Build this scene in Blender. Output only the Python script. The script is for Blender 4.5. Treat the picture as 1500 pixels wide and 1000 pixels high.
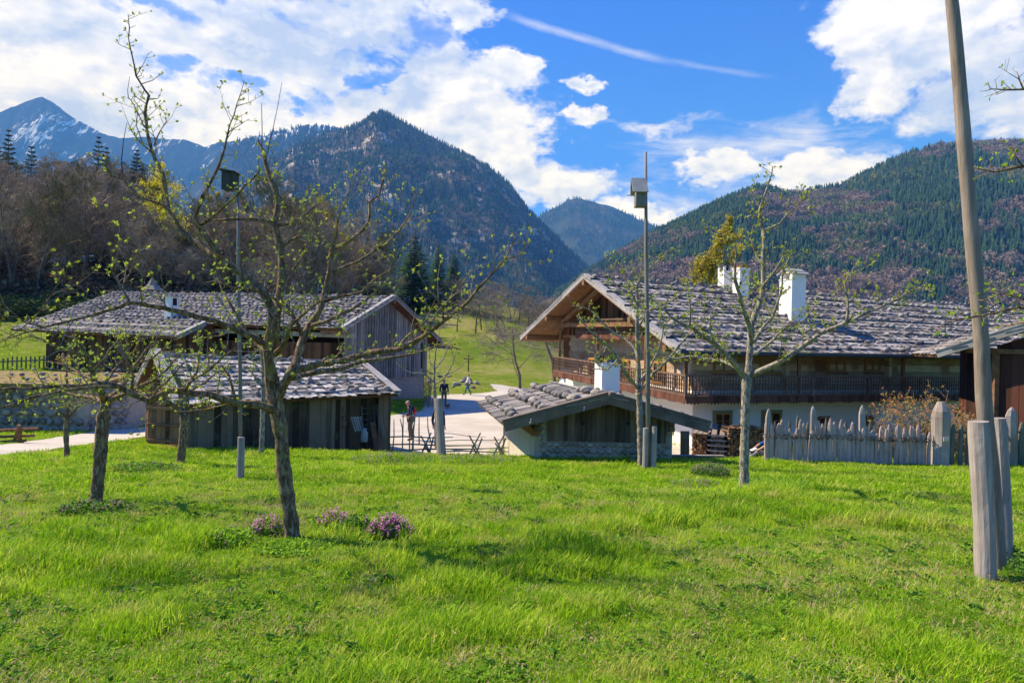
import bpy, math, random
import numpy as np
from mathutils import Vector, Matrix
R = math.radians
sc = bpy.context.scene
for o in list(bpy.data.objects): bpy.data.objects.remove(o)
C = sc.collection
# ------------------------------------------------------------------ camera (eye at the origin, looking along +Y)
ROLL = R(1.2); cR, sR = math.cos(ROLL), math.sin(ROLL)
cam = bpy.data.objects.new('camera', bpy.data.cameras.new('camera')); C.objects.link(cam)
cam.data.lens = 24; cam.data.sensor_width = 36; cam.data.shift_y = 5/1500
cam.data.clip_start = 0.1; cam.data.clip_end = 40000
cam.matrix_world = Matrix(((cR, -sR, 0, 0), (0, 0, -1, 0), (sR, cR, 0, 0), (0, 0, 0, 1)))
sc.camera = cam
sc.view_settings.view_transform = 'Standard'; sc.view_settings.look = 'None'
sc.view_settings.exposure = 0.72; sc.view_settings.gamma = 1
sc.render.film_transparent = False
cy = sc.cycles
cy.max_bounces = 6; cy.diffuse_bounces = 3; cy.glossy_bounces = 2; cy.transmission_bounces = 3
cy.volume_bounces = 0; cy.transparent_max_bounces = 8; cy.use_denoising = True
cy.denoising_prefilter = 'ACCURATE'; cy.denoising_input_passes = 'RGB_ALBEDO_NORMAL'; cy.caustics_reflective = False; cy.caustics_refractive = False
# ------------------------------------------------------------------ sun
SUN_EL = R(46); SUN = Vector((-0.955*math.cos(SUN_EL), 0.297*math.cos(SUN_EL), math.sin(SUN_EL))).normalized()
sl = bpy.data.lights.new('sun', 'SUN'); sl.energy = 5.0; sl.angle = R(0.53); sl.color = (1, .95, .87)
so = bpy.data.objects.new('sun', sl); C.objects.link(so)
so.rotation_euler = SUN.to_track_quat('Z', 'Y').to_euler()

def unp(px, py, d):
    """point at world depth d (metres along +Y) seen at photo pixel px, py"""
    u = (px-750)/1000; v = (py-505)/1000
    return Vector(((u*cR+v*sR)*d, d, (u*sR-v*cR)*d))
def hitv(px, py, A, B):
    """pixel ray against the vertical plane through A and B"""
    n = Vector((-(B[1]-A[1]), B[0]-A[0], 0)); r = unp(px, py, 1)
    return r*((n.dot(Vector(A)))/n.dot(r))

# ------------------------------------------------------------------ node helpers
class NT:
    def __init__(s, nt): s.nt = nt; nt.nodes.clear(); s.L = nt.links
    def n(s, typ, **kw):
        nd = s.nt.nodes.new(typ)
        for k, v in kw.items(): setattr(nd, k, v)
        return nd
    def put(s, sock, v):
        if isinstance(v, bpy.types.NodeSocket): s.L.new(v, sock)
        elif v is not None:
            if isinstance(v, (tuple, list)) and len(v) == 3 and len(sock.default_value) == 4: v = (*v, 1)
            sock.default_value = v
    def math(s, op, a, b=None, c=None, clamp=False):
        m = s.n('ShaderNodeMath', operation=op); m.use_clamp = clamp
        s.put(m.inputs[0], a)
        if b is not None: s.put(m.inputs[1], b)
        if c is not None: s.put(m.inputs[2], c)
        return m.outputs[0]
    def vec(s, op, a, b=None):
        m = s.n('ShaderNodeVectorMath', operation=op); s.put(m.inputs[0], a)
        if b is not None: s.put(m.inputs[1], b)
        return m.outputs['Value'] if op in ('LENGTH', 'DOT_PRODUCT') else m.outputs[0]
    def mix(s, f, a, b):
        m = s.n('ShaderNodeMix', data_type='RGBA'); s.put(m.inputs[0], f); s.put(m.inputs[6], a); s.put(m.inputs[7], b)
        return m.outputs[2]
    def mixf(s, f, a, b):
        m = s.n('ShaderNodeMix', data_type='FLOAT'); s.put(m.inputs[0], f); s.put(m.inputs[2], a); s.put(m.inputs[3], b)
        return m.outputs[0]
    def sstep(s, x, a, b):
        m = s.n('ShaderNodeMapRange', interpolation_type='SMOOTHSTEP'); s.put(m.inputs[0], x); s.put(m.inputs[1], a); s.put(m.inputs[2], b)
        return m.outputs[0]
    def noise(s, v, scale, detail=4, rough=.55, dist=0, dim='3D'):
        m = s.n('ShaderNodeTexNoise', noise_dimensions=dim); s.put(m.inputs['Vector'], v)
        m.inputs['Scale'].default_value = scale; m.inputs['Detail'].default_value = detail
        m.inputs['Roughness'].default_value = rough; m.inputs['Distortion'].default_value = dist
        return m.outputs[0]
    def ramp(s, f, stops):
        m = s.n('ShaderNodeValToRGB'); s.put(m.inputs[0], f); e = m.color_ramp.elements
        while len(e) < len(stops): e.new(.5)
        for k, (p, c) in zip(e, stops): k.position = p; k.color = (*c, 1)
        return m.outputs[0]
    def attr(s, name): 
        m = s.n('ShaderNodeAttribute'); m.attribute_name = name; return m.outputs['Fac']

# ------------------------------------------------------------------ world: Nishita sky with clouds set out by direction
w = bpy.data.worlds.new('World'); sc.world = w; w.use_nodes = True
t = NT(w.node_tree)
out = t.n('ShaderNodeOutputWorld'); bg = t.n('ShaderNodeBackground'); bg.inputs[1].default_value = 0.085
t.L.new(bg.outputs[0], out.inputs[0])
sky = t.n('ShaderNodeTexSky', sky_type='NISHITA'); sky.sun_disc = False
sky.sun_elevation = SUN_EL; sky.sun_rotation = math.atan2(SUN.x, SUN.y); sky.altitude = 800
sky.air_density = 1.0; sky.dust_density = 0.3; sky.ozone_density = 2.5
tc = t.n('ShaderNodeTexCoord'); D = tc.outputs['Generated']
sep = t.n('ShaderNodeSeparateXYZ'); t.L.new(D, sep.inputs[0]); X, Y, Z = sep.outputs
az = t.math('ARCTAN2', X, Y)
el = t.math('ARCSINE', Z)
comb = t.n('ShaderNodeCombineXYZ'); t.put(comb.inputs[0], az); t.put(comb.inputs[1], t.math('MULTIPLY', el, 1.7)); AE = comb.outputs[0]
warp = t.n('ShaderNodeTexNoise'); t.L.new(AE, warp.inputs['Vector']); warp.inputs['Scale'].default_value = 6.5; warp.inputs['Detail'].default_value = 9; warp.inputs['Roughness'].default_value = .62
wv = t.vec('MULTIPLY', t.vec('SUBTRACT', warp.outputs['Color'], (.5, .5, .5)), (.30, .22, 0))
W = t.vec('ADD', AE, wv)
sw = t.n('ShaderNodeSeparateXYZ'); t.L.new(W, sw.inputs[0]); A_, E_ = sw.outputs[0], sw.outputs[1]
def aeof(px, py):
    p = unp(px, py, 1).normalized(); return math.atan2(p.x, p.y), math.asin(p.z)*1.7
def blob(px, py, rx, ry, gain=1.0):
    a, e = aeof(px, py); a1, e1 = aeof(px+rx, py); a2, e2 = aeof(px, py-ry)
    dx = t.math('DIVIDE', t.math('SUBTRACT', A_, a), a1-a); dy = t.math('DIVIDE', t.math('SUBTRACT', E_, e), e2-e)
    r2 = t.math('ADD', t.math('MULTIPLY', dx, dx), t.math('MULTIPLY', dy, dy))
    return t.math('MULTIPLY', t.math('MAXIMUM', t.math('SUBTRACT', 1, t.math('SQRT', r2)), -1), gain)
def vmax(l):
    m = l[0]
    for k in l[1:]: m = t.math('MAXIMUM', m, k)
    return m
solid = vmax([blob(30, 40, 330, 120), blob(90, 165, 260, 80), blob(330, 60, 300, 95), blob(330, 185, 330, 90), blob(520, 20, 150, 85), blob(690, 20, 62, 34), blob(620, 100, 84, 48, 1.5), blob(660, 175, 150, 110, 1.6), blob(730, 115, 55, 40, 1.4),
              blob(745, 230, 75, 90), blob(835, 132, 36, 17), blob(838, 178, 44, 17), blob(820, 265, 100, 42), blob(900, 322, 130, 46),
              blob(1370, 30, 190, 135, 1.5), blob(1290, 115, 100, 62, 1.3), blob(1500, 110, 190, 110), blob(1190, 262, 150, 55), blob(1060, 240, 70, 26)])
holes = vmax([blob(205, -4, 60, 18), blob(258, 88, 32, 16), blob(352, 120, 32, 12), blob(553, 104, 24, 26), blob(600, 46, 45, 26), blob(450, 148, 30, 9)])
wisp = vmax([blob(1100, 215, 240, 75, .8), blob(980, 180, 200, 14, .9), blob(1000, 300, 250, 60, .8)])
n1 = t.math('SUBTRACT', t.noise(AE, 7, 12, .62, .3), .5)
fine = t.math('SUBTRACT', t.noise(AE, 22, 8, .6), .5)
dens = t.math('ADD', t.math('MULTIPLY', n1, 1.7), t.math('MAXIMUM', solid, -.55))
dens = t.math('ADD', dens, t.math('MULTIPLY', fine, .8))
dens = t.math('ADD', dens, t.math('MULTIPLY', t.math('SUBTRACT', t.noise(t.vec('MULTIPLY', W, (1, 1.4, 1)), 46, 6, .65), .5), .35))
alpha = t.sstep(dens, -.06, .46)
wf = t.noise(t.vec('MULTIPLY', AE, (.6, 1.6, 1)), 9, 8, .7, .6)
wa = t.math('MULTIPLY', t.sstep(t.math('ADD', wisp, t.math('MULTIPLY', t.math('SUBTRACT', wf, .5), 2.2)), .05, 1.1), .8)
# contrail: a thin veil along a straight line of directions
def trail(p0, p1, wd, k):
    (a0, e0), (a1, e1) = aeof(*p0), aeof(*p1); L = math.hypot(a1-a0, e1-e0); ux, uy = (a1-a0)/L, (e1-e0)/L
    s = t.math('ADD', t.math('MULTIPLY', t.math('SUBTRACT', az, a0), ux), t.math('MULTIPLY', t.math('SUBTRACT', t.math('MULTIPLY', el, 1.7), e0), uy))
    q = t.math('ADD', t.math('MULTIPLY', t.math('SUBTRACT', az, a0), -uy), t.math('MULTIPLY', t.math('SUBTRACT', t.math('MULTIPLY', el, 1.7), e0), ux))
    q = t.math('ADD', q, t.math('MULTIPLY', t.math('SUBTRACT', wf, .5), .03))
    f = t.math('SUBTRACT', 1, t.math('DIVIDE', t.math('ABSOLUTE', q), wd), clamp=True)
    g = t.math('MULTIPLY', t.sstep(s, -.02, .05), t.math('SUBTRACT', 1, t.sstep(s, L*.75, L*1.1)))
    return t.math('MULTIPLY', t.math('MULTIPLY', t.math('MULTIPLY', f, g), k), t.math('ADD', .35, wf))
tr = t.math('MAXIMUM', trail((745, 22), (985, 92), .011, .50), trail((960, 85), (1130, 112), .008, .22))
gap = t.sstep(t.math('ADD', holes, t.math('MULTIPLY', n1, 1.6)), -.25, .55); alpha = t.math('MULTIPLY', alpha, t.math('SUBTRACT', 1, t.math('MULTIPLY', gap, .8)))
thin = t.math('MAXIMUM', wa, tr)
alpha = t.math('MAXIMUM', alpha, thin)
shade = t.noise(AE, 4.5, 7, .6)
thick = t.math('MULTIPLY', t.sstep(dens, .15, .9), t.sstep(t.math('ADD', t.math('MULTIPLY', shade, .6), t.math('MULTIPLY', t.noise(AE, 11, 8, .6, .4), .4)), .42, .60))
gw = t.math('MAXIMUM', blob(1440, 150, 210, 120), blob(500, 60, 260, 120)); 
thick = t.math('ADD', t.math('MULTIPLY', thick, .75), t.math('MULTIPLY', t.math('MAXIMUM', gw, 0), .8), clamp=True)
# relief: compare the billows here with those a little towards the sun
AE2 = t.vec('ADD', AE, (-.028, .045, 0)); rel = t.math('SUBTRACT', t.noise(AE2, 7, 12, .62, .3), t.noise(AE, 7, 12, .62, .3)); rel2 = t.math('SUBTRACT', t.noise(t.vec('ADD', AE, (-.010, .016, 0)), 22, 8, .6), t.noise(AE, 22, 8, .6))
relief = t.math('ADD', t.math('MULTIPLY', rel, 2.6), t.math('MULTIPLY', rel2, 1.6))
thick = t.math('ADD', t.math('ADD', thick, relief), .12, clamp=True)
white = t.mix(thick, (7.7, 8.3, 10.0), (3.7, 4.7, 8.0))
hs = t.n('ShaderNodeHueSaturation'); hs.inputs['Saturation'].default_value = 1.15; hs.inputs['Hue'].default_value = .5
t.L.new(sky.outputs[0], hs.inputs['Color']); hs.inputs['Value'].default_value = 1.0
deep = t.vec('MULTIPLY', hs.outputs[0], (.23, .66, 2.0))
t.L.new(t.mix(alpha, deep, white), bg.inputs[0])
# ------------------------------------------------------------------ objects, parts, tags
class MB:
    """collects shapes (world coordinates) and links them as ONE mesh object"""
    def __init__(s): s.v = []; s.f = []; s.m = []
    def add(s, vs, fs, mi=0):
        b = len(s.v); s.v += [tuple(p) for p in vs]; s.f += [tuple(b+i for i in f) for f in fs]; s.m += [mi]*len(fs); return s
    def box(s, c, ax, ay, az, mi=0):
        """centre c, half-axis vectors"""
        c, ax, ay, az = Vector(c), Vector(ax), Vector(ay), Vector(az)
        vs = [c+i*ax+j*ay+k*az for k in (-1, 1) for j in (-1, 1) for i in (-1, 1)]
        return s.add(vs, [(0, 2, 3, 1), (4, 5, 7, 6), (0, 1, 5, 4), (2, 6, 7, 3), (0, 4, 6, 2), (1, 3, 7, 5)], mi)
    def hexa(s, v8, mi=0):   # bottom 4 then top 4, same winding
        return s.add(v8, [(3, 2, 1, 0), (4, 5, 6, 7), (0, 1, 5, 4), (1, 2, 6, 5), (2, 3, 7, 6), (3, 0, 4, 7)], mi)
    def bar(s, a, b, wx, wy, up=(0, 0, 1), mi=0):
        a, b = Vector(a), Vector(b); d = (b-a); up = Vector(up)
        if abs(d.normalized().dot(up)) > .97: up = Vector((1, 0, 0)) if abs(d.normalized().x) < .9 else Vector((0, 1, 0))
        x = d.cross(up).normalized(); y = x.cross(d).normalized()
        return s.box((a+b)/2, x*wx/2, d/2, y*wy/2, mi)
    def tube(s, pts, rad, n=6, cap=True, mi=0, wob=0, rng=random):
        pts = [Vector(p) for p in pts]
        if not isinstance(rad, (list, tuple)): rad = [rad]*len(pts)
        vs = []; x = None
        for i, p in enumerate(pts):
            d = (pts[min(i+1, len(pts)-1)]-pts[max(i-1, 0)])
            d = d.normalized() if d.length > 1e-9 else Vector((0, 0, 1))
            if x is None:
                x = d.cross(Vector((0, 0, 1)));
                if x.length < .1: x = d.cross(Vector((1, 0, 0)))
            x = (x-d*x.dot(d))
            x = x.normalized() if x.length > 1e-6 else d.orthogonal().normalized()
            y = d.cross(x)
            for k in range(n):
                a = 2*math.pi*k/n; r = rad[i]*(1+wob*(rng.random()-.5) if wob else 1)
                vs.append(p+(x*math.cos(a)+y*math.sin(a))*r)
        fs = [(i*n+k, i*n+(k+1) % n, (i+1)*n+(k+1) % n, (i+1)*n+k) for i in range(len(pts)-1) for k in range(n)]
        if cap: fs += [tuple(range(n-1, -1, -1)), tuple((len(pts)-1)*n+k for k in range(n))]
        return s.add(vs, fs, mi)
    def build(s, name, mats, parent=None, smooth=False, label=None):
        loc = parent.matrix_world.translation if parent is not None else Vector((0, 0, 0))
        if parent is not None and parent.get('_w'): loc = Vector(parent['_w'])
        me = bpy.data.meshes.new(name)
        me.from_pydata([(x-loc[0], y-loc[1], z-loc[2]) for x, y, z in s.v], [], s.f)
        if not isinstance(mats, (list, tuple)): mats = [mats]
        for m in mats: me.materials.append(m)
        if len(mats) > 1: me.polygons.foreach_set('material_index', s.m)
        if smooth: me.polygons.foreach_set('use_smooth', [True]*len(s.f))
        me.update()
        o = bpy.data.objects.new(name, me); C.objects.link(o)
        if parent is not None:
            o.parent = parent; o['_w'] = list(loc)
        if label: o['label'] = label
        return o
def thing(name, label, cat, loc, group=None):
    o = bpy.data.objects.new(name, None); C.objects.link(o); o.location = loc; o['_w'] = list(loc)
    o.empty_display_size = .3
    return tag(o, label, cat, group)
def tag(o, label=None, cat=None, group=None, kind=None):
    if label: o['label'] = label
    if cat: o['category'] = cat
    if group: o['group'] = group
    if kind: o['kind'] = kind
    return o
def solo(mb, name, mat_, label, cat, loc, group=None, smooth=False):
    """a thing that is one mesh, origin at loc"""
    v = mb.v; mb.v = [(a-loc[0], b-loc[1], c-loc[2]) for a, b, c in v]
    o = mb.build(name, mat_, None, smooth); o.location = loc
    return tag(o, label, cat, group)
def copy_tree(o, loc, rotz=0, scale=1, label=None, tilt=(0, 0)):
    r = o.copy(); C.objects.link(r); r.location = loc; r.rotation_euler = (tilt[0], tilt[1], rotz)
    r.scale = (scale,)*3 if not isinstance(scale, (tuple, list)) else scale
    if label: r['label'] = label
    for ch in [c for c in bpy.data.objects if c.parent == o]:
        c = ch.copy(); C.objects.link(c); c.parent = r
        for g in [q for q in bpy.data.objects if q.parent == ch]:
            d = g.copy(); C.objects.link(d); d.parent = c
    return r
def npmesh(name, V, F, mats, smooth=False, attrs=None, link=True):
    V = np.asarray(V, np.float32); F = np.asarray(F, np.int32); k = F.shape[1]
    me = bpy.data.meshes.new(name); me.vertices.add(len(V)); me.vertices.foreach_set('co', V.ravel())
    me.loops.add(F.size); me.loops.foreach_set('vertex_index', F.ravel())
    me.polygons.add(len(F)); me.polygons.foreach_set('loop_start', np.arange(0, F.size, k, dtype=np.int32))
    if smooth: me.polygons.foreach_set('use_smooth', np.ones(len(F), bool))
    for an, (dom, arr) in (attrs or {}).items():
        at = me.attributes.new(an, 'FLOAT', dom); at.data.foreach_set('value', np.asarray(arr, np.float32))
    me.update(calc_edges=True)
    for m in (mats if isinstance(mats, (list, tuple)) else [mats]): me.materials.append(m)
    o = bpy.data.objects.new(name, me)
    if link: C.objects.link(o)
    return o
# ------------------------------------------------------------------ value noise in numpy (terrain, scatter)
_rs = np.random.RandomState(7); _T = _rs.rand(256, 256)
def vn(x, y):
    xi = np.floor(x).astype(int); yi = np.floor(y).astype(int); fx = x-xi; fy = y-yi
    fx = fx*fx*(3-2*fx); fy = fy*fy*(3-2*fy); a, b = xi & 255, yi & 255; a1, b1 = (xi+1) & 255, (yi+1) & 255
    return (_T[a, b]*(1-fx)+_T[a1, b]*fx)*(1-fy)+(_T[a, b1]*(1-fx)+_T[a1, b1]*fx)*fy
def fbm(x, y, o=5, r=.5):
    s = 0; a = 1; n = 0
    for i in range(o): s = s+a*vn(x*2**i+17.3*i, y*2**i+5.1*i); n += a; a *= r
    return s/n
def rdg(x, y, o=5, r=.5):
    s = 0; a = 1; n = 0
    for i in range(o): s = s+a*(1-np.abs(2*vn(x*2**i+3.7*i, y*2**i+9.2*i)-1)); n += a; a *= r
    return s/n
def sm(a, b, x): q = np.clip((x-a)/(b-a), 0, 1); return q*q*(3-2*q)
def g(x, y):
    """height of the ground"""
    x = np.asarray(x, float); y = np.asarray(y, float)
    pl = -1.65-.08*np.clip(y, -40, 40)
    left = sm(-4.5, -9, x)
    right = sm(5, 8, x)
    pl = pl-(1-left)*.28*np.clip(y-20.2-.9*right, 0, 6)
    floor = -4.1+.35*left
    near = np.maximum(pl, floor)+.06*(np.exp(-((pl-floor)/.12)**2))
    a = x/np.maximum(y, 1)
    wl = sm(-.30, -.44, a)
    yl = np.clip(y-32, 0, 90); lft = .1*yl+.0006*yl*yl+.05*np.clip(y-122, 0, 400)
    yc = y-66; cen = np.where(yc > 0, .18*(np.sqrt(yc*yc+60)-7.7), 0)
    cen = np.minimum(cen, 11.2+0*x); over = sm(135, 260, y); cen = cen*(1-over)
    fade = sm(.16, -.02, a)*.9+.1
    h = near+wl*lft+(1-wl)*cen*fade
    bump = (fbm(x*.35, y*.35, 4)-.5)*.22*sm(30, 20, y)*sm(-60, 0, y+30)+(fbm(x*.09+9, y*.09, 4)-.5)*2.2*sm(55, 110, y)
    mound = .9*np.exp(-(((x+3.6)/3.2)**2+((y-62)/4.5)**2))
    return h+bump*sm(0, 1.2, near-floor+sm(55, 110, y)*2)+mound
def gz(x, y): return float(g(x, y))
def gp(px, py, dmin=2.5):
    """where the ray through a photo pixel meets the ground"""
    r = unp(px, py, 1); d = dmin
    while d < 400:
        if r.z*d < gz(r.x*d, d): break
        d *= 1.01
    return Vector((r.x*d, d, gz(r.x*d, d)))
# ------------------------------------------------------------------ materials
def new_mat(name):
    m = bpy.data.materials.new(name); m.use_nodes = True; t = NT(m.node_tree)
    o = t.n('ShaderNodeOutputMaterial'); b = t.n('ShaderNodeBsdfPrincipled'); t.L.new(b.outputs[0], o.inputs[0])
    b.inputs['Specular IOR Level'].default_value = .25
    return m, t, b, o
def bump(t, b, h, strength, dist=.02):
    n = t.n('ShaderNodeBump'); n.inputs['Strength'].default_value = strength; n.inputs['Distance'].default_value = dist
    t.put(n.inputs['Height'], h); t.L.new(n.outputs[0], b.inputs['Normal'])
def island(t): return t.n('ShaderNodeNewGeometry').outputs['Random Per Island']
def objco(t): return t.n('ShaderNodeTexCoord').outputs['Object']
def wood(name, dark, lite, stretch=(18, 18, 1.2), vary=.35, warm=None, rough=.85, bs=.5, moss=None):
    """weathered boards: grain stretched along one axis, each board its own tone"""
    m, t, b, o = new_mat(name); co = objco(t); isl = island(t)
    sh = t.n('ShaderNodeCombineXYZ'); t.put(sh.inputs[0], t.math('MULTIPLY', isl, 37)); t.put(sh.inputs[1], t.math('MULTIPLY', isl, 91)); t.put(sh.inputs[2], t.math('MULTIPLY', isl, 53))
    v = t.vec('ADD', t.vec('MULTIPLY', co, stretch), sh.outputs[0])
    gr = t.noise(v, 1.0, 6, .65, .4); bl = t.noise(co, 1.7, 4, .6)
    f = t.math('ADD', t.math('MULTIPLY', gr, .65), t.math('MULTIPLY', bl, .35))
    f = t.math('ADD', f, t.math('MULTIPLY', t.math('SUBTRACT', isl, .5), vary))
    c = t.ramp(f, [(.28, dark), (.72, lite)])
    if warm: c = t.mix(t.sstep(t.noise(co, .9, 3, .5), .48, .68), c, t.mix(t.math('MULTIPLY', gr, .9), dark, warm))
    if moss: c = t.mix(t.math('MULTIPLY', t.sstep(t.noise(co, 3.1, 5, .7), .56, .70), .7), c, moss)
    t.L.new(c, b.inputs['Base Color']); b.inputs['Roughness'].default_value = rough
    bump(t, b, gr, bs, .01); return m
def rocky(name, stops, scale=3, rough=.9, bs=.6, dist=.03, lich=None, obj_rand=False):
    m, t, b, o = new_mat(name); co = objco(t)
    isl = t.n('ShaderNodeObjectInfo').outputs['Random'] if obj_rand else island(t)
    sh = t.n('ShaderNodeCombineXYZ'); t.put(sh.inputs[0], t.math('MULTIPLY', isl, 37)); t.put(sh.inputs[1], t.math('MULTIPLY', isl, 91))
    v = t.vec('ADD', co, sh.outputs[0])
    n = t.noise(v, scale, 8, .65); f = t.math('ADD', n, t.math('MULTIPLY', t.math('SUBTRACT', isl, .5), .45))
    c = t.ramp(f, stops)
    if lich: c = t.mix(t.math('MULTIPLY', t.sstep(t.noise(v, scale*2.3, 5, .7), .58, .68), .8), c, lich)
    t.L.new(c, b.inputs['Base Color']); b.inputs['Roughness'].default_value = rough; bump(t, b, n, bs, dist); return m
def flat(name, col, rough=.8, var=.15, scale=6, bs=.15, metal=0):
    m, t, b, o = new_mat(name); co = objco(t); n = t.noise(co, scale, 6, .6)
    c = t.mix(n, tuple(x*(1-var) for x in col), tuple(min(1, x*(1+var)) for x in col))
    t.L.new(c, b.inputs['Base Color']); b.inputs['Roughness'].default_value = rough; b.inputs['Metallic'].default_value = metal
    bump(t, b, n, bs, .01); return m
def leafy(name, stops, trans=.45, scale=1.5, rnd='island', rough=.55, extra=None):
    """thin leaves or blades: diffuse with light passing through"""
    m, t, b, o = new_mat(name)
    r = {'island': lambda: island(t), 'object': lambda: t.n('ShaderNodeObjectInfo').outputs['Random'], 'tint': lambda: t.attr('tint')}[rnd]()
    pos = t.n('ShaderNodeNewGeometry').outputs['Position']
    n = t.noise(pos, scale, 5, .6)
    f = t.math('ADD', t.math('MULTIPLY', r, .62), t.math('MULTIPLY', n, .38))
    c = t.ramp(f, stops)
    if extra: c = extra(t, c, pos)
    b.inputs['Roughness'].default_value = rough; t.L.new(c, b.inputs['Base Color']); b.inputs['Specular IOR Level'].default_value = .06
    tr = t.n('ShaderNodeBsdfTranslucent'); t.L.new(t.vec('MULTIPLY', c, (1.15, 1.2, .7)), tr.inputs[0])
    mx = t.n('ShaderNodeMixShader'); mx.inputs[0].default_value = trans
    t.L.new(b.outputs[0], mx.inputs[1]); t.L.new(tr.outputs[0], mx.inputs[2]); t.L.new(mx.outputs[0], o.inputs[0])
    return m
M = {}
M['board_grey'] = wood('weathered_grey_boards', (.09, .085, .09), (.34, .32, .33), (16, 16, 1.0))
M['board_shed'] = wood('dark_green_grey_boards', (.036, .025, .017), (.23, .17, .115), (16, 16, 1.0), .5, moss=(.085, .11, .05))
M['board_hut'] = wood('hut_boards', (.045, .034, .028), (.22, .17, .13), (16, 16, 1.0), .4)
M['board_verge'] = wood('verge_boards', (.17, .165, .17), (.50, .48, .49), (3, 3, 3), .3)
M['board_vergehut'] = wood('hut_verge', (.062, .05, .044), (.225, .18, .15), (3, 3, 3), .3)
M['brown'] = wood('brown_timber', (.055, .026, .013), (.34, .18, .095), (5, 5, 5), .5, warm=(.46, .23, .10))
M['brown_v'] = wood('brown_boards_upright', (.03, .013, .007), (.20, .09, .045), (16, 16, 1.0), .5)
M['darkred'] = wood('dark_red_boards', (.02, .009, .007), (.115, .042, .028), (16, 16, 1.0), .5)
M['log'] = wood('squared_logs', (.26, .17, .10), (.72, .56, .38), (1.6, 1.6, 14), .35, warm=(.40, .20, .085))
M['balcony'] = wood('balcony_timber', (.06, .035, .03), (.26, .17, .13), (4, 4, 4), .35)
M['balcony_dark'] = wood('balcony_fringe', (.05, .02, .014), (.20, .085, .055), (4, 4, 4), .35)
M['winframe'] = wood('window_frame_wood', (.28, .12, .03), (.55, .28, .09), (8, 8, 8), .2)
M['green_trim'] = flat('painted_green_surround', (.23, .29, .16), .7, .25, 8)
M['glass'] = flat('dark_window_glass', (.02, .022, .026), .12, .2, 1, 0)
M['plaster'] = flat('white_lime_plaster', (.86, .83, .79), .9, .06, 2.5, .3)
M['tile_red'] = flat('red_clay_tile', (.42, .14, .06), .85, .3, 8)
M['dark'] = flat('soot_and_shade', (.02, .018, .016), .9, .2)  # soot in the flue; elsewhere the shade of openings and gaps as colour
M['gutter'] = wood('gutter_wood', (.03, .03, .032), (.10, .10, .10), (1, 1, 1), .2)
M['shingle'] = wood('split_shingles', (.095, .088, .085), (.42, .39, .375), (9, 9, 9), .55, bs=.8)
M['shingle_barn'] = wood('split_shingles_barn', (.08, .074, .076), (.32, .30, .30), (9, 9, 9), .5, bs=.8)
M['shingle_shed'] = wood('split_shingles_shed', (.12, .11, .105), (.52, .485, .465), (9, 9, 9), .65, bs=.8)
M['stone'] = rocky('roof_stone', [(.2, (.08, .078, .08)), (.5, (.22, .205, .20)), (.8, (.42, .375, .32))], 4, lich=(.40, .37, .30), obj_rand=True)
M['stone_mass'] = rocky('roof_stone_mass', [(.2, (.10, .10, .115)), (.5, (.24, .235, .25)), (.8, (.40, .37, .35))], 4)
M['rubble'] = rocky('rubble_wall_stone', [(.2, (.17, .14, .11)), (.5, (.36, .31, .25)), (.8, (.52, .47, .39))], 5)
M['mortar'] = flat('lime_mortar', (.42, .37, .30), .95, .3, 5, .6)
M['roughcast'] = rocky('roughcast_stone', [(.3, (.15, .125, .13)), (.6, (.34, .30, .30)), (.8, (.42, .39, .37))], 9, bs=1, dist=.05)
M['limewash'] = flat('worn_limewash', (.55, .50, .44), .95, .3, 3, .5)
M['post'] = wood('silver_post_wood', (.16, .13, .125), (.53, .465, .445), (22, 22, 1.2), .15, bs=1, warm=(.36, .29, .21))
M['pole'] = wood('debarked_pole', (.12, .092, .075), (.40, .33, .29), (26, 26, 1.0), .1, bs=.8)
M['pole_thin'] = wood('thin_pole', (.11, .10, .09), (.32, .29, .26), (30, 30, 1.0), .1)
M['pale'] = wood('fence_pale', (.16, .11, .095), (.66, .49, .45), (24, 24, 1.4), .55, bs=.8)
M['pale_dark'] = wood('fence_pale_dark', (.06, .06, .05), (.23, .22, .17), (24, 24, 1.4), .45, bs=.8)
M['withy'] = wood('bent_withy', (.07, .045, .03), (.25, .17, .11), (12, 12, 12), .5)
M['twigwood'] = wood('pale_rod', (.20, .16, .11), (.50, .43, .33), (12, 12, 12), .6)
M['nestbox'] = wood('nest_box_boards', (.10, .095, .085), (.30, .28, .25), (12, 12, 2), .3)
M['nestbox_dark'] = wood('dark_nest_box_boards', (.03, .028, .026), (.10, .095, .09), (12, 12, 2), .3)
M['firewood'] = rocky('firewood', [(.2, (.09, .045, .02)), (.5, (.24, .13, .065)), (.85, (.46, .30, .17))], 14)
M['firewood_red'] = rocky('fresh_cut_logs', [(.2, (.20, .07, .02)), (.5, (.50, .20, .06)), (.85, (.72, .38, .16))], 12)
M['firewood_grey'] = rocky('grey_split_wood', [(.2, (.08, .065, .06)), (.5, (.25, .20, .17)), (.85, (.46, .39, .32))], 14)
def bark(name, stops, lichen, la=.55, amt=.6, vs=(9, 9, 3)):
    m, t, b, o = new_mat(name); co = objco(t)
    n = t.noise(t.vec('MULTIPLY', co, vs), 3.0, 8, .75, .8); c = t.ramp(n, stops)
    l = t.noise(co, 6, 6, .7); c = t.mix(t.math('MULTIPLY', t.sstep(l, la, la+.10), amt), c, lichen[0])
    l2 = t.noise(t.vec('ADD', co, (5, 3, 1)), 2.6, 5, .6); c = t.mix(t.math('MULTIPLY', t.sstep(l2, .63, .68), .85), c, lichen[1])
    t.L.new(c, b.inputs['Base Color']); b.inputs['Roughness'].default_value = .95; bump(t, b, n, 1, .02); return m
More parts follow.
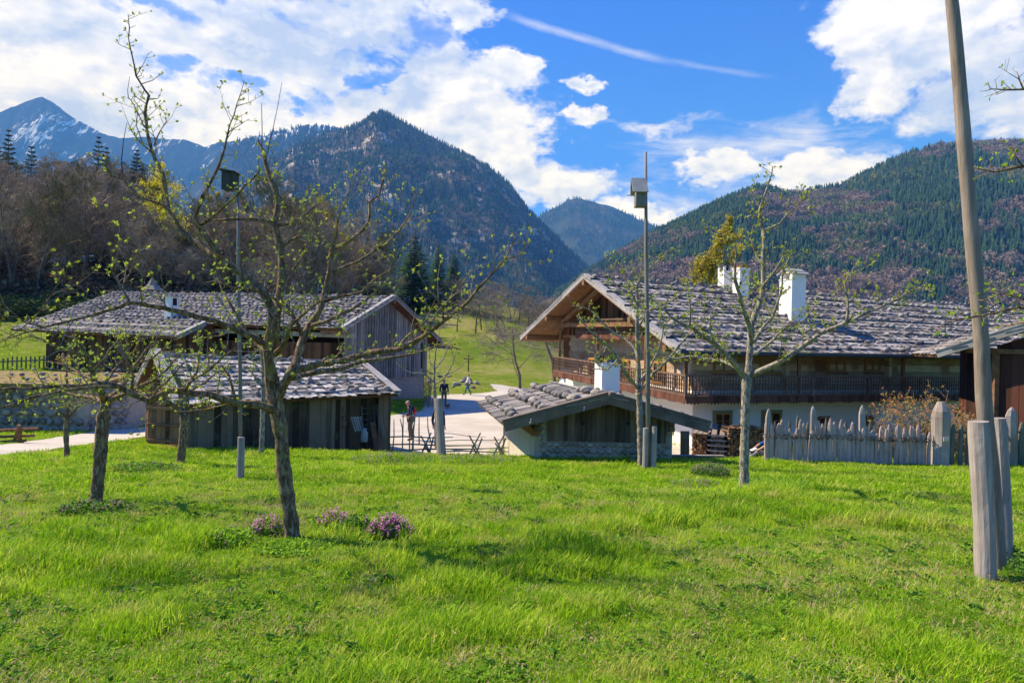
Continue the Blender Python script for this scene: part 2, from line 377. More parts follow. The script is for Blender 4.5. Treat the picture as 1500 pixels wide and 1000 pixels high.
M['bark'] = bark('apple_bark', [(.35, (.04, .022, .013)), (.5, (.18, .115, .068)), (.62, (.46, .34, .23))], ((.28, .24, .09), (.60, .28, .03)), .52, .7)
M['bark_grey'] = bark('grey_lichened_bark', [(.36, (.06, .045, .034)), (.5, (.27, .23, .19)), (.62, (.56, .51, .44))], ((.36, .36, .18), (.60, .33, .05)), .54, .7)
M['twig'] = bark('twig_bark', [(.3, (.12, .085, .065)), (.55, (.30, .24, .19)), (.75, (.50, .43, .36))], ((.26, .24, .12), (.45, .25, .06)), amt=.5)
M['shoot'] = flat('young_shoot', (.17, .055, .09), .6, .3, 8)
M['bark_far'] = flat('woodland_bark', (.15, .12, .10), .95, .35, 1.2)
M['twig_brown'] = leafy('brown_bare_twigs', [(.2, (.22, .17, .125)), (.5, (.41, .325, .245)), (.8, (.58, .475, .37))], .15, .12)
M['twig_olive'] = leafy('budding_twigs', [(.2, (.09, .075, .03)), (.5, (.19, .165, .06)), (.8, (.30, .27, .10))], .2, .12)
M['twig_pale'] = leafy('pale_bare_twigs', [(.2, (.16, .13, .10)), (.5, (.29, .245, .19)), (.8, (.42, .36, .29))], .1, .3)
M['needles'] = leafy('spruce_needles', [(.2, (.010, .022, .010)), (.5, (.026, .055, .020)), (.8, (.055, .10, .035))], .15, .8)
M['needles_lit'] = leafy('sunlit_spruce_needles', [(.2, (.035, .07, .012)), (.5, (.08, .145, .028)), (.8, (.15, .24, .05))], .2, .8)  # spruce needles again, lightened in colour to look sunlit
M['leaf'] = leafy('young_apple_leaf', [(.2, (.20, .26, .03)), (.5, (.36, .42, .07)), (.8, (.56, .60, .20))], .45, 3)
M['leaf_bright'] = leafy('bright_apple_leaf', [(.2, (.22, .32, .03)), (.5, (.38, .50, .06)), (.8, (.55, .66, .14))], .45, 3)
M['leaf_yellow'] = leafy('yellow_spring_leaf', [(.2, (.38, .34, .02)), (.5, (.60, .52, .04)), (.8, (.78, .70, .08))], .4, 1)
M['leaf_gold'] = leafy('golden_leaf', [(.2, (.22, .20, .03)), (.5, (.40, .34, .05)), (.8, (.60, .48, .08))], .4, 1)
M['leaf_red'] = leafy('red_bud', [(.2, (.42, .10, .06)), (.5, (.60, .20, .12)), (.8, (.68, .32, .18))], .4, 3)
M['leaf_dark'] = leafy('dark_herb_leaf', [(.2, (.03, .09, .015)), (.5, (.08, .20, .03)), (.8, (.16, .33, .05))], .4, 6)
M['leaf_herb'] = leafy('light_herb_leaf', [(.2, (.10, .22, .02)), (.5, (.20, .38, .03)), (.8, (.34, .54, .06))], .45, 6)
M['blossom'] = leafy('purple_blossom', [(.2, (.34, .09, .32)), (.5, (.62, .25, .55)), (.8, (.82, .50, .74))], .3, 12)
M['blossom_dull'] = leafy('faded_purple_blossom', [(.2, (.24, .13, .18)), (.5, (.42, .27, .34)), (.8, (.58, .45, .48))], .3, 12)
M['dandelion'] = leafy('dandelion_yellow', [(.2, (.7, .5, .01)), (.8, (.9, .75, .05))], .3, 12)
def grass_extra(t, c, pos):
    # blades dry out in patches; lush clumps are a deeper green
    d = t.noise(pos, 1.1, 6, .65); c = t.mix(t.math('MULTIPLY', t.sstep(d, .53, .66), .7), c, (.50, .47, .15))
    q = t.noise(t.vec('ADD', pos, (31, 7, 0)), .55, 4, .55); return t.mix(t.math('MULTIPLY', t.sstep(q, .55, .68), .45), c, (.06, .19, .008))
M['grass'] = leafy('grass_blades', [(.12, (.085, .20, .010)), (.34, (.21, .40, .012)), (.58, (.35, .54, .022)), (.78, (.55, .61, .10)), (.92, (.66, .56, .26))], .42, 2.5, 'object', extra=grass_extra)
M['litter'] = leafy('fallen_leaf', [(.2, (.13, .08, .035)), (.5, (.26, .17, .08)), (.8, (.40, .30, .16))], .15, 5)
M['straw'] = leafy('dry_straw', [(.2, (.30, .24, .11)), (.5, (.50, .42, .22)), (.8, (.66, .58, .36))], .3, 5)
def gmat():
    m, t, b, o = new_mat('meadow_ground'); pos = t.n('ShaderNodeNewGeometry').outputs['Position']
    n1 = t.noise(pos, .5, 8, .65); n2 = t.noise(pos, 9, 6, .7); n3 = t.noise(pos, .06, 6, .6)
    f = t.math('ADD', t.math('MULTIPLY', n1, .5), t.math('MULTIPLY', n2, .5))
    c = t.ramp(f, [(.3, (.10, .155, .012)), (.5, (.16, .24, .022)), (.68, (.25, .32, .05)), (.8, (.34, .31, .12))])
    c2 = t.ramp(t.math('ADD', t.math('MULTIPLY', n3, .6), t.math('MULTIPLY', t.noise(pos, .7, 8, .7), .4)), [(.40, (.11, .18, .018)), (.5, (.20, .235, .045)), (.60, (.31, .27, .12))])
    sp = t.n('ShaderNodeSeparateXYZ'); t.L.new(pos, sp.inputs[0])
    c = t.mix(t.sstep(sp.outputs[1], 45, 60), c, c2)
    w = t.math('MULTIPLY', t.sstep(sp.outputs[1], 78, 96), t.sstep(t.math('ADD', sp.outputs[0], t.math('MULTIPLY', sp.outputs[1], .30)), 4, -6))
    c = t.mix(w, c, t.mix(n2, (.12, .085, .045), (.26, .20, .10)))
    c = t.mix(t.sstep(sp.outputs[1], 150, 300), c, (.05, .07, .03))
    t.L.new(c, b.inputs['Base Color']); b.inputs['Roughness'].default_value = 1; b.inputs['Specular IOR Level'].default_value = 0
    bump(t, b, t.math('ADD', n2, t.noise(pos, 2.2, 5, .6)), 1, .12); return m
M['ground'] = gmat()
def gravel():
    m, t, b, o = new_mat('pale_gravel'); pos = t.n('ShaderNodeNewGeometry').outputs['Position']
    n1 = t.noise(pos, .35, 6, .6); n2 = t.noise(pos, 14, 6, .75); n3 = t.noise(t.vec('MULTIPLY', pos, (.5, 2, 1)), 1.6, 6, .6)
    c = t.ramp(t.math('ADD', t.math('MULTIPLY', n1, .4), t.math('ADD', t.math('MULTIPLY', n2, .25), t.math('MULTIPLY', n3, .35))), [(.3, (.32, .28, .23)), (.5, (.52, .475, .42)), (.65, (.64, .59, .53))])
    t.L.new(c, b.inputs['Base Color']); b.inputs['Roughness'].default_value = 1; bump(t, b, n2, .6, .03); return m
M['gravel'] = gravel()
def skin(name, col): return flat(name, col, .6, .08, 10, .05)
M['skin'] = skin('skin', (.55, .33, .24))
for nm, col in dict(navy=(.012, .02, .06), black=(.012, .012, .015), white_cloth=(.75, .75, .78), red_cloth=(.62, .02, .03), teal=(.02, .12, .22), khaki=(.12, .10, .07),
                    jeans=(.04, .09, .20), hair_brown=(.05, .025, .015), hair_grey=(.40, .33, .32), orange=(.65, .12, .06), dog=(.28, .11, .04), pink=(.55, .30, .26), metal=(.35, .36, .36), pale_sign=(.62, .56, .44), blue_tank=(.02, .10, .30), grey_cloth=(.25, .25, .25)).items():
    M[nm] = flat(nm+'_surface', col, .75, .15, 20, .1)
# ------------------------------------------------------------------ ground: one sheet out to the horizon
def build_ground():
    rr = np.concatenate([[0], np.geomspace(.8, 60, 190), np.geomspace(61.5, 6400, 100)])
    th = np.concatenate([np.linspace(-R(48), R(48), 620), np.linspace(R(49), R(311), 90)])
    X = rr[:, None]*np.sin(th)[None]; Yy = rr[:, None]*np.cos(th)[None]; Z = g(X, Yy)
    nr, nt = X.shape; V = np.stack([X, Yy, Z], -1).reshape(-1, 3)
    i = np.arange(nr-1)[:, None]*nt; j = np.arange(nt)[None]; j2 = (j+1) % nt
    F = np.stack([i+j, i+j2, i+nt+j2, i+nt+j], -1).reshape(-1, 4)[:, ::-1]
    o = npmesh('ground', V, F, M['ground'], True); tag(o, 'sloping spring meadow and fields running out to the foot of the mountains', kind='structure')
    return o
build_ground()
def poly_sheet(name, pts, label, m, lift=.03, step=.5):
    """a sheet lying on the ground inside an outline of ground points"""
    from mathutils.geometry import delaunay_2d_cdt
    P = [(p[0], p[1]) for p in pts]; n = len(P)
    out = []
    for k in range(n):
        a, b = P[k], P[(k+1) % n]; L = math.dist(a, b); q = max(1, int(L/step))
        for i in range(q):
            f = i/q; w = .12*math.sin(k*3+i*1.7)
            out.append((a[0]+(b[0]-a[0])*f+w*random.random(), a[1]+(b[1]-a[1])*f+w*random.random()))
    rim = len(out); xs = [p[0] for p in out]; ys = [p[1] for p in out]
    def inside(x, y):
        c = False; j = rim-1
        for i in range(rim):
            if (out[i][1] > y) != (out[j][1] > y) and x < (out[j][0]-out[i][0])*(y-out[i][1])/(out[j][1]-out[i][1])+out[i][0]: c = not c
            j = i
        return c
    x = min(xs)
    while x < max(xs):
        y = min(ys)
        while y < max(ys):
            if inside(x, y): out.append((x, y))
            y += step*1.1
        x += step
    vs, es, fs, *_ = delaunay_2d_cdt([Vector(p) for p in out], [(i, (i+1) % rim) for i in range(rim)], [], 1, 1e-4)
    V = np.array([(v.x, v.y) for v in vs]); Z = g(V[:, 0], V[:, 1])+lift
    F = [tuple(f) for f in fs]
    me = bpy.data.meshes.new(name); me.from_pydata([(a, b, c) for (a, b), c in zip(V.tolist(), Z.tolist())], [], F)
    me.materials.append(m); me.polygons.foreach_set('use_smooth', [True]*len(F)); me.update()
    o = bpy.data.objects.new(name, me); C.objects.link(o); return tag(o, label, kind='structure')
def P2(l): return [gp(*q) if len(q) == 2 else Vector((q[0], q[1], 0)) for q in l]
yard = [(616, 603), (628, 581), (655, 578), (681, 577.5), (710, 577), (729, 573), (722, 567), (716, 563), (732, 564), (760, 568)]
YP = P2(yard)+[Vector(q) for q in ((8, 62, 0), (8, 44, 0), (-.6, 38, 0), (6.5, 29.2, 0), (9, 27.2, 0), (9, 25.2, 0), (-2.5, 24.8, 0), (-4.5, 25, 0), (-7, 27.5, 0), (-6.8, 36, 0))]
poly_sheet('gravel_yard', YP, 'pale gravel yard between the farm buildings', M['gravel'], .03, .8)
PP = P2([(-90, 690), (0, 671), (100, 656), (218, 640)])+[Vector(q) for q in ((-10.6, 24.5, 0), (-9.2, 26.2, 0), (-8.2, 29, 0), (-8.8, 33, 0), (-12, 37.0, 0), (-17, 36.5, 0), (-15.5, 32, 0), (-15, 28.6, 0))]+P2([(140, 632), (60, 645), (0, 653), (-90, 668)])
poly_sheet('gravel_path', PP, 'pale gravel path curving past the shed into the meadow', M['gravel'], .03, .6)
fp = [(-62, 86), (-52, 78), (-44, 70), (-38, 66), (-37.5, 67.6), (-43, 71.5), (-51, 80), (-61, 88)]
poly_sheet('footpath', [Vector((a, b, 0)) for a, b in fp], 'narrow pale footpath crossing the far left meadow', M['gravel'], .08, .9)

# ------------------------------------------------------------------ mountains
def ab(px, py): p = unp(px, py, 1); return p.x, p.z
class Mount:
    def __init__(s, sky, dc, db, amp, sc_, pw=1.0, seed=0, wl=1.0):
        q = sorted(ab(*p) for p in sky); s.a = np.array([k[0] for k in q]); s.b = np.array([k[1] for k in q])
        s.dc, s.db, s.amp, s.sc, s.pw, s.seed, s.wl = dc, db, amp, sc_, pw, seed, wl
    def __call__(s, a, q):
        a = np.asarray(a, float); q = np.asarray(q, float)
        b = np.interp(a, s.a, s.b); b = b+.0016*(fbm(a*90+s.seed, a*0+3, 3)-.5)*2
        y = s.db+(s.dc-s.db)*q; qq = np.clip(q, 0, 1)
        pr = qq**s.pw; H = b*s.dc
        z = H*pr*np.where(q > 1, np.clip(1-(q-1)*2.2, 0, 1), 1)
        x = a*y
        n = rdg((x+s.seed*97)/s.sc+.25*y/s.sc, y/(s.sc*2.2), 6, .52)-.62
        n2 = fbm(x/(s.sc*.22)+s.seed, y/(s.sc*.22), 4)-.5
        env = np.clip(qq*(1-qq)*4, 0, 1)**.7
        z = z+s.amp*n*env+s.amp*.25*n2*env
        z = np.minimum(z, np.where(q < 1, b*y*1.0-.0*y, 1e9))
        return np.stack([x, y, z], -1)
    def mesh(s, name, a0, a1, na, nq, m, label):
        a = np.linspace(a0, a1, na); q = np.concatenate([np.linspace(0, 1, nq), [1.06, 1.15, 1.3, 1.5]])
        V = s(*np.meshgrid(a, q)); nr, nc = V.shape[:2]
        i = np.arange(nr-1)[:, None]*nc; j = np.arange(nc-1)[None]
        F = np.stack([i+j, i+j+1, i+nc+j+1, i+nc+j], -1).reshape(-1, 4)
        o = npmesh(name, V.reshape(-1, 3), F, m, True); return tag(o, label, kind='structure')
def mmat(name, stops, rock=None, snow=None, sc_=.01, rk=.56, snl=None):
    m, t, b, o = new_mat(name); geo = t.n('ShaderNodeNewGeometry'); pos = geo.outputs['Position']
    n = t.noise(pos, sc_, 10, .65); n2 = t.noise(t.vec('MULTIPLY', pos, (1, .4, 1.4)), sc_*5, 10, .72)
    c = t.ramp(t.math('ADD', t.math('MULTIPLY', n, .5), t.math('MULTIPLY', n2, .5)), stops)
    f = t.math('ADD', t.math('MULTIPLY', n, .45), t.math('MULTIPLY', n2, .55))
    if rock: c = t.mix(t.sstep(f, rk, rk+.05), c, t.mix(n2, tuple(k*.6 for k in rock), rock))
    if snow:
        sp = t.n('ShaderNodeSeparateXYZ'); t.L.new(pos, sp.inputs[0])
        nn = t.math('ADD', t.math('MULTIPLY', t.noise(t.vec('MULTIPLY', pos, (2.6, .4, .8)), sc_*4.5, 10, .72, .8), .6), t.math('MULTIPLY', t.noise(pos, sc_*.9, 6, .6), .4))
        hf = t.math('ADD', nn, t.math('MULTIPLY', t.sstep(sp.outputs[2], snow[0], snow[1]), snow[2]))
        c = t.mix(t.sstep(hf, snow[3], snow[3]+.03), c, (.82, .85, .9))
    t.L.new(c, b.inputs['Base Color']); b.inputs['Roughness'].default_value = 1; b.inputs['Specular IOR Level'].default_value = 0
    bump(t, b, n2, .8, 1/sc_*.05); return m
rng = np.random.RandomState(3)
def conifer_template(sides=6, tiers=3):
    V = []; F = []
    for k in range(tiers):
        z0 = .10+.27*k; z1 = min(1, z0+.50 if k < tiers-1 else 1); r = .165*(1-.27*k)
        b = len(V); V.append((0, 0, z1))
        for i in range(sides):
            an = 2*math.pi*(i+.5*k)/sides; rr = r*(1 if i % 2 else .68); V.append((rr*math.cos(an), rr*math.sin(an), z0-.03*(i % 2)))
        F += [(b, b+1+i, b+1+(i+1) % sides) for i in range(sides)]
    return np.array(V), np.array(F)
def broad_template(n, seed, flat_=.8):
    r = np.random.RandomState(seed); V = []; F = []
    for i in range(n):
        d = r.normal(size=3); d /= np.linalg.norm(d); rad = r.uniform(.55, 1); d = d*rad*(1+.25*math.sin(5*d[0]+seed)); c = np.array([d[0]*.38, d[1]*.38, .58+d[2]*.40])
        for k in range(3): V.append(c+r.normal(size=3)*np.array([.058, .058, .055]))
        F.append((3*i, 3*i+1, 3*i+2))
    return np.array(V), np.array(F)
def scatter(name, T, pos, h, wd, m, label, extra_tint=None):
    """one mass of trees: template copied to every position"""
    n = len(pos); V0, F0 = T; ang = rng.uniform(0, 2*math.pi, n); c, s = np.cos(ang), np.sin(ang)
    x = (V0[None, :, 0]*c[:, None]-V0[None, :, 1]*s[:, None])*(h*wd)[:, None]; y = (V0[None, :, 0]*s[:, None]+V0[None, :, 1]*c[:, None])*(h*wd)[:, None]
    V = np.stack([x, y, V0[None, :, 2]*h[:, None]], -1)+pos[:, None, :]
    F = F0[None]+(np.arange(n)*len(V0))[:, None, None]
    tint = np.repeat(rng.rand(n) if extra_tint is None else extra_tint, len(V0))
    return V.reshape(-1, 3), F.reshape(-1, 3), tint
def mass(name, parts, m, label, cat='forest'):
    Vs, Fs, Ts = [], [], []; b = 0
    for V, F, T in parts: Vs.append(V); Fs.append(F+b); Ts.append(T); b += len(V)
    o = npmesh(name, np.concatenate(Vs), np.concatenate(Fs), m, False, {'tint': ('POINT', np.concatenate(Ts))})
    return tag(o, label, cat, kind='stuff')
CT = conifer_template(); BTs = [broad_template(110, k) for k in range(4)]
def forest(mt, n, a0, a1, hmin, hmax, mask, dens=1, q0=.05):
    a = rng.uniform(a0, a1, n); q = q0+(1.012-q0)*rng.rand(n); P = mt(a, q)
    keep = mask(P, a, q); P = P[keep]; h = rng.uniform(hmin, hmax, len(P)); P[:, 2] -= h*.08
    return P, h
def fmat(name, dark, lite, pos_sc, third=None):
    m, t, b, o = new_mat(name); r = t.attr('tint'); pos = t.n('ShaderNodeNewGeometry').outputs['Position']; n = t.noise(pos, pos_sc, 4, .6)
    c = t.ramp(t.math('ADD', t.math('MULTIPLY', r, .6), t.math('MULTIPLY', n, .4)), [(.15, dark), (.8, lite)]+([(.95, third)] if third else []))
    t.L.new(c, b.inputs['Base Color']); b.inputs['Roughness'].default_value = 1; b.inputs['Specular IOR Level'].default_value = 0; return m
M['far_needles'] = fmat('forest_conifers', (.008, .022, .012), (.042, .080, .032), .02)
M['far_brown'] = fmat('forest_bare_beech', (.165, .118, .088), (.36, .27, .215), .02)
M['far_green'] = fmat('forest_budding_trees', (.10, .13, .03), (.24, .27, .07), .02)
SKY_A = [(-250, 230), (-120, 190), (-40, 172), (0, 165), (20, 156), (45, 146), (62, 142), (80, 152), (110, 175), (150, 195), (175, 203), (200, 200), (240, 203), (270, 205), (300, 215), (318, 208), (345, 207), (380, 200), (450, 230), (560, 300)]
SKY_B2 = [(230, 330), (270, 285), (300, 250), (325, 222), (350, 205), (380, 198), (400, 193), (430, 187), (455, 182), (480, 184), (505, 188), (530, 200), (560, 230), (620, 300), (700, 380)]
SKY_B = [(60, 420), (180, 380), (290, 330), (340, 285), (385, 245), (430, 215), (470, 196), (505, 190), (530, 180), (543, 171), (558, 166), (575, 169), (600, 184), (640, 204), (680, 227), (720, 247), (745, 270), (770, 303), (800, 334), (830, 362), (860, 388), (885, 408), (920, 432), (1000, 450)]
SKY_C = [(640, 420), (700, 370), (740, 335), (770, 320), (790, 317), (810, 305), (835, 292), (850, 290), (870, 296), (900, 304), (940, 324), (975, 338), (1010, 360), (1080, 400), (1150, 430)]
SKY_D = [(780, 450), (830, 425), (870, 398), (900, 380), (950, 350), (1000, 328), (1050, 302), (1090, 285), (1110, 278), (1150, 285), (1180, 285), (1230, 278), (1260, 262), (1300, 243), (1340, 226), (1380, 216), (1430, 213), (1500, 209), (1580, 205), (1700, 215), (1850, 240)]
mtA = Mount(SKY_A, 5200, 3600, 300, 560, 1.1, 3); mtB2 = Mount(SKY_B2, 3800, 2900, 150, 500, 1.0, 8); mtB = Mount(SKY_B, 2500, 1150, 240, 380, 1.0, 1)
mtC = Mount(SKY_C, 4300, 3000, 120, 520, 1.0, 5); mtD = Mount(SKY_D, 1450, 700, 95, 300, .95, 12)
SM = [(.3, (.018, .026, .018)), (.5, (.035, .045, .03)), (.62, (.075, .065, .05)), (.75, (.12, .10, .08))]
mtA.mesh('snowy_mountain', -1.1, -.15, 460, 150, mmat('snowy_mountain_rock', [(.35, (.012, .018, .014)), (.5, (.022, .028, .022)), (.7, (.05, .048, .04))], (.09, .085, .08), (650, 1400, .035, .582), .0028, .60), 'high rocky mountain range streaked with snow')
mtB2.mesh('dark_ridge', -.62, .0, 300, 90, mmat('dark_ridge_rock', SM, (.20, .19, .18), (900, 1250, .12, .63), .004, .60), 'dark wooded ridge with a little snow beside the central peak')
mtB.mesh('forested_mountain', -.75, .28, 620, 230, mmat('forested_mountain_rock', [(.3, (.03, .038, .026)), (.5, (.07, .065, .045)), (.65, (.15, .115, .085)), (.78, (.24, .19, .15))], (.55, .47, .39), None, .006, .53), 'steep forested mountain with pale crags rising to one peak')
mtC.mesh('distant_mountain', -.13, .42, 320, 120, mmat('distant_mountain_rock', SM, (.19, .13, .12), (900, 1100, .02, .74), .004, .56), 'distant blue wooded mountain at the end of the valley')
mtD.mesh('wooded_hill', .0, 1.15, 520, 140, mmat('wooded_hill_soil', [(.3, (.05, .05, .025)), (.55, (.11, .085, .055)), (.75, (.17, .12, .09))], None, None, .01), 'broad hill wooded with dark firs and bare brown beeches')
def rockmask(P, sc_, lo): return fbm(P[:, 0]/sc_+3, P[:, 1]/sc_*1.0+P[:, 2]/sc_*1.3, 4) < lo
# central mountain: firs, thin among the crags
P, h = forest(mtB, 30000, -.5, .20, 12, 21, lambda P, a, q: (rng.rand(len(a)) < .12+.42*rockmask(P, 170, .53)+.46*rockmask(P, 50, .52)))
Pb, hb = forest(mtB, 6500, -.5, .20, 9, 14, lambda P, a, q: (fbm(P[:, 0]/110+33, P[:, 2]/80, 4)+.06*rng.randn(len(a)) > .54))
mass('mountain_forest', [scatter('', CT, P, h, rng.uniform(.9, 1.3, len(P)), None, '')], M['far_needles'], 'dense fir forest covering the central mountain')
mass('beech_forest', [scatter('', BTs[0], Pb, hb, rng.uniform(.9, 1.3, len(Pb)), None, '')], M['far_brown'], 'brown leafless trees scattered through the firs of the central mountain')
P, h = forest(mtC, 7000, -.06, .30, 18, 32, lambda P, a, q: rockmask(P, 260, .55)); P2_, h2 = forest(mtB2, 5500, -.45, -.12, 18, 30, lambda P, a, q: rockmask(P, 200, .58))
mass('distant_forest', [scatter('', CT, P, h, rng.uniform(1, 1.4, len(P)), None, '')], M['far_needles'], 'fir forest on the distant valley mountain')
mass('ridge_forest', [scatter('', CT, P2_, h2, rng.uniform(1, 1.4, len(P2_)), None, '')], M['far_needles'], 'fir forest along the dark ridge under the snow')
Pa, ha = forest(mtA, 5000, -.80, -.33, 18, 30, lambda P, a, q: (q < .93) & rockmask(P, 260, .52) & (P[:, 2] < 1250))
mass('lower_forest', [scatter('', CT, Pa, ha, rng.uniform(1, 1.4, len(Pa)), None, '')], M['far_needles'], 'fir forest low on the snowy range')
# right hill: firs and beeches in interlocking patches
bm_ = lambda P: fbm(P[:, 0]/120+7, P[:, 1]/190+P[:, 2]/85, 3)+.10*(fbm(P[:, 0]/20, P[:, 1]/25, 2)-.5)-.055
P, h = forest(mtD, 21000, .06, .92, 13, 22, lambda P, a, q: (bm_(P)+.045*rng.randn(len(a)) < .50))
mass('fir_forest', [scatter('', CT, P, h, rng.uniform(1.0, 1.45, len(P)), None, '')], M['far_needles'], 'dark firs in patches over the wooded hill')
P, h = forest(mtD, 11500, .06, .92, 11, 17, lambda P, a, q: (bm_(P)+.03*rng.randn(len(a)) > .49)); k = len(P)//3
mass('hill_beech_forest', [scatter('', BTs[i], P[i::3], h[i::3], rng.uniform(.9, 1.35, len(P[i::3])), None, '') for i in range(3)], M['far_brown'], 'bare brown beeches in patches over the wooded hill')
P, h = forest(mtD, 9000, .06, .92, 11, 16, lambda P, a, q: (fbm(P[:, 0]/80+51, P[:, 1]/120+P[:, 2]/60, 3) > .66) | ((np.abs(P[:, 0]/P[:, 1]-.47) < .07) & (np.abs(P[:, 2]/P[:, 1]-.145+.45*(.47-P[:, 0]/P[:, 1])) < .018)))
mass('budding_trees', [scatter('', BTs[3], P, h, rng.uniform(.9, 1.3, len(P)), None, '')], M['far_green'], 'yellow green budding trees on the wooded hill')

# ------------------------------------------------------------------ mountain air
def haze():
    mb = MB(); x0, x1, y0, y1, z0, z1 = -6700, 6700, -6700, 6700, -60, 2250
    mb.hexa([(x0, y0, z0), (x1, y0, z0), (x1, y1, z0), (x0, y1, z0), (x0, y0, z1), (x1, y0, z1), (x1, y1, z1), (x0, y1, z1)])
    m = bpy.data.materials.new('mountain_air'); m.use_nodes = True; t = NT(m.node_tree); o = t.n('ShaderNodeOutputMaterial')
    v = t.n('ShaderNodeVolumePrincipled'); v.inputs['Density'].default_value = 1.6e-4; v.inputs['Color'].default_value = (.11, .36, 1, 1); v.inputs['Absorption Color'].default_value = (1, 1, 1, 1); v.inputs['Anisotropy'].default_value = 0
    t.L.new(v.outputs[0], o.inputs['Volume'])
    ob = mb.build('haze', m); tag(ob, 'thin blue mountain air', kind='stuff')
haze()
# ------------------------------------------------------------------ building helpers
E1 = Vector((.931, .365, 0)); E2 = Vector((-.365, .931, 0))
rb = random.Random(5)
def boards(mb, A, B, zb, zt, w=.2, th=.025, n=None, up_f=None, gap=.006, rnd=rb, mi=0):
    """upright boards from A to B (ground points); zb / zt are heights or functions of the fraction along"""
    A = Vector(A); B = Vector(B); L = (B-A).length; d = (B-A).normalized(); nn = Vector((d.y, -d.x, 0)) if n is None else Vector(n)
    s = 0
    while s < L-.02:
        ww = min(w*rnd.uniform(.7, 1.3), L-s); f0, f1 = s/L, (s+ww)/L; off = rnd.uniform(0, .018)
        p0 = A+d*(s+gap/2)+nn*off; p1 = A+d*(s+ww-gap/2)+nn*off
        fz = lambda z, f: z(f) if callable(z) else z
        b0, b1, t0, t1 = fz(zb, f0), fz(zb, f1), fz(zt, f0), fz(zt, f1)
        if max(t0-b0, t1-b1) > .02:
            q = nn*th
            mb.hexa([(p0.x, p0.y, b0), (p1.x, p1.y, b1), (p1.x-q.x, p1.y-q.y, b1), (p0.x-q.x, p0.y-q.y, b0), (p0.x, p0.y, t0), (p1.x, p1.y, t1), (p1.x-q.x, p1.y-q.y, t1), (p0.x-q.x, p0.y-q.y, t0)], mi)
        s += ww
def bil(c, u, v): return c[0]*(1-u)*(1-v)+c[1]*u*(1-v)+c[2]*u*v+c[3]*(1-u)*v
class Roof:
    """c = eave start, eave end, ridge end, ridge start (top of the boarding)"""
    def __init__(s, *c): s.c = [Vector(k) for k in c]; s.L = ((s.c[1]-s.c[0]).length+(s.c[2]-s.c[3]).length)/2; s.S = ((s.c[3]-s.c[0]).length+(s.c[2]-s.c[1]).length)/2
    def p(s, u, v): return bil(s.c, u, v)
    def nrm(s, u, v):
        n = (s.p(u+.01, v)-s.p(u-.01, v)).cross(s.p(u, v+.01)-s.p(u, v-.01)).normalized(); return n if n.z > 0 else -n
    def deck(s, mb, th=.10):
        n = s.nrm(.5, .5); lo = [k-n*th for k in s.c]; mb.hexa(lo+s.c)
    def shingles(s, mb, row=.34, w=.15, th=.022, rnd=rb, jag=.06, over=.08):
        nr = max(2, int(s.S/row)); dv = 1/nr
        for r in range(nr):
            v0 = r*dv; u = -over/s.L*rnd.random()
            while u < 1:
                ww = w*rnd.uniform(.6, 1.45)/s.L; u1 = min(u+ww, 1+over/s.L)
                j = rnd.uniform(-jag, jag)/s.S; v1 = min(v0+dv*1.25, 1.0); va = v0+j-(.05/s.S if r == 0 else 0)
                n = s.nrm(min(u+.001, 1), v0); l0 = .035+rnd.uniform(0, .02); l1 = .012
                a, b_, c_, d_ = s.p(u+.004/s.L, va), s.p(u1-.004/s.L, va), s.p(u1-.004/s.L, v1), s.p(u+.004/s.L, v1)
                tw = rnd.uniform(-.012, .012)
                mb.hexa([a+n*(l0+tw), b_+n*(l0-tw), c_+n*l1, d_+n*l1, a+n*(l0+th+tw), b_+n*(l0+th-tw), c_+n*(l1+.008), d_+n*(l1+.008)])
                u = u1
    def battens(s, mb, rows, rnd=rb, r=.035):
        for v in rows:
            u = 0
            while u < 1:
                u1 = min(1.01, u+rnd.uniform(3, 6)/s.L); a = s.p(u, v+rnd.uniform(-.01, .01))+s.nrm(.5, v)*.085; b = s.p(u1, v+rnd.uniform(-.01, .01))+s.nrm(.5, v)*.085
                mb.tube([a, (a+b)/2+Vector((0, 0, rnd.uniform(-.01, .02))), b], [r, r*.9, r*.8], 6, wob=.3, rng=rnd); u = u1
# stones: ten shapes, copied
def rock_mesh(seed, mat_=None, sub=2):
    import bmesh
    bm = bmesh.new(); bmesh.ops.create_icosphere(bm, subdivisions=sub, radius=1); r = random.Random(seed); ax = [(Vector((r.gauss(0, 1), r.gauss(0, 1), r.gauss(0, 1))).normalized(), r.uniform(.62, .95)) for _ in range(9)]
    f = Vector((1, r.uniform(.65, .95), r.uniform(.5, .72)))
    for v in bm.verts:
        d = v.co.normalized(); k = 1
        for a, c in ax:
            q = d.dot(a)
            if q > c: k = min(k, c/q)
        v.co = Vector((d.x*f.x, d.y*f.y, d.z*f.z))*k*(1+r.uniform(-.03, .03))
    me = bpy.data.meshes.new('stone_%d' % seed); bm.to_mesh(me); bm.free(); me.polygons.foreach_set('use_smooth', [True]*len(me.polygons)); me.materials.append(mat_ or M['stone']); return me
ROCKS = [rock_mesh(k) for k in range(10)]
RV = [(np.array([v.co[:] for v in m.vertices]), np.array([p.vertices[:] for p in m.polygons])) for m in [rock_mesh(50+k, sub=1) for k in range(6)]]
def stones(roof, n_list, label, group, cat='stone'):
    for u, v, s in n_list:
        n = roof.nrm(u, v); p = roof.p(u, v)+n*(.07+s*.30)
        o = bpy.data.objects.new('roof_stone', ROCKS[rb.randrange(10)]); C.objects.link(o); o.location = p
        o.rotation_euler = (rb.uniform(-.35, .35), rb.uniform(-.35, .35), rb.uniform(0, 6.28)); o.scale = (s, s*rb.uniform(.8, 1.1), s*rb.uniform(.75, 1.1)); tag(o, label, cat, group)
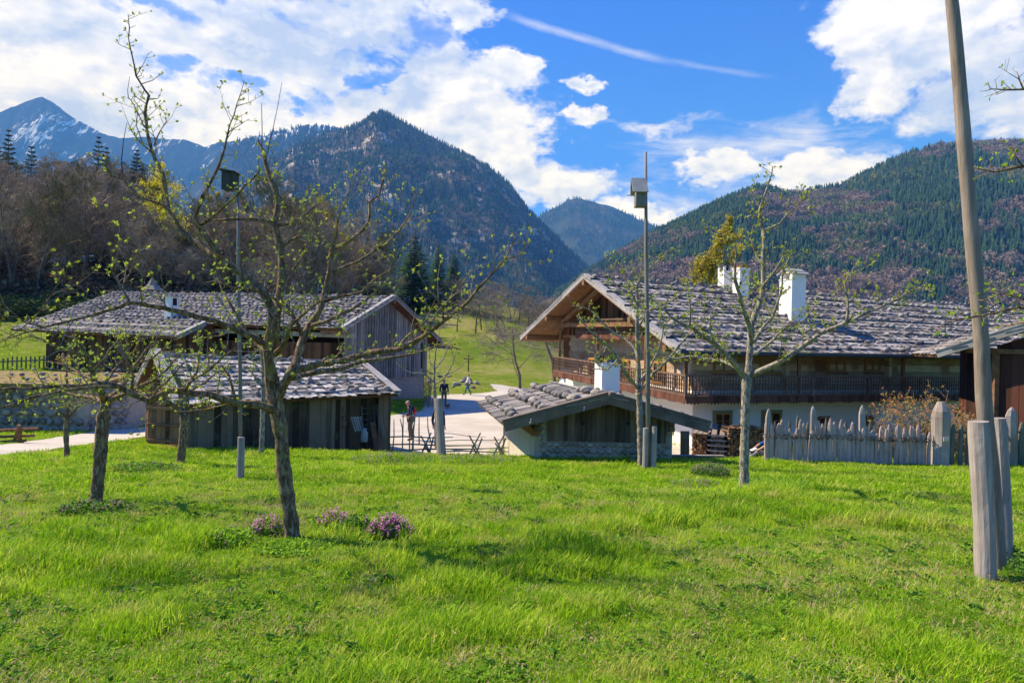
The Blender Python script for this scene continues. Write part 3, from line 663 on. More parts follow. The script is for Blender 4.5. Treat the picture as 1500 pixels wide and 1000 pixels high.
def stone_mass(lst, name, label, m):
    Vs, Fs = [], []; b = 0
    for roof, u, v, s in lst:
        V0, F0 = RV[rb.randrange(6)]; n = roof.nrm(u, v); p = roof.p(u, v)+n*(.07+s*.30); a = rb.uniform(0, 6.28); c, q = math.cos(a), math.sin(a)
        V = np.stack([V0[:, 0]*c-V0[:, 1]*q, V0[:, 0]*q+V0[:, 1]*c, V0[:, 2]*rb.uniform(.8, 1.1)], -1)*s+np.array(p); Vs.append(V); Fs.append(F0+b); b += len(V)
    o = npmesh(name, np.concatenate(Vs), np.concatenate(Fs), m, True); return tag(o, label, 'stones', kind='stuff')
def rowstones(roof, rows, sp, s0, s1, jit=.25, drop=.12, rnd=rb, u0=.01, u1=.99):
    out = []
    for v in rows:
        u = u0+rnd.random()*sp/roof.L
        while u < u1:
            if rnd.random() > drop: out.append((u, min(.985, max(.02, v+rnd.uniform(-jit, jit)/roof.S)), rnd.uniform(s0, s1)))
            u += sp*rnd.uniform(.6, 1.4)/roof.L
    return out
def rubble_wall(A, B, zb, zt, size=.22, rnd=rb, depth=.08):
    """field stones bedded in a wall face from A to B; returns an MB of the stones"""
    mb = MB(); A = Vector(A); B = Vector(B); d = (B-A).normalized(); L = (B-A).length; n = Vector((d.y, -d.x, 0)); z = zb
    while z < (zt if not callable(zt) else zt(.5))-.03:
        s = rnd.uniform(0, size); h = size*rnd.uniform(.7, 1.0)
        while s < L:
            w = size*rnd.uniform(.7, 1.35); c = A+d*(s+w/2)+Vector((0, 0, z+h/2))+n*0
            if c.z < (zt(s/L) if callable(zt) else zt)-.02 and s+w < L+.05:
                V0, F0 = RV[rnd.randrange(6)]; b = len(mb.v); q = rnd.uniform(-.4, .4)
                for x, y, zz in V0:
                    X_ = x*math.cos(q)-zz*math.sin(q); Z_ = x*math.sin(q)+zz*1.3*math.cos(q)
                    mb.v.append(tuple(c+d*(X_*w*.56)+Vector((0, 0, Z_*h*.62))+n*(y*depth)))
                for f in F0: mb.f.append(tuple(int(k)+b for k in f)); mb.m.append(0)
            s += w
        z += h
    return mb
def wall_block(mb, A, B, zb, zt, th, inward, mi=0):
    """solid wall: face line A-B, thickness th along inward"""
    A, B = Vector(A), Vector(B); q = Vector(inward).normalized()*th; fz = lambda z, f: z(f) if callable(z) else z
    return mb.hexa([(A.x, A.y, fz(zb, 0)), (B.x, B.y, fz(zb, 1)), (B.x+q.x, B.y+q.y, fz(zb, 1)), (A.x+q.x, A.y+q.y, fz(zb, 0)), (A.x, A.y, fz(zt, 0)), (B.x, B.y, fz(zt, 1)), (B.x+q.x, B.y+q.y, fz(zt, 1)), (A.x+q.x, A.y+q.y, fz(zt, 0))], mi)
def window(parent, c, d, n, w, h, trim, name='window', sill=True, leaves=2, tw=.07, fm='winframe', label=None):
    """c centre on the wall face, d along the wall, n outward; wooden frame, dark panes, surround"""
    c, d, n = Vector(c), Vector(d), Vector(n); U = Vector((0, 0, 1)); mb = MB(); f = .055
    for sx in (-1, 1): mb.box(c+d*sx*(w/2-f/2)+n*.02, d*f/2, n*.035, U*h/2)
    for sz in (-1, 1): mb.box(c+U*sz*(h/2-f/2)+n*.018, d*(w/2-f), n*.035, U*f/2)
    if leaves == 2: mb.box(c+n*.028, d*f*.6, n*.035, U*(h/2-f))
    for k in range(leaves):
        x = (k-(leaves-1)/2)*(w-f)/leaves
        mb.box(c+d*x+n*.005, d*((w-f)/leaves/2-f*.5), n*.012, U*.011)
    wn = mb.build(name, M[fm], parent, label=label)
    p = MB(); p.box(c-n*.005, d*(w/2-f*.6), n*.006, U*(h/2-f*.6)); p.build('pane', M['glass'], wn)
    if trim:
        s = MB(); e = tw
        for sx in (-1, 1): s.box(c+d*sx*(w/2+e/2)+n*.012, d*e/2, n*.02, U*(h/2+e))
        for sz in (-1, 1): s.box(c+U*sz*(h/2+e/2)+n*.016, d*(w/2-.002), n*.02, U*e/2)
        s.build('surround', M[trim], wn)
    if sill:
        s = MB(); s.box(c-U*(h/2+.10)+n*.05, d*(w/2+.10), n*.06, U*.03); s.build('sill', M['brown'], wn)
    return wn
# ------------------------------------------------------------------ the big farmhouse
HE = Vector((unp(994, 515, 26).x, 26, 0))
def H(s, t_, z=0): v = HE+E1*s+E2*t_; return Vector((v.x, v.y, z))
zE = lambda s, t_: -.12+.034*t_*(1 if t_ > 8 else .4)-.002*s
def roofz(s, t_):  # top of the boarding: near eave at t = 0, ridge at 7.95, far eave at 15.9
    r = 3.42-.012*s; n = -.10+.002*s; f = .42-.012*s
    return n+(r-n)*t_/7.95 if t_ < 7.95 else r+(f-r)*(t_-7.95)/7.95
house = thing('farmhouse', 'long old farmhouse with white ground floor, log upper storey, carved balconies and stone-weighted shingle roof', 'house', H(1.8, 1.5, -4.2))
LEN = 33
RN = Roof(H(0, 0, roofz(0, 0)), H(LEN, 0, roofz(LEN, 0)), H(LEN, 7.95, roofz(LEN, 7.95)), H(0, 7.95, roofz(0, 7.95)))
RF = Roof(H(0, 15.9, roofz(0, 15.9)), H(LEN, 15.9, roofz(LEN, 15.9)), H(LEN, 7.95, roofz(LEN, 7.95)), H(0, 7.95, roofz(0, 7.95)))
mb = MB(); RN.deck(mb, .16); RF.deck(mb, .16); roof = mb.build('roof', M['brown'], house)
mb = MB(); RN.shingles(mb, .42, .17); mb.build('shingles', M['shingle'], roof, label='grey split shingles in uneven rows')
mb = MB(); RF.shingles(mb, .9, .5); mb.build('shingles', M['shingle'], roof)
mb = MB(); RN.battens(mb, [(.035+.117*k) for k in range(9)]); mb.build('batten', M['board_grey'], roof)
# bargeboards: near slope broad and pale with a cap board
def barge(R_, w_=.34, side=0, mname='board_verge', out_=E1*-1):
    mb = MB(); u = side; N = 24; a = R_.p(u, -.015); b = R_.p(u, 1.0); n = R_.nrm(.5, .5); L = (b-a).length
    mb.hexa([a-n*w_+out_*.03, b-n*w_+out_*.03, b-n*w_-out_*.03, a-n*w_-out_*.03, a+n*.12+out_*.03, b+n*.12+out_*.03, b+n*.12-out_*.03, a+n*.12-out_*.03])
    q = out_*-.22
    mb.hexa([a+n*.123+out_*.05, b+n*.123+out_*.05, b+n*.123+q, a+n*.123+q, a+n*.16+out_*.05, b+n*.16+out_*.05, b+n*.16+q, a+n*.16+q])
    return mb
barge(RN, .10).build('bargeboard', M['board_verge'], house); barge(RF, .10).build('bargeboard', M['board_verge'], house)
for R_ in (RN, RF):     # iron cleats on the verge
    for k in range(5):
        p = R_.p(0, .1+.2*k)+R_.nrm(.5, .5)*.17; mb = MB(); mb.box(p-E1*-.08, E1*.16, E2*.02, Vector((0, 0, .05))); mb.build('verge_cleat', M['dark'], house)
mb = MB(); a, b = H(-.05, -.14, roofz(0, 0)-.06), H(LEN, -.14, roofz(LEN, 0)-.06); mb.tube([a, (a+b)/2, b], .10, 8); mb.build('gutter', M['gutter'], house)
# ground floor: white plaster on the two sides one can see, closed behind
GF = H(1.8, 1.5), H(30, 1.5), H(30, 14.3), H(1.8, 14.3)
mb = MB(); z0, z1 = -4.6, -1.72
mb.hexa([(p.x, p.y, z0) for p in GF]+[(p.x, p.y, z1+(.40 if i in (2, 3) else 0)) for i, p in enumerate(GF)]); mb.build('ground_floor_wall', M['plaster'], house, label='white limewashed ground floor')
# upper storey in squared logs: long side and gable side, courses with protruding ends
mb = MB(); rz = lambda s, t_: roofz(s, t_)-.20
zc = -1.70; k = 0
while zc < .62:
    h = rb.uniform(.24, .30); e = .16 if k % 2 else .0; zt = zc+h-.008
    if zt < rz(0, 1.8)+.1: mb.box((H(1.8-e, 1.62, 0)+H(28, 1.62, 0))/2+Vector((0, 0, (zc+zt)/2)), E1*(26.2+e)/2, E2*(.11+rb.uniform(0, .012)), Vector((0, 0, (zt-zc)/2)))
    # gable side follows the tilt of the house
    lift = 0
    mb.box((H(1.95, 1.8, 0)+H(1.95, 13.0, 0))/2+Vector((0, 0, (zc+zt)/2+.0)), E1*(.11+rb.uniform(0, .012)), E2*(11.2+(.16-e)*2)/2, Vector((0, 0, (zt-zc)/2)))
    zc += h; k += 1
mb.build('log_wall', M['log'], house, label='weathered squared logs of the upper storey')
mb = MB()      # core behind the logs
cs = H(2.0, 1.7), H(29.9, 1.7), H(29.9, 14.2), H(2.0, 14.2)
mb.hexa([(p.x, p.y, -1.7) for p in cs]+[(p.x, p.y, min(.3, roofz(3, 1.7)-.2)+(.2 if i > 1 else 0)) for i, p in enumerate(cs)]); mb.build('inner_wall', M['brown_v'], house)
# log cross walls: stacks of ends
for s in (6.5, 12.6, 18.5, 24.5):
    z = -1.7; mb = MB()
    while z < .15: mb.box(H(s, 1.38, z+.13), E1*.10, E2*.14, Vector((0, 0, .134))); z += .265
    mb.build('log_end', M['log'], house)
# gable boards above the logs
mb = MB(); A, B = H(1.82, 1.2), H(1.82, 14.6); boards(mb, A, B, lambda f: .62, lambda f: max(.62, roofz(1.8, 1.2+13.4*f)-.2), .21, .03, -E1); mb.build('gable_boarding', M['brown_v'], house)
# roof timbers seen under the overhang
for t_ in (.9, 3.6, 7.95, 12.3, 15.0):
    z = roofz(0, t_)-.30; mb = MB(); mb.bar(H(-.05, t_, z), H(2.3, t_, z), .22, .24); mb.build('purlin', M['brown'], house)
for sg in (1, -1):
    mb = MB(); a = H(.9, 7.95+sg*.1, 2.85); b = H(.9, 7.95+sg*5.2, roofz(0, 7.95+sg*5.2)-.55); mb.bar(a, b, .14, .20); mb.build('strut', M['brown'], house)
mb = MB(); mb.bar(H(.9, 3.0, 1.02), H(.9, 12.9, 1.15), .16, .20); mb.build('tie_beam', M['brown'], house)
# balconies --------------------------------------------------------
def baluster_mesh(h, m):
    mb = MB(); pr = [(0, .030), (.10, .030), (.16, .018), (.26, .036), (.40, .020), (.52, .034), (.66, .020), (.78, .036), (.88, .018), (.93, .030), (1, .030)]
    mb.tube([(0, 0, h*z) for z, r in pr], [r*1.15 for z, r in pr], 6); o = mb.build('baluster', m); me = o.data; bpy.data.objects.remove(o); return me
def balcony(parent, a, b, za, zb_, out_, floor, mname, n, first=0, cnt=[0], posts=4, valance=True, h=.74, skip=False):
    """a-b outer line, heights of the floor edge za, zb_"""
    a, b = Vector(a), Vector(b); d = (b-a).normalized(); L = (b-a).length; bal = MB(); U = Vector((0, 0, 1))
    A, B = a+U*za, b+U*zb_; sl_ = (B-A).normalized()
    bal.hexa([A-U*.16, B-U*.16, B-U*.16-out_*floor, A-U*.16-out_*floor, A-U*.02, B-U*.02, B-U*.02-out_*floor, A-U*.02-out_*floor])
    o = bal.build('balcony', M['balcony'], parent)
    r = MB(); r.bar(A+U*(h+.06), B+U*(h+.06), .10, .07); r.bar(A+U*.045, B+U*.045, .08, .06); r.build('rail', M['balcony'], o)
    if valance:
        v = MB(); k = int(L/.16)
        for i in range(k):
            p = A+(B-A)*(i/k)+out_*.035; q = A+(B-A)*((i+1)/k)+out_*.035
            z0 = .30+.03*math.sin(i*1.0); v.add([p+U*.0, q+U*.0, q-U*.26, (p+q)/2-U*z0-U*.02, p-U*.26], [(0, 1, 2, 3, 4)]); v.add([p-out_*.02, q-out_*.02, q-U*.26-out_*.02, (p+q)/2-U*z0-U*.02-out_*.02, p-U*.26-out_*.02], [(4, 3, 2, 1, 0)])
        v.build('valance', M['balcony_dark'], o)
    for i in range(posts+(0 if skip else 1)):
        p = A+(B-A)*(i/posts); q = MB(); q.bar(p-U*.02, p+U*(h+.11), .11, .11); q.build('newel', M['balcony'], o)
    me = baluster_mesh(h-.03, M[mname]); nb = int(L/.15); rest = MB()
    for i in range(1, nb):
        p = A+(B-A)*(i/nb)+U*.07
        if i <= n:
            q = bpy.data.objects.new('baluster', me); C.objects.link(q); q.parent = o; q.location = p-Vector(o['_w'])
        else: rest.add([v.co+p for v in me.vertices], [tuple(f.vertices) for f in me.polygons])
    if rest.v: tag(rest.build('balusters', M[mname], o), kind='stuff')
    return o
M['bal_lit'] = M['balcony']
balcony(house, H(.70, .45), H(20, .45), -1.86, -1.92, -E2, 1.1, 'balcony', 100, posts=6)
balcony(house, H(.70, 12.8), H(.70, .45), -1.40, -1.86, -E1, 1.2, 'balcony', 82, posts=4, skip=True)
balcony(house, H(1.15, 10.9), H(1.15, 4.4), .72, .62, -E1, .7, 'balcony', 45, posts=2, h=.62)
for p, q in [(H(s, .6, -1.9), H(s, .6, roofz(s, .6)-.18)) for s in (.78, 6.5, 12.6, 18.5)]+[(H(.85, t_, -1.8), H(.85, t_, roofz(0, t_)-.40 if t_ > 12 else .62)) for t_ in (3.6, 7.95, 12.3)]:
    mb = MB(); mb.bar(p, q, .13, .13); mb.build('balcony_post', M['brown'], house)
# windows on the long side, upper storey (face at t = 1.5) and ground floor
WA, WB = H(1.8, 1.51), H(28, 1.51); n_ = -E2
def hw(px, py, A=WA, B=WB): return hitv(px, py, A, B)
for (x0, x1, y0, y1) in ((1046, 1074, 521, 545), (1114, 1146, 522, 547), (1213, 1237, 524, 543), (1267, 1288, 526, 543)):
    p, q = hw(x0, y0), hw(x1, y1); c = (p+q)/2; w_ = (Vector((p.x, p.y))-Vector((q.x, q.y))).length
    window(house, c, E1, n_, w_, abs(p.z-q.z), 'winframe', tw=.05)
p, q = hw(1192, 528), hw(1211, 543); mb = MB(); mb.box((p+q)/2+n_*.03, E1*.30, n_*.02, Vector((0, 0, .26))); mb.build('shutter', M['brown'], house, label='sliding wooden shutter drawn back')
WA, WB = H(1.8, 1.49), H(28, 1.49)
for (x0, x1, y0, y1) in ((1047, 1069, 605, 628), (1118, 1142, 604, 628)):
    p, q = hw(x0, y0, WA, WB), hw(x1, y1, WA, WB); c = (p+q)/2; w_ = (Vector((p.x, p.y))-Vector((q.x, q.y))).length
    window(house, c, E1, n_, w_, abs(p.z-q.z), 'green_trim', sill=False, tw=.11, label='small ground floor window in a green painted surround')
for (x0, x1, y0, y1) in ((1199, 1213, 611, 622), (1268, 1279, 610, 621), (1400, 1416, 598, 612)):
    p, q = hw(x0, y0, WA, WB), hw(x1, y1, WA, WB); c = (p+q)/2; w_ = (Vector((p.x, p.y))-Vector((q.x, q.y))).length
    window(house, c, E1, n_, w_, abs(p.z-q.z), 'brown', sill=False, leaves=1, tw=.05)
# gable side window and door behind the balcony
for t_, zc_, w_, h_ in ((4.0, -1.1, .8, .9), (7.0, -1.1, .8, .9), (10.2, -1.1, .8, .9), (3.2, -3.2, .7, .8), (10.5, -3.1, .7, .8)):
    window(house, H(1.79 if zc_ > -2 else 1.785, t_, zc_), E2, -E1, w_, h_, 'winframe' if zc_ > -2 else 'green_trim', sill=False)
p, q = H(1.78, 7.2, -4.25), H(1.78, 8.4, -4.25); mb = MB(); mb.box((p+q)/2+Vector((0, 0, 1.05)), E2*.6, E1*.03, Vector((0, 0, 1.05))); mb.build('door', M['brown_v'], house)
# chimneys
def chimney(px0, px1, ybase, ytop, kind, label_):
    # find the roof point under the base pixel
    best = None; r = unp((px0+px1)/2, ybase, 1)
    for i in range(400):
        for j in range(60):
            u, v = i/400, j/60; p = RN.p(u, v); q = (p.x/p.y-r.x)**2+(p.z/p.y-r.z)**2
            if best is None or q < best[0]: best = (q, p, u, v)
    p = best[1]; d = p.y; w_ = (px1-px0)/1000*d/1.30; zt = unp(px0, ytop, d).z; U = Vector((0, 0, 1)); w2 = w_*.5
    zb = p.z-.8; ch = MB(); body_top = zt-(.42 if kind == 'gable' else .18)
    ch.box(Vector((p.x, p.y, (zb+body_top)/2)), E1*w2, E2*w2*.95, U*(body_top-zb)/2)
    if kind != 'gable': pass
    o = ch.build('chimney', M['plaster'], roof, label=label_)
    return p, w2, body_top, zt, o
roof_world = roof
def chim_cap(p, w2, bt, zt, kind):
    U = Vector((0, 0, 1)); loc = Vector((p.x, p.y, 0))
    cap = MB(); body = MB()
    if kind == 'gable':
        z1 = bt+.26
        # hood with an arched opening to the left, little shingle roof
        N = 10; body.box(loc+U*(bt-.03)+U*.0, E1*(w2*1.06), E2*(w2*1.02), U*.028)
        body.box(loc+E2*w2*.72+U*(bt+.14), E1*w2*.95, E2*w2*.2, U*.14); body.box(loc-E2*w2*.72+U*(bt+.14), E1*w2*.95, E2*w2*.2, U*.14); body.box(loc+E1*w2*.6+U*(bt+.138), E1*w2*.3, E2*w2*.52, U*.135)
        a = loc-E1*w2; b = loc+E1*w2
        body.add([a-E2*w2*.9+U*(bt+.282), a+E2*w2*.9+U*(bt+.282), a+U*(zt-.04), b-E2*w2*.9+U*(bt+.282), b+E2*w2*.9+U*(bt+.282), b+U*(zt-.04)], [(0, 2, 1), (3, 4, 5), (0, 1, 4, 3), (0, 3, 5, 2), (1, 2, 5, 4)])
        for sg in (-1, 1):
            r0, r1 = loc+U*(zt+.01), loc+E2*sg*w2*1.3+U*(bt+.20); a_, b_ = -E1*w2*1.15, E1*w2*1.15
            cap.hexa([r1+a_, r1+b_, r0+b_, r0+a_, r1+a_+U*.045, r1+b_+U*.045, r0+b_+U*.045, r0+a_+U*.045])
            r2 = loc+E2*sg*w2*.75+U*(bt+.20+(zt-bt-.19)*.42); cap.hexa([r2+a_+U*.05, r2+b_+U*.05, r0+b_+U*.05, r0+a_+U*.05, r2+a_+U*.08, r2+b_+U*.08, r0+b_+U*.08, r0+a_+U*.08])
    return cap, body
for (x0, x1, yb, yt, kind, lb) in ((1143, 1177, 466, 396, 'gable', 'white chimney with arched hood and little shingle roof'), (1074, 1096, 432, 390, 'tile', 'white chimney with a red tile cap'), (1053, 1072, 416, 392, 'slab', 'short white chimney with a dark slab on corner piers')):
    p, w2, bt, zt, o = chimney(x0, x1, yb, yt, kind, lb); U = Vector((0, 0, 1)); loc = Vector((p.x, p.y, 0))
    if kind == 'gable':
        cap, body = chim_cap(p, w2, bt, zt, kind); ob = body.build('hood', M['plaster'], o) if False else None
        # a part of the roof may only go one level deeper, so hood and cap are sub-parts beside the shaft
        b2 = MB(); b2.v, b2.f, b2.m = body.v, body.f, body.m; b2.build('chimney_hood', M['plaster'], roof); cap.build('chimney_cap', M['board_verge'], roof)
    elif kind == 'tile':
        c = MB()
        for k in range(6):
            y = (k-2.5)/2.5*w2*1.0; c.tube([loc+E2*y*.9-E1*w2*1.1+U*(bt+.13), loc+E2*y*.9+U*(bt+.20), loc+E2*y*.9+E1*w2*1.1+U*(bt+.11)], w2*.20, 6)
        c.build('chimney_cap', M['tile_red'], roof); c = MB(); c.box(loc+U*(bt+.05), E1*w2*1.08, E2*w2*1.05, U*.045); c.build('chimney_hood', M['plaster'], roof)
    else:
        c = MB(); c.box(loc+U*(bt+.30), E1*w2*1.25, E2*w2*1.25, U*.035); c.build('chimney_cap', M['gutter'], roof); c = MB()
        for sx in (-1, 1):
            for sy in (-1, 1): c = MB(); c.box(loc+E1*sx*w2*.74+E2*sy*w2*.74+U*(bt+.13), E1*w2*.24, E2*w2*.22, U*.13); c.build('chimney_pier', M['plaster'], roof)
        c = MB(); c.box(loc+U*(bt+.12), E1*w2*.45, E2*w2*.45, U*.10); c.build('flue', M['dark'], roof)
# stones on the roof: the nearest 190 one by one, the rest as one mass
rows = [.035+.117*k for k in range(9)]
allst = rowstones(RN, rows, .56, .12, .20, .22, .10); allst.sort(key=lambda q: RN.p(q[0], q[1]).length)
stones(RN, allst[:190], 'grey stone weighing down the shingle roof of the big farmhouse', 'stones lying in rows on the farmhouse roof')
stone_mass([(RN, *q) for q in allst[190:]]+[(RF, *q) for q in rowstones(RF, [.95], 1.0, .15, .22)], 'roof_stones', 'more grey stones over the far end of the farmhouse roof', M['stone_mass'])
# ------------------------------------------------------------------ low wing on the right, dark boards
ax = Vector((.90, -.36, 0)).normalized()
def wingpt(px, py, d): return unp(px, py, d)
wA = unp(1375, 519, 24.5); wB = unp(1560, 462, 21.6)          # verge from eave tip up to the ridge
back = Vector((.40, .92, 0)).normalized()*7
wing = thing('barn', 'low dark boarded barn with a pale bargeboard at the right end of the farmhouse', 'barn', Vector((unp(1520, 600, 23).x, 23, gz(17, 23)-.3)))
dirx = (wB-wA); dirx.z = 0; dn = dirx.normalized(); outn = Vector((dn.y, -dn.x, 0))
RW = Roof(wA, wA+back, wB+back, wB); wC = wB+(wB-wA); wC.z = wA.z; RW2 = Roof(wC, wC+back, wB+back, wB)
mb = MB(); RW.deck(mb, .12); RW2.deck(mb, .12); wr = mb.build('roof', M['brown'], wing)
mb = MB(); RW.shingles(mb, .4, .2); RW2.shingles(mb, .6, .3); mb.build('shingles', M['shingle'], wr)
for R_ in (RW, RW2): barge(R_, .10, 0, out_=outn).build('bargeboard', M['board_verge'], wing)
mb = MB(); s0 = wA+dn*1.55-outn*.75; s1 = wC-dn*1.2-outn*.75; Lw = (s1-s0).length; zg = -4.4
hh = lambda f: (lambda q: (wA.z+(wB.z-wA.z)*min(1, q/(wB-wA).to_2d().length) if q < (wB-wA).to_2d().length else wB.z-(wB.z-wC.z)*(q/(wB-wA).to_2d().length-1))-.22)(1.55+Lw*f)
boards(mb, s0+Vector((0, 0, 0)), s1, zg, hh, .22, .04, outn); mb.build('front_boarding', M['darkred'], wing)
mb = MB(); boards(mb, s0+back*.9, s0, zg, wA.z-.1+.35, .22, .04); mb.build('side_boarding', M['darkred'], wing)
mb = MB(); wall_block(mb, s1, s1+back*.9, zg, wA.z, .1, -dn); wall_block(mb, s0+back*.9, s1+back*.9, zg, wA.z, .1, -back); mb.build('rear_boarding', M['brown_v'], wing)
mb = MB(); mb.bar(s0+outn*.10+Vector((0, 0, zg-s0.z)), Vector((s0.x, s0.y, wA.z+.25))+outn*.10, .16, .16); mb.bar(Vector((s0.x, s0.y, wA.z+.15))-dn*.9+outn*.1, Vector((s0.x, s0.y, wA.z+.15))+dn*2.4+outn*.1, .18, .16); mb.build('corner_post', M['brown'], wing)
# ------------------------------------------------------------------ big grey barn on the left
L_ = Vector((-9.84, 40, 0)); bd = Vector((-.93, .37, 0)).normalized(); gd = Vector((.37, .93, 0)).normalized()
def Bp(k, w_, z=0): v = L_+bd*k+gd*w_; return Vector((v.x, v.y, z))
barn = thing('barn', 'long grey boarded barn with stone base and a shingle roof covered in stones', 'barn', Bp(0, 0, -4.2))
BL = 24.5
hz = lambda k: .035*k*.6
def bz(k, w_):   # roof height; eave at w=-1, ridge w=4.35, far eave w=11
    e, r, f = .72+hz(k), 2.93+hz(k), .10+hz(k)
    return e+(r-e)*(w_+1)/5.35 if w_ < 4.35 else r+(f-r)*(w_-4.35)/6.65
BR1 = Roof(Bp(BL, -1, bz(BL, -1)), Bp(-.7, -1, bz(-.7, -1)), Bp(-.7, 4.35, bz(-.7, 4.35)), Bp(BL, 4.35, bz(BL, 4.35)))
BR2 = Roof(Bp(BL, 11, bz(BL, 11)), Bp(-.7, 11, bz(-.7, 11)), Bp(-.7, 4.35, bz(-.7, 4.35)), Bp(BL, 4.35, bz(BL, 4.35)))
ke = 9.6
BR3 = Roof(Bp(BL+.3, -3.1, bz(BL, -3.1)), Bp(ke, -3.1, bz(ke, -3.1)), Bp(ke, -1, bz(ke, -1)), Bp(BL+.3, -1, bz(BL, -1)))
mb = MB(); [r_.deck(mb, .14) for r_ in (BR1, BR2, BR3)]; broof = mb.build('roof', M['brown_v'], barn)
mb = MB(); BR1.shingles(mb, .42, .22); BR3.shingles(mb, .42, .22); BR2.shingles(mb, .9, .5); mb.build('shingles', M['shingle_barn'], broof)
mb = MB(); BR1.battens(mb, [.03+.116*k for k in range(9)], r=.045); BR3.battens(mb, [.06, .5], r=.045); mb.build('batten', M['board_grey'], broof)
barge(BR1, .12, 1, 'board_verge', -bd).build('bargeboard', M['board_verge'], barn); barge(BR2, .12, 1, 'board_verge', -bd).build('bargeboard', M['board_grey'], barn)
barge(BR3, .12, 1, 'board_verge', -bd).build('bargeboard', M['board_verge'], barn)
mb = MB(); rows = [.03+.116*k for k in range(9)]
lst = [(BR1, *q) for q in rowstones(BR1, [.03+.0775*k for k in range(13)], .44, .12, .175, .10, .06)]+[(BR3, *q) for q in rowstones(BR3, [.1, .5, .85], .5, .11, .17, .1, .1)]+[(BR2, *q) for q in rowstones(BR2, [.5, .8, .95], .7, .15, .22)]
stone_mass(lst, 'barn_roof_stones', 'rows of round grey stones covering the roof of the long barn', M['stone_mass'])
# gable: grey boards over a roughcast stone base
zs = -2.35
mb = MB(); A, B = Bp(0, 0), Bp(0, 10.06); wz = lambda f: bz(0, 10.06*f)-.16
boards(mb, A, B, zs, wz, .28, .03, -bd); mb.build('gable_boarding', M['board_grey'], barn)
mb = MB()   # cover strips over the joints
for i in range(34):
    f = (i+.5)/34; p = A+(B-A)*f-bd*.035; mb.box(Vector((p.x, p.y, (zs+wz(f))/2)), gd*.028, bd*.018, Vector((0, 0, (wz(f)-zs)/2)))
mb.build('cover_strip', M['board_grey'], barn)
mb = MB(); c4 = [Bp(.12, .15), Bp(22, .15), Bp(22, 9.9), Bp(.12, 9.9)]; mb.hexa([(p.x, p.y, -4.8) for p in c4]+[(p.x, p.y, zs) for p in c4]); mb.build('stone_base', M['roughcast'], barn)
mb = MB(); wall_block(mb, Bp(9.6, 0), Bp(22, 0), zs, bz(9, 0)-.2, .2, gd); wall_block(mb, Bp(22, 0), Bp(22, 10), -4.8, bz(22, 0), .2, -bd); wall_block(mb, Bp(0.2, 9.9), Bp(22, 9.9), zs, bz(5, 9.9)-.2, .2, -gd); mb.build('side_wall', M['brown_v'], barn)
mb = MB(); boards(mb, Bp(9.6, -.05), Bp(0.2, -.05), zs, -.1, .25, .03, -gd); mb.build('side_boarding', M['brown_v'], barn)
mb = MB(); mb.box(Bp(5, 2.2, -.9), bd*4.6, gd*.05, Vector((0, 0, 1.4))); mb.build('loft_wall', M['darkred'], barn)
mb = MB(); mb.bar(Bp(-.9, -.25, .32), Bp(9.6, -.25, .5), .10, .26); mb.build('loft_beam', M['board_verge'], barn)
mb = MB(); boards(mb, Bp(ke, -2.2), Bp(ke, 0), zs-1.7, lambda f: bz(ke, -2.2+2.2*f)-.2, .24, .03, -bd); boards(mb, Bp(22.5, -2.2), Bp(ke, -2.2), -4.4, bz(12, -2.2)-.2, .24, .03, -gd); mb.build('lean_to_boarding', M['brown_v'], barn)
for p, q in ((Bp(-1.6, 10.9, bz(0, 10.9)-.35), Bp(2, 10.9, bz(0, 10.9)-.3)), (Bp(-.75, 4.35, 2.62), Bp(1, 4.35, 2.62)), (Bp(-.75, -.8, .5), Bp(1, -.8, .5))):
    mb = MB(); mb.bar(p, q, .2, .22); mb.build('purlin', M['brown'], barn)
p = unp(662, 511, 49.5); q = Bp(-.5, 10.6, 0); mb = MB(); mb.tube([Vector((q.x-1.2, q.y, p.z+.2)), p], [.09, .06], 6); mb.build('pole_end', M['board_grey'], barn)
mb = MB(); p = Bp(.0, 9.2, 0)-bd*.04; mb.box(Vector((p.x, p.y, -.9)), gd*.12, bd*.03, Vector((0, 0, .9))); mb.build('slit', M['dark'], barn)  # dark box coloured as the shade inside the slit
c = unp(251, 447, 44.8); mb = MB(); mb.box(c-Vector((0, 0, .2)), bd*.30, gd*.30, Vector((0, 0, .75))); mb.build('chimney', M['plaster'], broof, label='small white chimney box with a dark opening')
mb = MB(); mb.box(c+Vector((0, 0, .59)), bd*.44, gd*.42, Vector((0, 0, .04))); mb.build('chimney_cap', M['board_verge'], broof); mb = MB(); mb.box(c+Vector((0, 0, .22))-bd*.29, gd*.16, bd*.02, Vector((0, 0, .24))); mb.build('chimney_opening', M['dark'], broof)  # opening is a dark box, the shade inside put into its colour
# cone roof of a little turret behind the ridge
p = unp(223, 425, 54); tm = MB(); tm.tube([p-Vector((0, 0, 5.0)), p+Vector((0, 0, -.1))], [.5, .5], 8); tur = thing('turret', 'small pointed grey turret roof rising behind the barn ridge', 'turret', p-Vector((0, 0, 7)))
tm.tube([p-Vector((0, 0, 7)), p-Vector((0, 0, 5.0))], .5, 8); tm.build('wall', M['brown_v'], tur); tm = MB(); tm.tube([p, p+Vector((0, 0, .35)), p+Vector((0, 0, 1.0))], [.85, .42, .03], 10); tm.build('roof', M['board_grey'], tur); tm = MB(); tm.tube([p+Vector((0, 0, .95)), p+Vector((0, 0, 1.5))], .025, 5); tm.build('finial', M['brown'], tur)
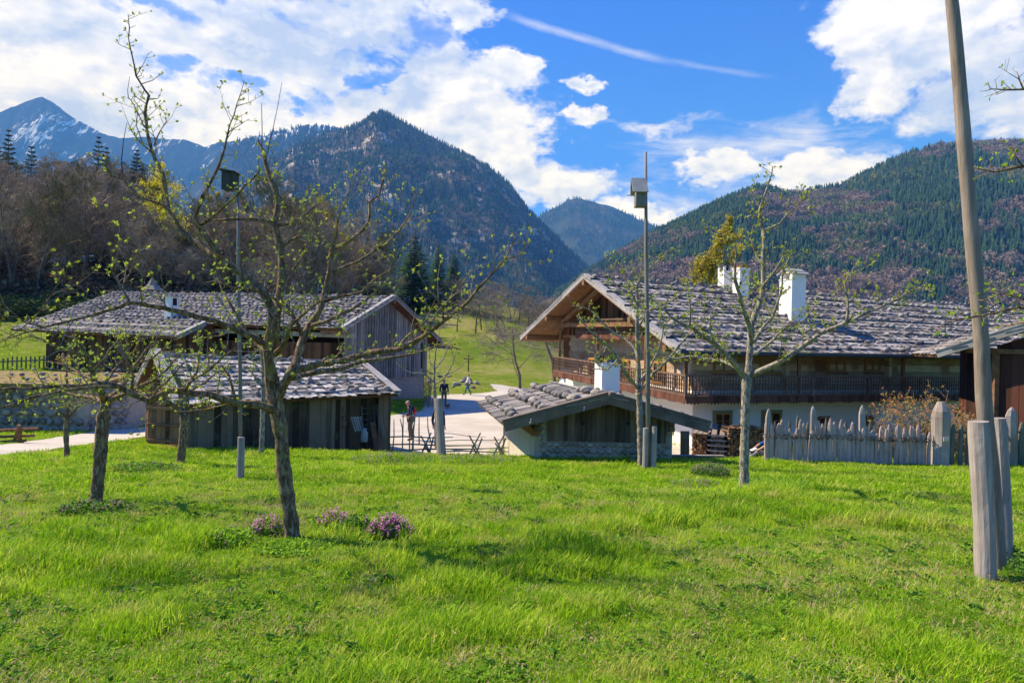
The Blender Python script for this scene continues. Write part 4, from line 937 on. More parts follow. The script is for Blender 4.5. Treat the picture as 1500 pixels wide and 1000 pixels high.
# ------------------------------------------------------------------ the shed in front of it
sA = unp(255, 592, 19.0); sB = unp(584, 577, 23.4); du = (sB-sA); du.z = 0; du.normalize(); dw = Vector((-du.y, du.x, 0))
rA = sA+dw*3.0; rB = sB+dw*3.0; rA.z = unp(231, 517, rA.y).z; rB.z = unp(542, 530, rB.y).z
SR = Roof(sA, sB, rB, rA); sC, sD = sA+dw*6, sB+dw*6; sC.z, sD.z = sA.z, sB.z; SR2 = Roof(sC, sD, rB, rA)
shed = thing('shed', 'low shed of dark upright boards under a pale shingle roof with a few stones', 'shed', Vector((sA.x, sA.y, gz(sA.x, sA.y))))
mb = MB(); SR.deck(mb, .09); SR2.deck(mb, .09); sroof = mb.build('roof', M['brown_v'], shed)
mb = MB(); SR.shingles(mb, .30, .17, .02, jag=.08); SR2.shingles(mb, .6, .3); mb.build('shingles', M['shingle_shed'], sroof)
mb = MB(); SR.battens(mb, [.08, .36, .64, .93], r=.028); mb.build('batten', M['board_verge'], sroof)
for sd, o_ in ((0, -du), (1, du)):
    for r_ in (SR, SR2): barge(r_, .05, sd, out_=o_).build('bargeboard', M['board_verge'], shed)
i0 = sA+dw*.32+du*.35; i1 = sB+dw*.32-du*.12; zf = lambda f: gz(i0.x+(i1.x-i0.x)*f, i0.y+(i1.y-i0.y)*f)-.15
zt = lambda f: sA.z+(sB.z-sA.z)*f+.04
split = .77
mb = MB(); m_ = i0+(i1-i0)*split; boards(mb, i0, m_, lambda f: zf(f*split), lambda f: zt(f*split), .19, .03, -dw); mb.build('front_boarding', M['board_shed'], shed)
mb = MB(); boards(mb, m_+dw*.75, i1+dw*.75, lambda f: zf(split+f*(1-split))-.5, lambda f: zt(split)+.28, .19, .03, -dw); mb.build('recess_boarding', M['board_shed'], shed)
mb = MB(); boards(mb, m_+dw*.75, m_, zf(split)-.5, zt(split)+.1, .19, .03, -du); e_ = i0+(i1-i0)*.93; boards(mb, e_, i1, zf(1)-.6, zt(1), .19, .03, -dw); mb.build('cheek_boarding', M['board_shed'], shed)
mb = MB(); gl = lambda f: (sA.z+(rA.z-sA.z)*min(1, (f*5.36+.32)/3) if f*5.36+.32 < 3 else rA.z-(rA.z-sA.z)*((f*5.36+.32)/3-1))-.08
boards(mb, i0+dw*5.36, i0, -4.0, lambda f: gl(1-f), .19, .03, -du, rnd=rb); mb.build('end_boarding', M['brown_v'], shed)
mb = MB(); glr = lambda f: gl(f)+sB.z-sA.z; boards(mb, i1, i1+dw*5.36, -4.6, glr, .19, .03, du); wall_block(mb, i0+dw*5.3, i1+dw*5.3, -4.6, sA.z-.05, .05, -dw); mb.build('rear_boarding', M['board_shed'], shed)
# open door leaf at the left end
p0 = hitv(262, 648, i0-Vector((0, 0, 0)), i0-du*3+dw*.2); dl = Vector((-1, .12, 0)).normalized(); hx = i0-du*.05; wd_ = 1.05
dp = MB(); zb_, zt_ = unp(240, 651, 19.4).z, unp(240, 583, 19.4).z
boards(dp, hx+dl*wd_, hx+dl*.02, zb_, lambda f: zt_-.35*(1-f)*.2, .16, .03, (-.1, -1, 0)); door = dp.build('door', M['brown'], shed, label='brown board door standing open at the end of the shed')
dp = MB(); fn = Vector((-.12, -1, 0)).normalized()
for zz in (zb_+.10, zb_+.55, zt_-.3): dp.bar(hx+dl*wd_+fn*.05+Vector((0, 0, zz-hx.z)), hx+dl*.03+fn*.05+Vector((0, 0, zz-hx.z)), .05, .08)
dp.build('door_rail', M['brown'], door)
sts = rowstones(SR, [.10, .38, .66, .93], .50, .085, .135, .05, .15)
stones(SR, sts[:60], 'grey stone on the pale shingle roof of the low boarded shed', 'stones lying in rows on the shed roof')
# things leaning and hanging at the recess
def at_recess(px, py, off=.55): return hitv(px, py, m_+dw*(.75-off), i1+dw*(.75-off))
def leaning(name, label, cat, pts_, w_, th_, mname):
    a, b = [at_recess(*q[:2], q[2]) for q in pts_]; mb = MB(); mb.bar(a, b, w_, th_, up=(0, 1, 0)); return solo(mb, name, M[mname], label, cat, a)
leaning('leaning_board', 'broad brown board leaning upright in the open bay of the shed', 'board', [(552, 660, .85), (546, 618, .72)], .17, .05, 'brown')
leaning('leaning_slab', 'short pale slab of wood leaning behind the brown board in the shed bay', 'board', [(563, 640, .85), (558, 612, .70)], .10, .05, 'pole')
leaning('leaning_plank', 'tall grey plank leaning under the shed eaves beside a ladder', 'board', [(556, 618, .25), (552, 592, .08)], .12, .03, 'board_grey')
mb = MB(); r0 = at_recess(516, 610, .72)
for k in range(5): a = at_recess(514+k*3.2, 610, .70); b = at_recess(521+k*3.0, 632, .84); mb.bar(a, b, .035, .03)
a, b = at_recess(513, 612, .68), at_recess(529, 611, .68); mb.bar(a, b, .05, .04); solo(mb, 'hay_rack', M['board_verge'], 'small rack of five pale slats leaning on the shed front', 'rack', r0)
ld = thing('ladder', 'old wooden ladder hanging upright in the shed bay', 'ladder', at_recess(532, 622, .12))
for x in (531, 550): mb = MB(); mb.bar(at_recess(x, 626, .14), at_recess(x-(1 if x < 540 else 2), 594, .14), .04, .05); mb.build('rail', M['board_grey'], ld)
for k in range(4): mb = MB(); mb.bar(at_recess(531, 622-k*8, .16), at_recess(549, 621-k*8, .16), .03, .03); mb.build('rung', M['board_grey'], ld)
c = at_recess(533.5, 647, .88); can = thing('milk_can', 'dull grey metal milk can standing against the shed', 'milk can', c); mb = MB(); mb.tube([c, c+Vector((0, 0, .02)), c+Vector((0, 0, .30)), c+Vector((0, 0, .38)), c+Vector((0, 0, .44))], [.10, .12, .12, .07, .08], 14); mb.build('body', M['metal'], can, True); mb = MB(); mb.tube([c+Vector((0, 0, .445)), c+Vector((0, 0, .47))], [.085, .03], 12); mb.build('lid', M['metal'], can, True)
bk = at_recess(500, 604, .74)
mb = MB(); [mb.tube([bk+Vector((math.cos(a)*.16, 0, math.sin(a)*.16+dz)), bk+Vector((math.cos(a+.5)*.16, -.03, math.sin(a+.5)*.16+dz))], .018, 5) for dz in (0, -.35) for a in [i*.5 for i in range(13)]]
solo(mb, 'wooden_hoop', M['withy'], 'pair of dark bent wood hoops hanging on the shed front', 'hoop', bk)
# ------------------------------------------------------------------ small stone hut in front of the farmhouse
hy = 19.0
Tl, Tr = unp(740, 622, hy), unp(1037, 624, hy-.2); Tp = unp(892, 582, hy-.1)
bk0 = unp(700, 590, 26.0)-unp(740, 622, hy); bk0 = Vector((bk0.x, bk0.y, bk0.z*.5)); 
Rb = Tp+bk0; Lb = Tl+bk0; Qb = Tr+bk0
hut = thing('stone_hut', 'small rubble stone hut with boarded gable and a low roof loaded with big stones', 'hut', Vector((Tl.x+.3, hy+.6, -3.4)))
HL = Roof(Tl, Lb, Rb, Tp); HR = Roof(Tr, Qb, Rb, Tp); bkd = Vector((bk0.x, bk0.y, 0)).normalized()
mb = MB(); HL.deck(mb, .09); HR.deck(mb, .09); hroof = mb.build('roof', M['board_hut'], hut)
mb = MB()
for R_ in (HL, HR):      # long split shingles running down the slope, ends showing at the eave
    R_.shingles(mb, .55, .16, .025, jag=.05)
mb.build('shingles', M['shingle_barn'], hroof)
mb = MB(); HL.battens(mb, [.12, .42, .72, .97], r=.03); HR.battens(mb, [.12, .42, .72], r=.03); mb.build('batten', M['board_verge'], hroof)
for R_ in (HL, HR): barge(R_, .18, 0, out_=-bkd).build('bargeboard', M['board_vergehut'], hut)
for u_, px in enumerate((776, 854, 1006)):
    p = unp(px, (618, 600, 620)[u_], hy-.12); mb = MB(); mb.tube([p, p+Vector((.02, -.05, -.02)), p+Vector((.03, -.06, .10))], .018, 5); mb.build('wooden_hook', M['board_verge'], hut)
fy = hy+.62; gl_, gr_ = unp(783, 660, fy), unp(985, 660, fy); xl, xr = gl_.x, gr_.x
zr = lambda x: (Tl.z+(Tp.z-Tl.z)*(x-Tl.x)/(Tp.x-Tl.x) if x < Tp.x else Tp.z+(Tr.z-Tp.z)*(x-Tp.x)/(Tr.x-Tp.x))-.10
zst = unp(880, 647, fy).z
mb = MB(); xa, xb = unp(801, 640, fy).x, unp(975, 640, fy).x
boards(mb, (xa, fy, 0), (xb, fy, 0), zst, lambda f: zr(xa+(xb-xa)*f), .13, .03, (0, -1, 0)); gb = mb.build('gable_boarding', M['board_hut'], hut)
mb = MB()
for px in (853.5, 920):   # little heart shaped vents, flat faces coloured with the dark of the hole
    c = unp(px, 620, fy-.022); q = []
    for k in range(20): a = k*math.pi/10; q.append(Vector((c.x+.0040*16*math.sin(a)**3, c.y, c.z+.0040*(13*math.cos(a)-5*math.cos(2*a)-2*math.cos(3*a)-math.cos(4*a)))))
    mb.add(q, [tuple(range(20))])
mb.build('heart_vent', M['dark'], gb)
zb0 = -3.9
side = Vector((xl, fy, 0))+bkd*6.2
mb = MB(); wall_block(mb, (xl, fy+.05, 0), (xr, fy+.05, 0), zb0, zst-.01, .4, (0, 1, 0)); wall_block(mb, (xl-.01, fy+.10, 0), side, zb0-.6, Tl.z-.25, .4, (1, 0, 0), 1); q = Vector((xr+.01, fy+.10, 0)); wall_block(mb, q, q+bkd*6.2, zb0-.6, Tl.z-.1, .4, (-1, 0, 0), 1); wall_block(mb, side, q+bkd*6.2, zb0-.6, Tl.z-.1, .3, (0, -1, 0)); mb.build('wall', [M['mortar'], M['limewash']], hut)
rubble_wall((xl, fy+.03, 0), (xr, fy+.03, 0), zb0+.3, zst, .20).build('wall_stone', M['rubble'], hut, True)
for xa_, xb_ in ((xl, xa), (xb, xr)):
    mb = MB(); wall_block(mb, (xa_, fy+.05, 0), (xb_, fy+.05, 0), zst-.01, lambda f: zr(xa_+(xb_-xa_)*f)-.02, .35, (0, 1, 0)); mb.build('wall_pier', M['mortar'], hut)
    rubble_wall((xa_, fy+.03, 0), (xb_, fy+.03, 0), zst, min(zr(xa_), zr(xb_))-.05, .20).build('wall_stone', M['rubble'], hut, True)
mb = MB(); mb.box(((xl+xr)/2, fy+.4, (zst+Tl.z)/2), ((xr-xl)/2-.1, 0, 0), (0, .03, 0), (0, 0, (Tl.z-zst)/2)); mb.build('inner_dark_sheet', M['dark'], hut)  # near-black sheet giving the dark behind the gable boards
mb = MB()
for xx in (xl+.02, xr-.12):      # timber ends of the corner plates
    for k in range(2): mb.box((xx+.05, fy-.10, zr(xx)-.14-.17*k), (.075, 0, 0), (0, .12, 0), (0, 0, .075))
mb.box((Tp.x, fy-.1, Tp.z-.28), (.09, 0, 0), (0, .1, 0), (0, 0, .08)); mb.build('beam_end', M['board_hut'], hut)
mb = MB(); a = Vector((xl, fy+.1, Tl.z-.26)); mb.box(a+bkd*3-Vector((.0, 0, .0)), Vector((.09, 0, 0)), bkd*3.1, Vector((0, 0, .12))); mb.build('wall_plate', M['brown'], hut)
# white chimney with a dark cap, a bowl of green on top
c = unp(889, 560, 22.6); zt_ = unp(889, 531, 22.6).z; U = Vector((0, 0, 1)); mb = MB(); mb.box(Vector((c.x, c.y, (zt_-2.4)/2)), Vector((.30, .06, 0)), Vector((-.08, .32, 0)), U*(zt_+2.4)/2); mb.build('chimney', M['plaster'], hroof, label='square white chimney rising through the hut roof')
mb = MB(); cl = Vector((c.x-.27, c.y, zt_+.12)); mb.box(cl, Vector((.13, 0, 0)), Vector((0, .3, 0)), U*.12); mb.build('chimney_flue', M['gutter'], hroof)
pt = Vector((c.x+.12, c.y-.05, zt_)); pl = thing('potted_plant', 'green plant in a dark bowl on top of the white hut chimney', 'plant', pt); mb = MB(); mb.tube([pt, pt+U*.10], [.12, .19], 12); mb.build('bowl', M['teal'], pl)
mb = MB()
for k in range(160):
    a = rb.uniform(0, 6.28); r_ = .2*math.sqrt(rb.random()); q = pt+Vector((math.cos(a)*r_, math.sin(a)*r_, .10+rb.uniform(0, .18)*(1.1-r_/.2*.6))); s = .035; v1 = Vector((rb.gauss(0, 1), rb.gauss(0, 1), rb.gauss(0, 1))).normalized()*s; v2 = v1.orthogonal().normalized()*s*.6; mb.add([q-v1, q+v2, q+v1, q-v2], [(0, 1, 2, 3)])
mb.build('foliage', M['leaf_dark'], pl)
hs_ = rowstones(HL, [.14, .43, .73, .95], .36, .13, .23, .06, .05, u0=.03, u1=.97)
stones(HL, hs_[:62], 'large rounded stone on the sunlit left slope of the small hut roof', 'boulders lying on the left slope of the hut roof')
stones(HR, rowstones(HR, [.15, .45, .75, .95], .55, .12, .20, .06, .1, u0=.02, u1=.97)[:34], 'large rounded stone on the right slope of the small hut roof', 'boulders lying on the right slope of the hut roof')
# ------------------------------------------------------------------ low stone shelter at the far left
sb = gp(125, 633); s0_ = gp(-60, 640); zz = sb.z
shl = thing('stone_shelter', 'low rough stone hut with a mossy stone-weighted roof at the left edge', 'hut', Vector((sb.x-2, sb.y, zz-.2)))
ztp = unp(125, 563, sb.y).z
A = Vector((-24, sb.y-.4, 0)); B = Vector((sb.x-.1, sb.y, 0)); K = B+Vector((1.1, 1.6, 0)); Kb = B+Vector((.4, 6, 0)); Ab = A+Vector((0, 6, 0))
mb = MB(); ring = [A, B, K, Kb, Ab]; mb.add([(p.x, p.y, zz-.6) for p in ring]+[(p.x*.998, p.y+.15, ztp) for p in ring], [(0, 1, 6, 5), (1, 2, 7, 6), (2, 3, 8, 7), (3, 4, 9, 8), (4, 0, 5, 9), (9, 8, 7, 6, 5)]); mb.build('wall', M['mortar'], shl)
w1 = rubble_wall(A, B, zz-.1, ztp, .34, depth=.14); w2 = rubble_wall(B, K, zz-.1, ztp, .34, depth=.14); w1.add(w2.v, w2.f); w1.build('wall_stone', M['rubble'], shl, True)
mb = MB(); SRf = Roof(A+Vector((0, -.4, ztp+.02)), B+Vector((.5, -.4, ztp+.02)), B+Vector((.6, 3.4, ztp+.30)), A+Vector((0, 3.4, ztp+.30))); SRf.deck(mb, .1); mb.build('roof', rocky('mossy_roof', [(.3, (.05, .045, .03)), (.45, (.13, .11, .07)), (.55, (.30, .20, .05)), (.7, (.12, .13, .05))], 3), shl)
stone_mass([(SRf, *q) for q in rowstones(SRf, [.1, .5, .95], .55, .09, .20, .4, .25)], 'shelter_roof_stones', 'dark stones along the mossy roof of the low stone shelter', M['stone_mass'])
# ------------------------------------------------------------------ orchard trees: traced limbs, grown twigs, small young leaves
def smooth(pts, rad, step=.12):
    """Catmull-Rom through traced points"""
    P = [Vector(p) for p in pts]; out = []; rr = []
    for i in range(len(P)-1):
        p0, p1, p2, p3 = P[max(i-1, 0)], P[i], P[i+1], P[min(i+2, len(P)-1)]; n = max(1, int((p2-p1).length/step))
        for k in range(n):
            t_ = k/n; out.append(.5*((2*p1)+(p2-p0)*t_+(2*p0-5*p1+4*p2-p3)*t_*t_+(3*p1-p0-3*p2+p3)*t_**3)); rr.append(rad[i]+(rad[i+1]-rad[i])*t_)
    out.append(P[-1]); rr.append(rad[-1]); return out, rr
def leaf_cluster(mb, p, d, n, s, r, blossom=None):
    for k in range(n):
        u = (Vector(d)+Vector((r.gauss(0, .7), r.gauss(0, .7), r.gauss(.2, .7)))).normalized(); w_ = u.cross(Vector((r.gauss(0, 1), r.gauss(0, 1), r.gauss(0, 1)))).normalized()
        l = s*r.uniform(.7, 1.3); nn = u.cross(w_)*l*.12
        mb.add([p, p+u*l*.5+w_*l*.28-nn, p+u*l, p+u*l*.5-w_*l*.28-nn], [(0, 1, 2), (0, 2, 3)])
def twiggery(tw, lf, pts, rad, r, dens=7, lmin=.12, lmax=.55, up=.55, leafp=.8, ls=.028, ln=5, skip=.15, shoots=None, tw_r=.0055, sub=True):
    """side twigs along a limb"""
    L = 0; nxt = .0; tot = sum((pts[i+1]-pts[i]).length for i in range(len(pts)-1))
    for i in range(len(pts)-1):
        seg = pts[i+1]-pts[i]; l = seg.length; d = seg.normalized() if l > 1e-6 else Vector((0, 0, 1))
        while nxt < L+l:
            f = nxt/tot; p = pts[i]+seg*((nxt-L)/max(l, 1e-6)); nxt += r.uniform(.4, 1.6)/dens
            if f < skip: continue
            s = d.orthogonal().normalized(); s.rotate(Matrix.Rotation(r.uniform(0, 6.28), 3, d)); q = (s+d*r.uniform(.1, .9)+Vector((0, 0, up*r.uniform(.2, 1.4)))).normalized()
            if r.random() < .5:      # fruit spur, a few cm, leaves at its tip
                e = p+q*r.uniform(.03, .09); tw.tube([p, e], [.004, .003], 3, cap=False)
                if r.random() < leafp: leaf_cluster(lf, e, q, r.randint(ln-2, ln+1), ls, r)
                continue
            ln_ = r.uniform(lmin, lmax)*(1.15-.5*f); m = p+q*ln_*.5+Vector((r.gauss(0, .02), r.gauss(0, .02), 0)); q2 = (q+Vector((r.gauss(0, .2), r.gauss(0, .2), .35*up))).normalized(); e = m+q2*ln_*.5
            rr = min(tw_r*(.6+ln_), rad[i]*.6); tw.tube([p, m, e], [rr, rr*.7, rr*.35], 4, cap=False)
            if sub:
                for k in range(int(ln_/.07)):
                    t_ = r.uniform(.2, 1); b = p.lerp(m, t_*2) if t_ < .5 else m.lerp(e, t_*2-1); s2 = (q2.orthogonal().normalized()); s2.rotate(Matrix.Rotation(r.uniform(0, 6.28), 3, q2)); v = (s2+q2*.6+Vector((0, 0, .3))).normalized(); h = r.uniform(.02, .12); tw.tube([b, b+v*h], [rr*.5, rr*.3], 3, cap=False)
                    if r.random() < leafp: leaf_cluster(lf, b+v*h, v, r.randint(max(2, ln-3), ln), ls*.9, r)
            if r.random() < leafp: leaf_cluster(lf, e, q2, ln-1, ls*.9, r)
        L += l
def traced_tree(name, label, base_d, trunk, limbs, seed, group, barkm='bark', leafm='leaf', dens=7, ls=.028, ln=5, lmax=.55, leafp=.8, wd=None, tw_r=.007, shoots=()):
    """trunk, limbs: lists of (px, py, radius_px[, depth offset]) traced at depth base_d"""
    r = random.Random(seed)
    def P(l):
        out, rr = [], []
        for q in l: d = base_d+(q[3] if len(q) > 3 else 0); out.append(unp(q[0], q[1], d)); rr.append(q[2]/1000*d)
        return out, rr
    tp, tr_ = P(trunk); tp[0].z = gz(tp[0].x, tp[0].y)-.08
    dens *= 3.1; ln += 1; ls *= 1.2; leafp = min(.85, leafp*1.1)
    t = thing(name, label, 'tree', Vector((tp[0].x, tp[0].y, gz(tp[0].x, tp[0].y))), group)
    a, b = smooth(tp, tr_, .07); b = [q*.97*(1+.08*math.sin(i*1.9)+.05*math.sin(i*.7+1)) for i, q in enumerate(b)]; b[0] *= 1.35; b[1] *= 1.15
    mb = MB(); mb.tube(a, b, 12, wob=.14, rng=r); mb.build('trunk', M[barkm], t, True)
    br, tw, lf = MB(), MB(), MB()
    for l in limbs:
        p, q = P(l); a, b = smooth(p, q, .10); b = [k*.86*(1+.12*math.sin(i*2.3)) for i, k in enumerate(b)]
        a = [k+Vector((r.gauss(0, .006), r.gauss(0, .006), r.gauss(0, .006))) for k in a]
        br.tube(a, b, 8 if q[0] > .02 else 5, wob=.15, rng=r); twiggery(tw, lf, a, b, r, dens, ls=ls, ln=ln, lmax=lmax, leafp=leafp, tw_r=tw_r)
    sh = MB()
    for l in shoots: p, q = P(l); a, b = smooth(p, q, .12); sh.tube(a, b, 4, cap=False)
    br.build('branches', M[barkm], t, True); tw.build('twigs', M['twig'], t); lf.build('leaves', M[leafm], t)
    if sh.v: sh.build('shoots', M['shoot'], t)
    return t
G_OR = 'apple trees of the orchard meadow'
TRUNK = [(429, 800, 11.6), (427, 770, 11.4), (421, 730, 11), (416, 690, 11), (413, 650, 10.5), (409, 620, 10.6), (405, 596, 11), (400, 575, 11.2), (398, 552, 11.6)]
LIMBS = [
 [(399, 565, 11), (395, 530, 9.5, -.1), (393, 500, 9, -.15), (401, 475, 8.5, -.2), (399, 455, 8, -.25), (383, 427, 7.5, -.3), (356, 401, 7, -.3), (325, 383, 6.5, -.3), (296, 362, 5.8, -.2), (268, 339, 5, -.1), (249, 313, 4.2, 0), (244, 287, 3.6, .1), (239, 257, 3.3, .1), (226, 229, 3, .2), (216, 192, 2.6, .2), (212, 166, 2.3, .3), (217, 140, 2, .3), (200, 110, 1.5, .35), (191, 70, 1, .4), (187, 20, .5, .4)],
 [(325, 383, 5, -.3), (318, 368, 5, -.35), (304, 349, 4.5, -.4), (291, 331, 4, -.4), (285, 318, 3.4, -.45), (304, 276, 2.8, -.5), (320, 245, 2.4, -.5), (333, 205, 1.8, -.5), (338, 182, 1.2, -.5), (347, 152, .8, -.5), (357, 118, .5, -.5)],
 [(291, 331, 3, -.4), (309, 321, 2.5, -.45), (345, 287, 2, -.55), (372, 258, 1.5, -.6), (383, 248, .9, -.6)],
 [(268, 339, 3, -.1), (240, 300, 2.4, -.2), (205, 290, 1.8, -.3), (180, 262, 1.2, -.35), (150, 255, .8, -.4)],
 [(226, 229, 1.7, .2), (207, 212, 1.1, .1), (186, 180, .7, .1)], [(226, 212, 1.4, .2), (232, 195, .9, .1), (243, 176, .6, .1)], [(216, 192, 1.4, .2), (204, 168, .9, .2), (188, 144, .6, .2)],
 [(401, 500, 8), (404, 470, 7.5, .1), (408, 437, 7, .2), (413, 406, 6.5, .25), (412, 375, 6.3, .3), (407, 344, 6, .3), (403, 326, 5.6, .3), (408, 295, 5, .35), (398, 266, 4.2, .4), (388, 240, 3.4, .45), (384, 222, 2.6, .5), (377, 205, 1.6, .5)],
 [(403, 326, 3.4, .3), (382, 323, 3, .2), (356, 322, 2.6, .1), (335, 322, 2.2, 0), (314, 323, 1.4, 0)],
 [(408, 331, 2.6, .3), (429, 327, 2.2, .4), (450, 313, 1.7, .5), (466, 298, 1.2, .6), (478, 285, .7, .6)],
 [(413, 362, 2.4, .3), (428, 350, 2, .2), (442, 344, 1.7, .1), (455, 326, 1.2, .1), (462, 312, .8, .1)],
 [(413, 420, 3, .2), (430, 395, 2.3, .3), (446, 372, 1.7, .4), (452, 350, 1.2, .45), (458, 330, .7, .45)],
 [(404, 583, 9), (410, 574, 8.5, .05), (425, 547, 7.5, .15), (437, 520, 7, .25), (444, 493, 6.4, .3), (452, 478, 5.8, .35), (467, 457, 5.4, .4), (476, 427, 5, .5), (482, 400, 4.4, .5), (485, 365, 3.6, .55), (498, 360, 3.2, .6), (519, 347, 2.8, .65), (540, 326, 2.4, .7), (542, 297, 2, .75), (555, 284, 1.6, .8), (566, 250, .9, .8)],
 [(485, 375, 2.4, .5), (492, 345, 1.8, .4), (497, 315, 1.3, .35), (508, 288, .9, .3), (527, 243, .5, .3)],
 [(485, 399, 3, .5), (514, 388, 2.5, .6), (553, 365, 2.1, .8), (584, 339, 1.6, .9), (600, 313, 1.2, 1), (609, 285, .7, 1)],
 [(476, 440, 3.2, .45), (500, 434, 2.8, .5), (529, 428, 2.4, .6), (548, 409, 2, .7), (571, 396, 1.7, .75), (584, 375, 1.3, .8), (602, 345, .7, .8)],
 [(452, 478, 4, .35), (478, 470, 3.3, .3), (510, 455, 2.6, .2), (536, 440, 2, .1), (560, 418, 1.3, 0)],
 [(444, 493, 3.6, .3), (432, 470, 3, .2), (420, 448, 2.6, .1), (396, 436, 2, 0), (372, 428, 1.3, -.1), (358, 432, .8, -.1)],
 [(404, 592, 9), (418, 560, 7, -.1), (432, 544, 6.4, -.2), (450, 538, 6, -.3), (470, 533, 5.8, -.4), (492, 529, 5.6, -.5), (515, 525, 5.3, -.6), (540, 518, 5, -.7), (560, 513, 4.8, -.75), (584, 511, 4.7, -.8), (602, 503, 4.4, -.85), (620, 493, 4.2, -.9), (636, 481, 3.9, -.95), (650, 469, 3.6, -1), (668, 455, 3.2, -1.05), (685, 443, 2.8, -1.1), (704, 421, 2.4, -1.15), (722, 400, 1.9, -1.2), (740, 380, 1.5, -1.2), (748, 362, 1.2, -1.2), (756, 344, .7, -1.2)],
 [(740, 381, 1.3, -1.2), (758, 374, 1, -1.2), (776, 354, .6, -1.2)],
 [(420, 556, 5, -.1), (445, 549, 4.6, .1), (470, 544, 4.3, .2), (500, 540, 4, .3), (520, 534, 3.6, .4), (545, 528, 3.2, .5), (575, 523, 2.6, .6), (600, 520, 2, .7), (640, 508, 1.3, .8), (675, 512, .7, .9)],
 [(620, 493, 2.4, -.9), (632, 470, 1.9, -.8), (650, 445, 1.5, -.7), (668, 428, 1.2, -.6), (690, 395, .8, -.6)],
 [(650, 469, 2, -1), (648, 450, 1.5, -1.1), (640, 435, 1.1, -1.2), (625, 425, .7, -1.2)],
 [(584, 511, 2.2, -.8), (600, 490, 1.6, -.9), (625, 470, 1.2, -1), (637, 440, .7, -1)],
 [(407, 600, 8), (396, 597, 7, -.1), (372, 593, 6.6, -.3), (345, 589, 6.3, -.5), (325, 583, 6, -.6), (306, 577, 5.8, -.7), (285, 577, 5.6, -.75), (270, 573, 5.5, -.8), (250, 571, 5.6, -.85), (236, 578, 5.6, -.9), (219, 587, 5.6, -.9), (205, 583, 5.4, -.95), (192, 577, 5.2, -1), (181, 570, 4.8, -1.05), (170, 564, 4.4, -1.1), (150, 562, 3.8, -1.2), (120, 563, 3.4, -1.3), (90, 565, 3, -1.4), (60, 567, 2.8, -1.5), (20, 569, 2.4, -1.6), (-30, 575, 1.6, -1.7)],
 [(172, 566, 3.4, -1.1), (140, 568, 3, -1.3), (110, 571, 2.7, -1.4), (90, 573, 2.5, -1.5), (50, 581, 2.2, -1.6), (10, 594, 1.9, -1.7), (-30, 605, 1.2, -1.8)],
 [(270, 573, 2.6, -.8), (280, 560, 2.2, -.9), (300, 545, 1.9, -1), (330, 520, 1.4, -1.1), (350, 508, .9, -1.1)],
 [(192, 577, 2.6, -1), (195, 550, 2.3, -1), (190, 530, 2, -1.1), (178, 510, 1.5, -1.1), (170, 490, .9, -1.1)],
 [(219, 587, 2.4, -.9), (232, 570, 2, -1), (255, 548, 1.5, -1.1), (270, 530, 1, -1.1)],
 [(345, 589, 2.6, -.5), (342, 570, 2.2, -.6), (336, 548, 1.8, -.7), (322, 535, 1.2, -.8)],
 [(396, 520, 6.5), (390, 505, 6, -.2), (375, 497, 5.7, -.35), (360, 490, 5.4, -.5), (345, 482, 5.2, -.6), (330, 475, 5, -.7), (310, 468, 4.8, -.8), (288, 463, 4.6, -.9), (270, 458, 4.4, -1), (252, 454, 4.2, -1.1), (234, 449, 4, -1.15), (216, 445, 3.8, -1.2), (200, 444, 3.6, -1.3), (186, 444, 3.4, -1.35), (174, 449, 3.1, -1.4), (162, 454, 2.9, -1.45), (140, 461, 2.6, -1.5), (120, 466, 2.3, -1.6), (90, 474, 2.1, -1.7), (64, 479, 1.9, -1.8), (42, 473, 1.6, -1.9), (20, 458, 1.3, -1.95), (0, 443, 1, -2), (-20, 430, .7, -2)],
 [(64, 479, 1.4, -1.8), (40, 488, 1.2, -1.9), (10, 496, 1, -2), (-20, 500, .7, -2)], [(190, 444, 2, -1.3), (176, 420, 1.6, -1.3), (168, 395, 1.2, -1.3), (172, 370, .9, -1.35), (178, 312, .5, -1.4)],
 [(176, 420, 1.3, -1.3), (190, 400, 1, -1.2), (208, 352, .6, -1.2)], [(42, 473, 1.2, -1.9), (60, 452, 1, -1.9), (80, 425, .8, -1.9), (92, 392, .5, -1.9)],
 [(393, 515, 4, .2), (372, 500, 3.4, .4), (352, 470, 2.6, .5), (338, 448, 2, .5), (325, 425, 1.4, .6), (318, 405, .8, .6)],
 [(382, 427, 3, -.3), (365, 420, 2.5, -.5), (340, 420, 2, -.6), (318, 412, 1.4, -.6), (296, 415, .8, -.6)],
 [(403, 520, 5, -.2), (418, 500, 4, -.4), (428, 475, 3, -.6), (452, 452, 2, -.7), (475, 438, 1.2, -.8)],
]
SH = [[(383, 222, 1, .5), (384, 195, .7, .5), (383, 151, .4, .5)], [(388, 240, 1, .45), (396, 205, .7, .4), (405, 165, .5, .4), (413, 121, .35, .4)], [(188, 144, .7, .2), (187, 132, .5, .2), (190, 112, .35, .2)], [(180, 262, .9, -.35), (178, 235, .8, -.3), (181, 205, .5, -.3), (186, 180, .35, -.3)], [(545, 300, .8, .75), (562, 262, .4, .7)]]
traced_tree('apple_tree', 'large old apple tree with long mossy limbs, purple flowers at its foot', 7.7, TRUNK, LIMBS, 1, G_OR, 'bark', 'leaf', dens=5.6, ls=.030, lmax=.5, leafp=.62, shoots=SH)
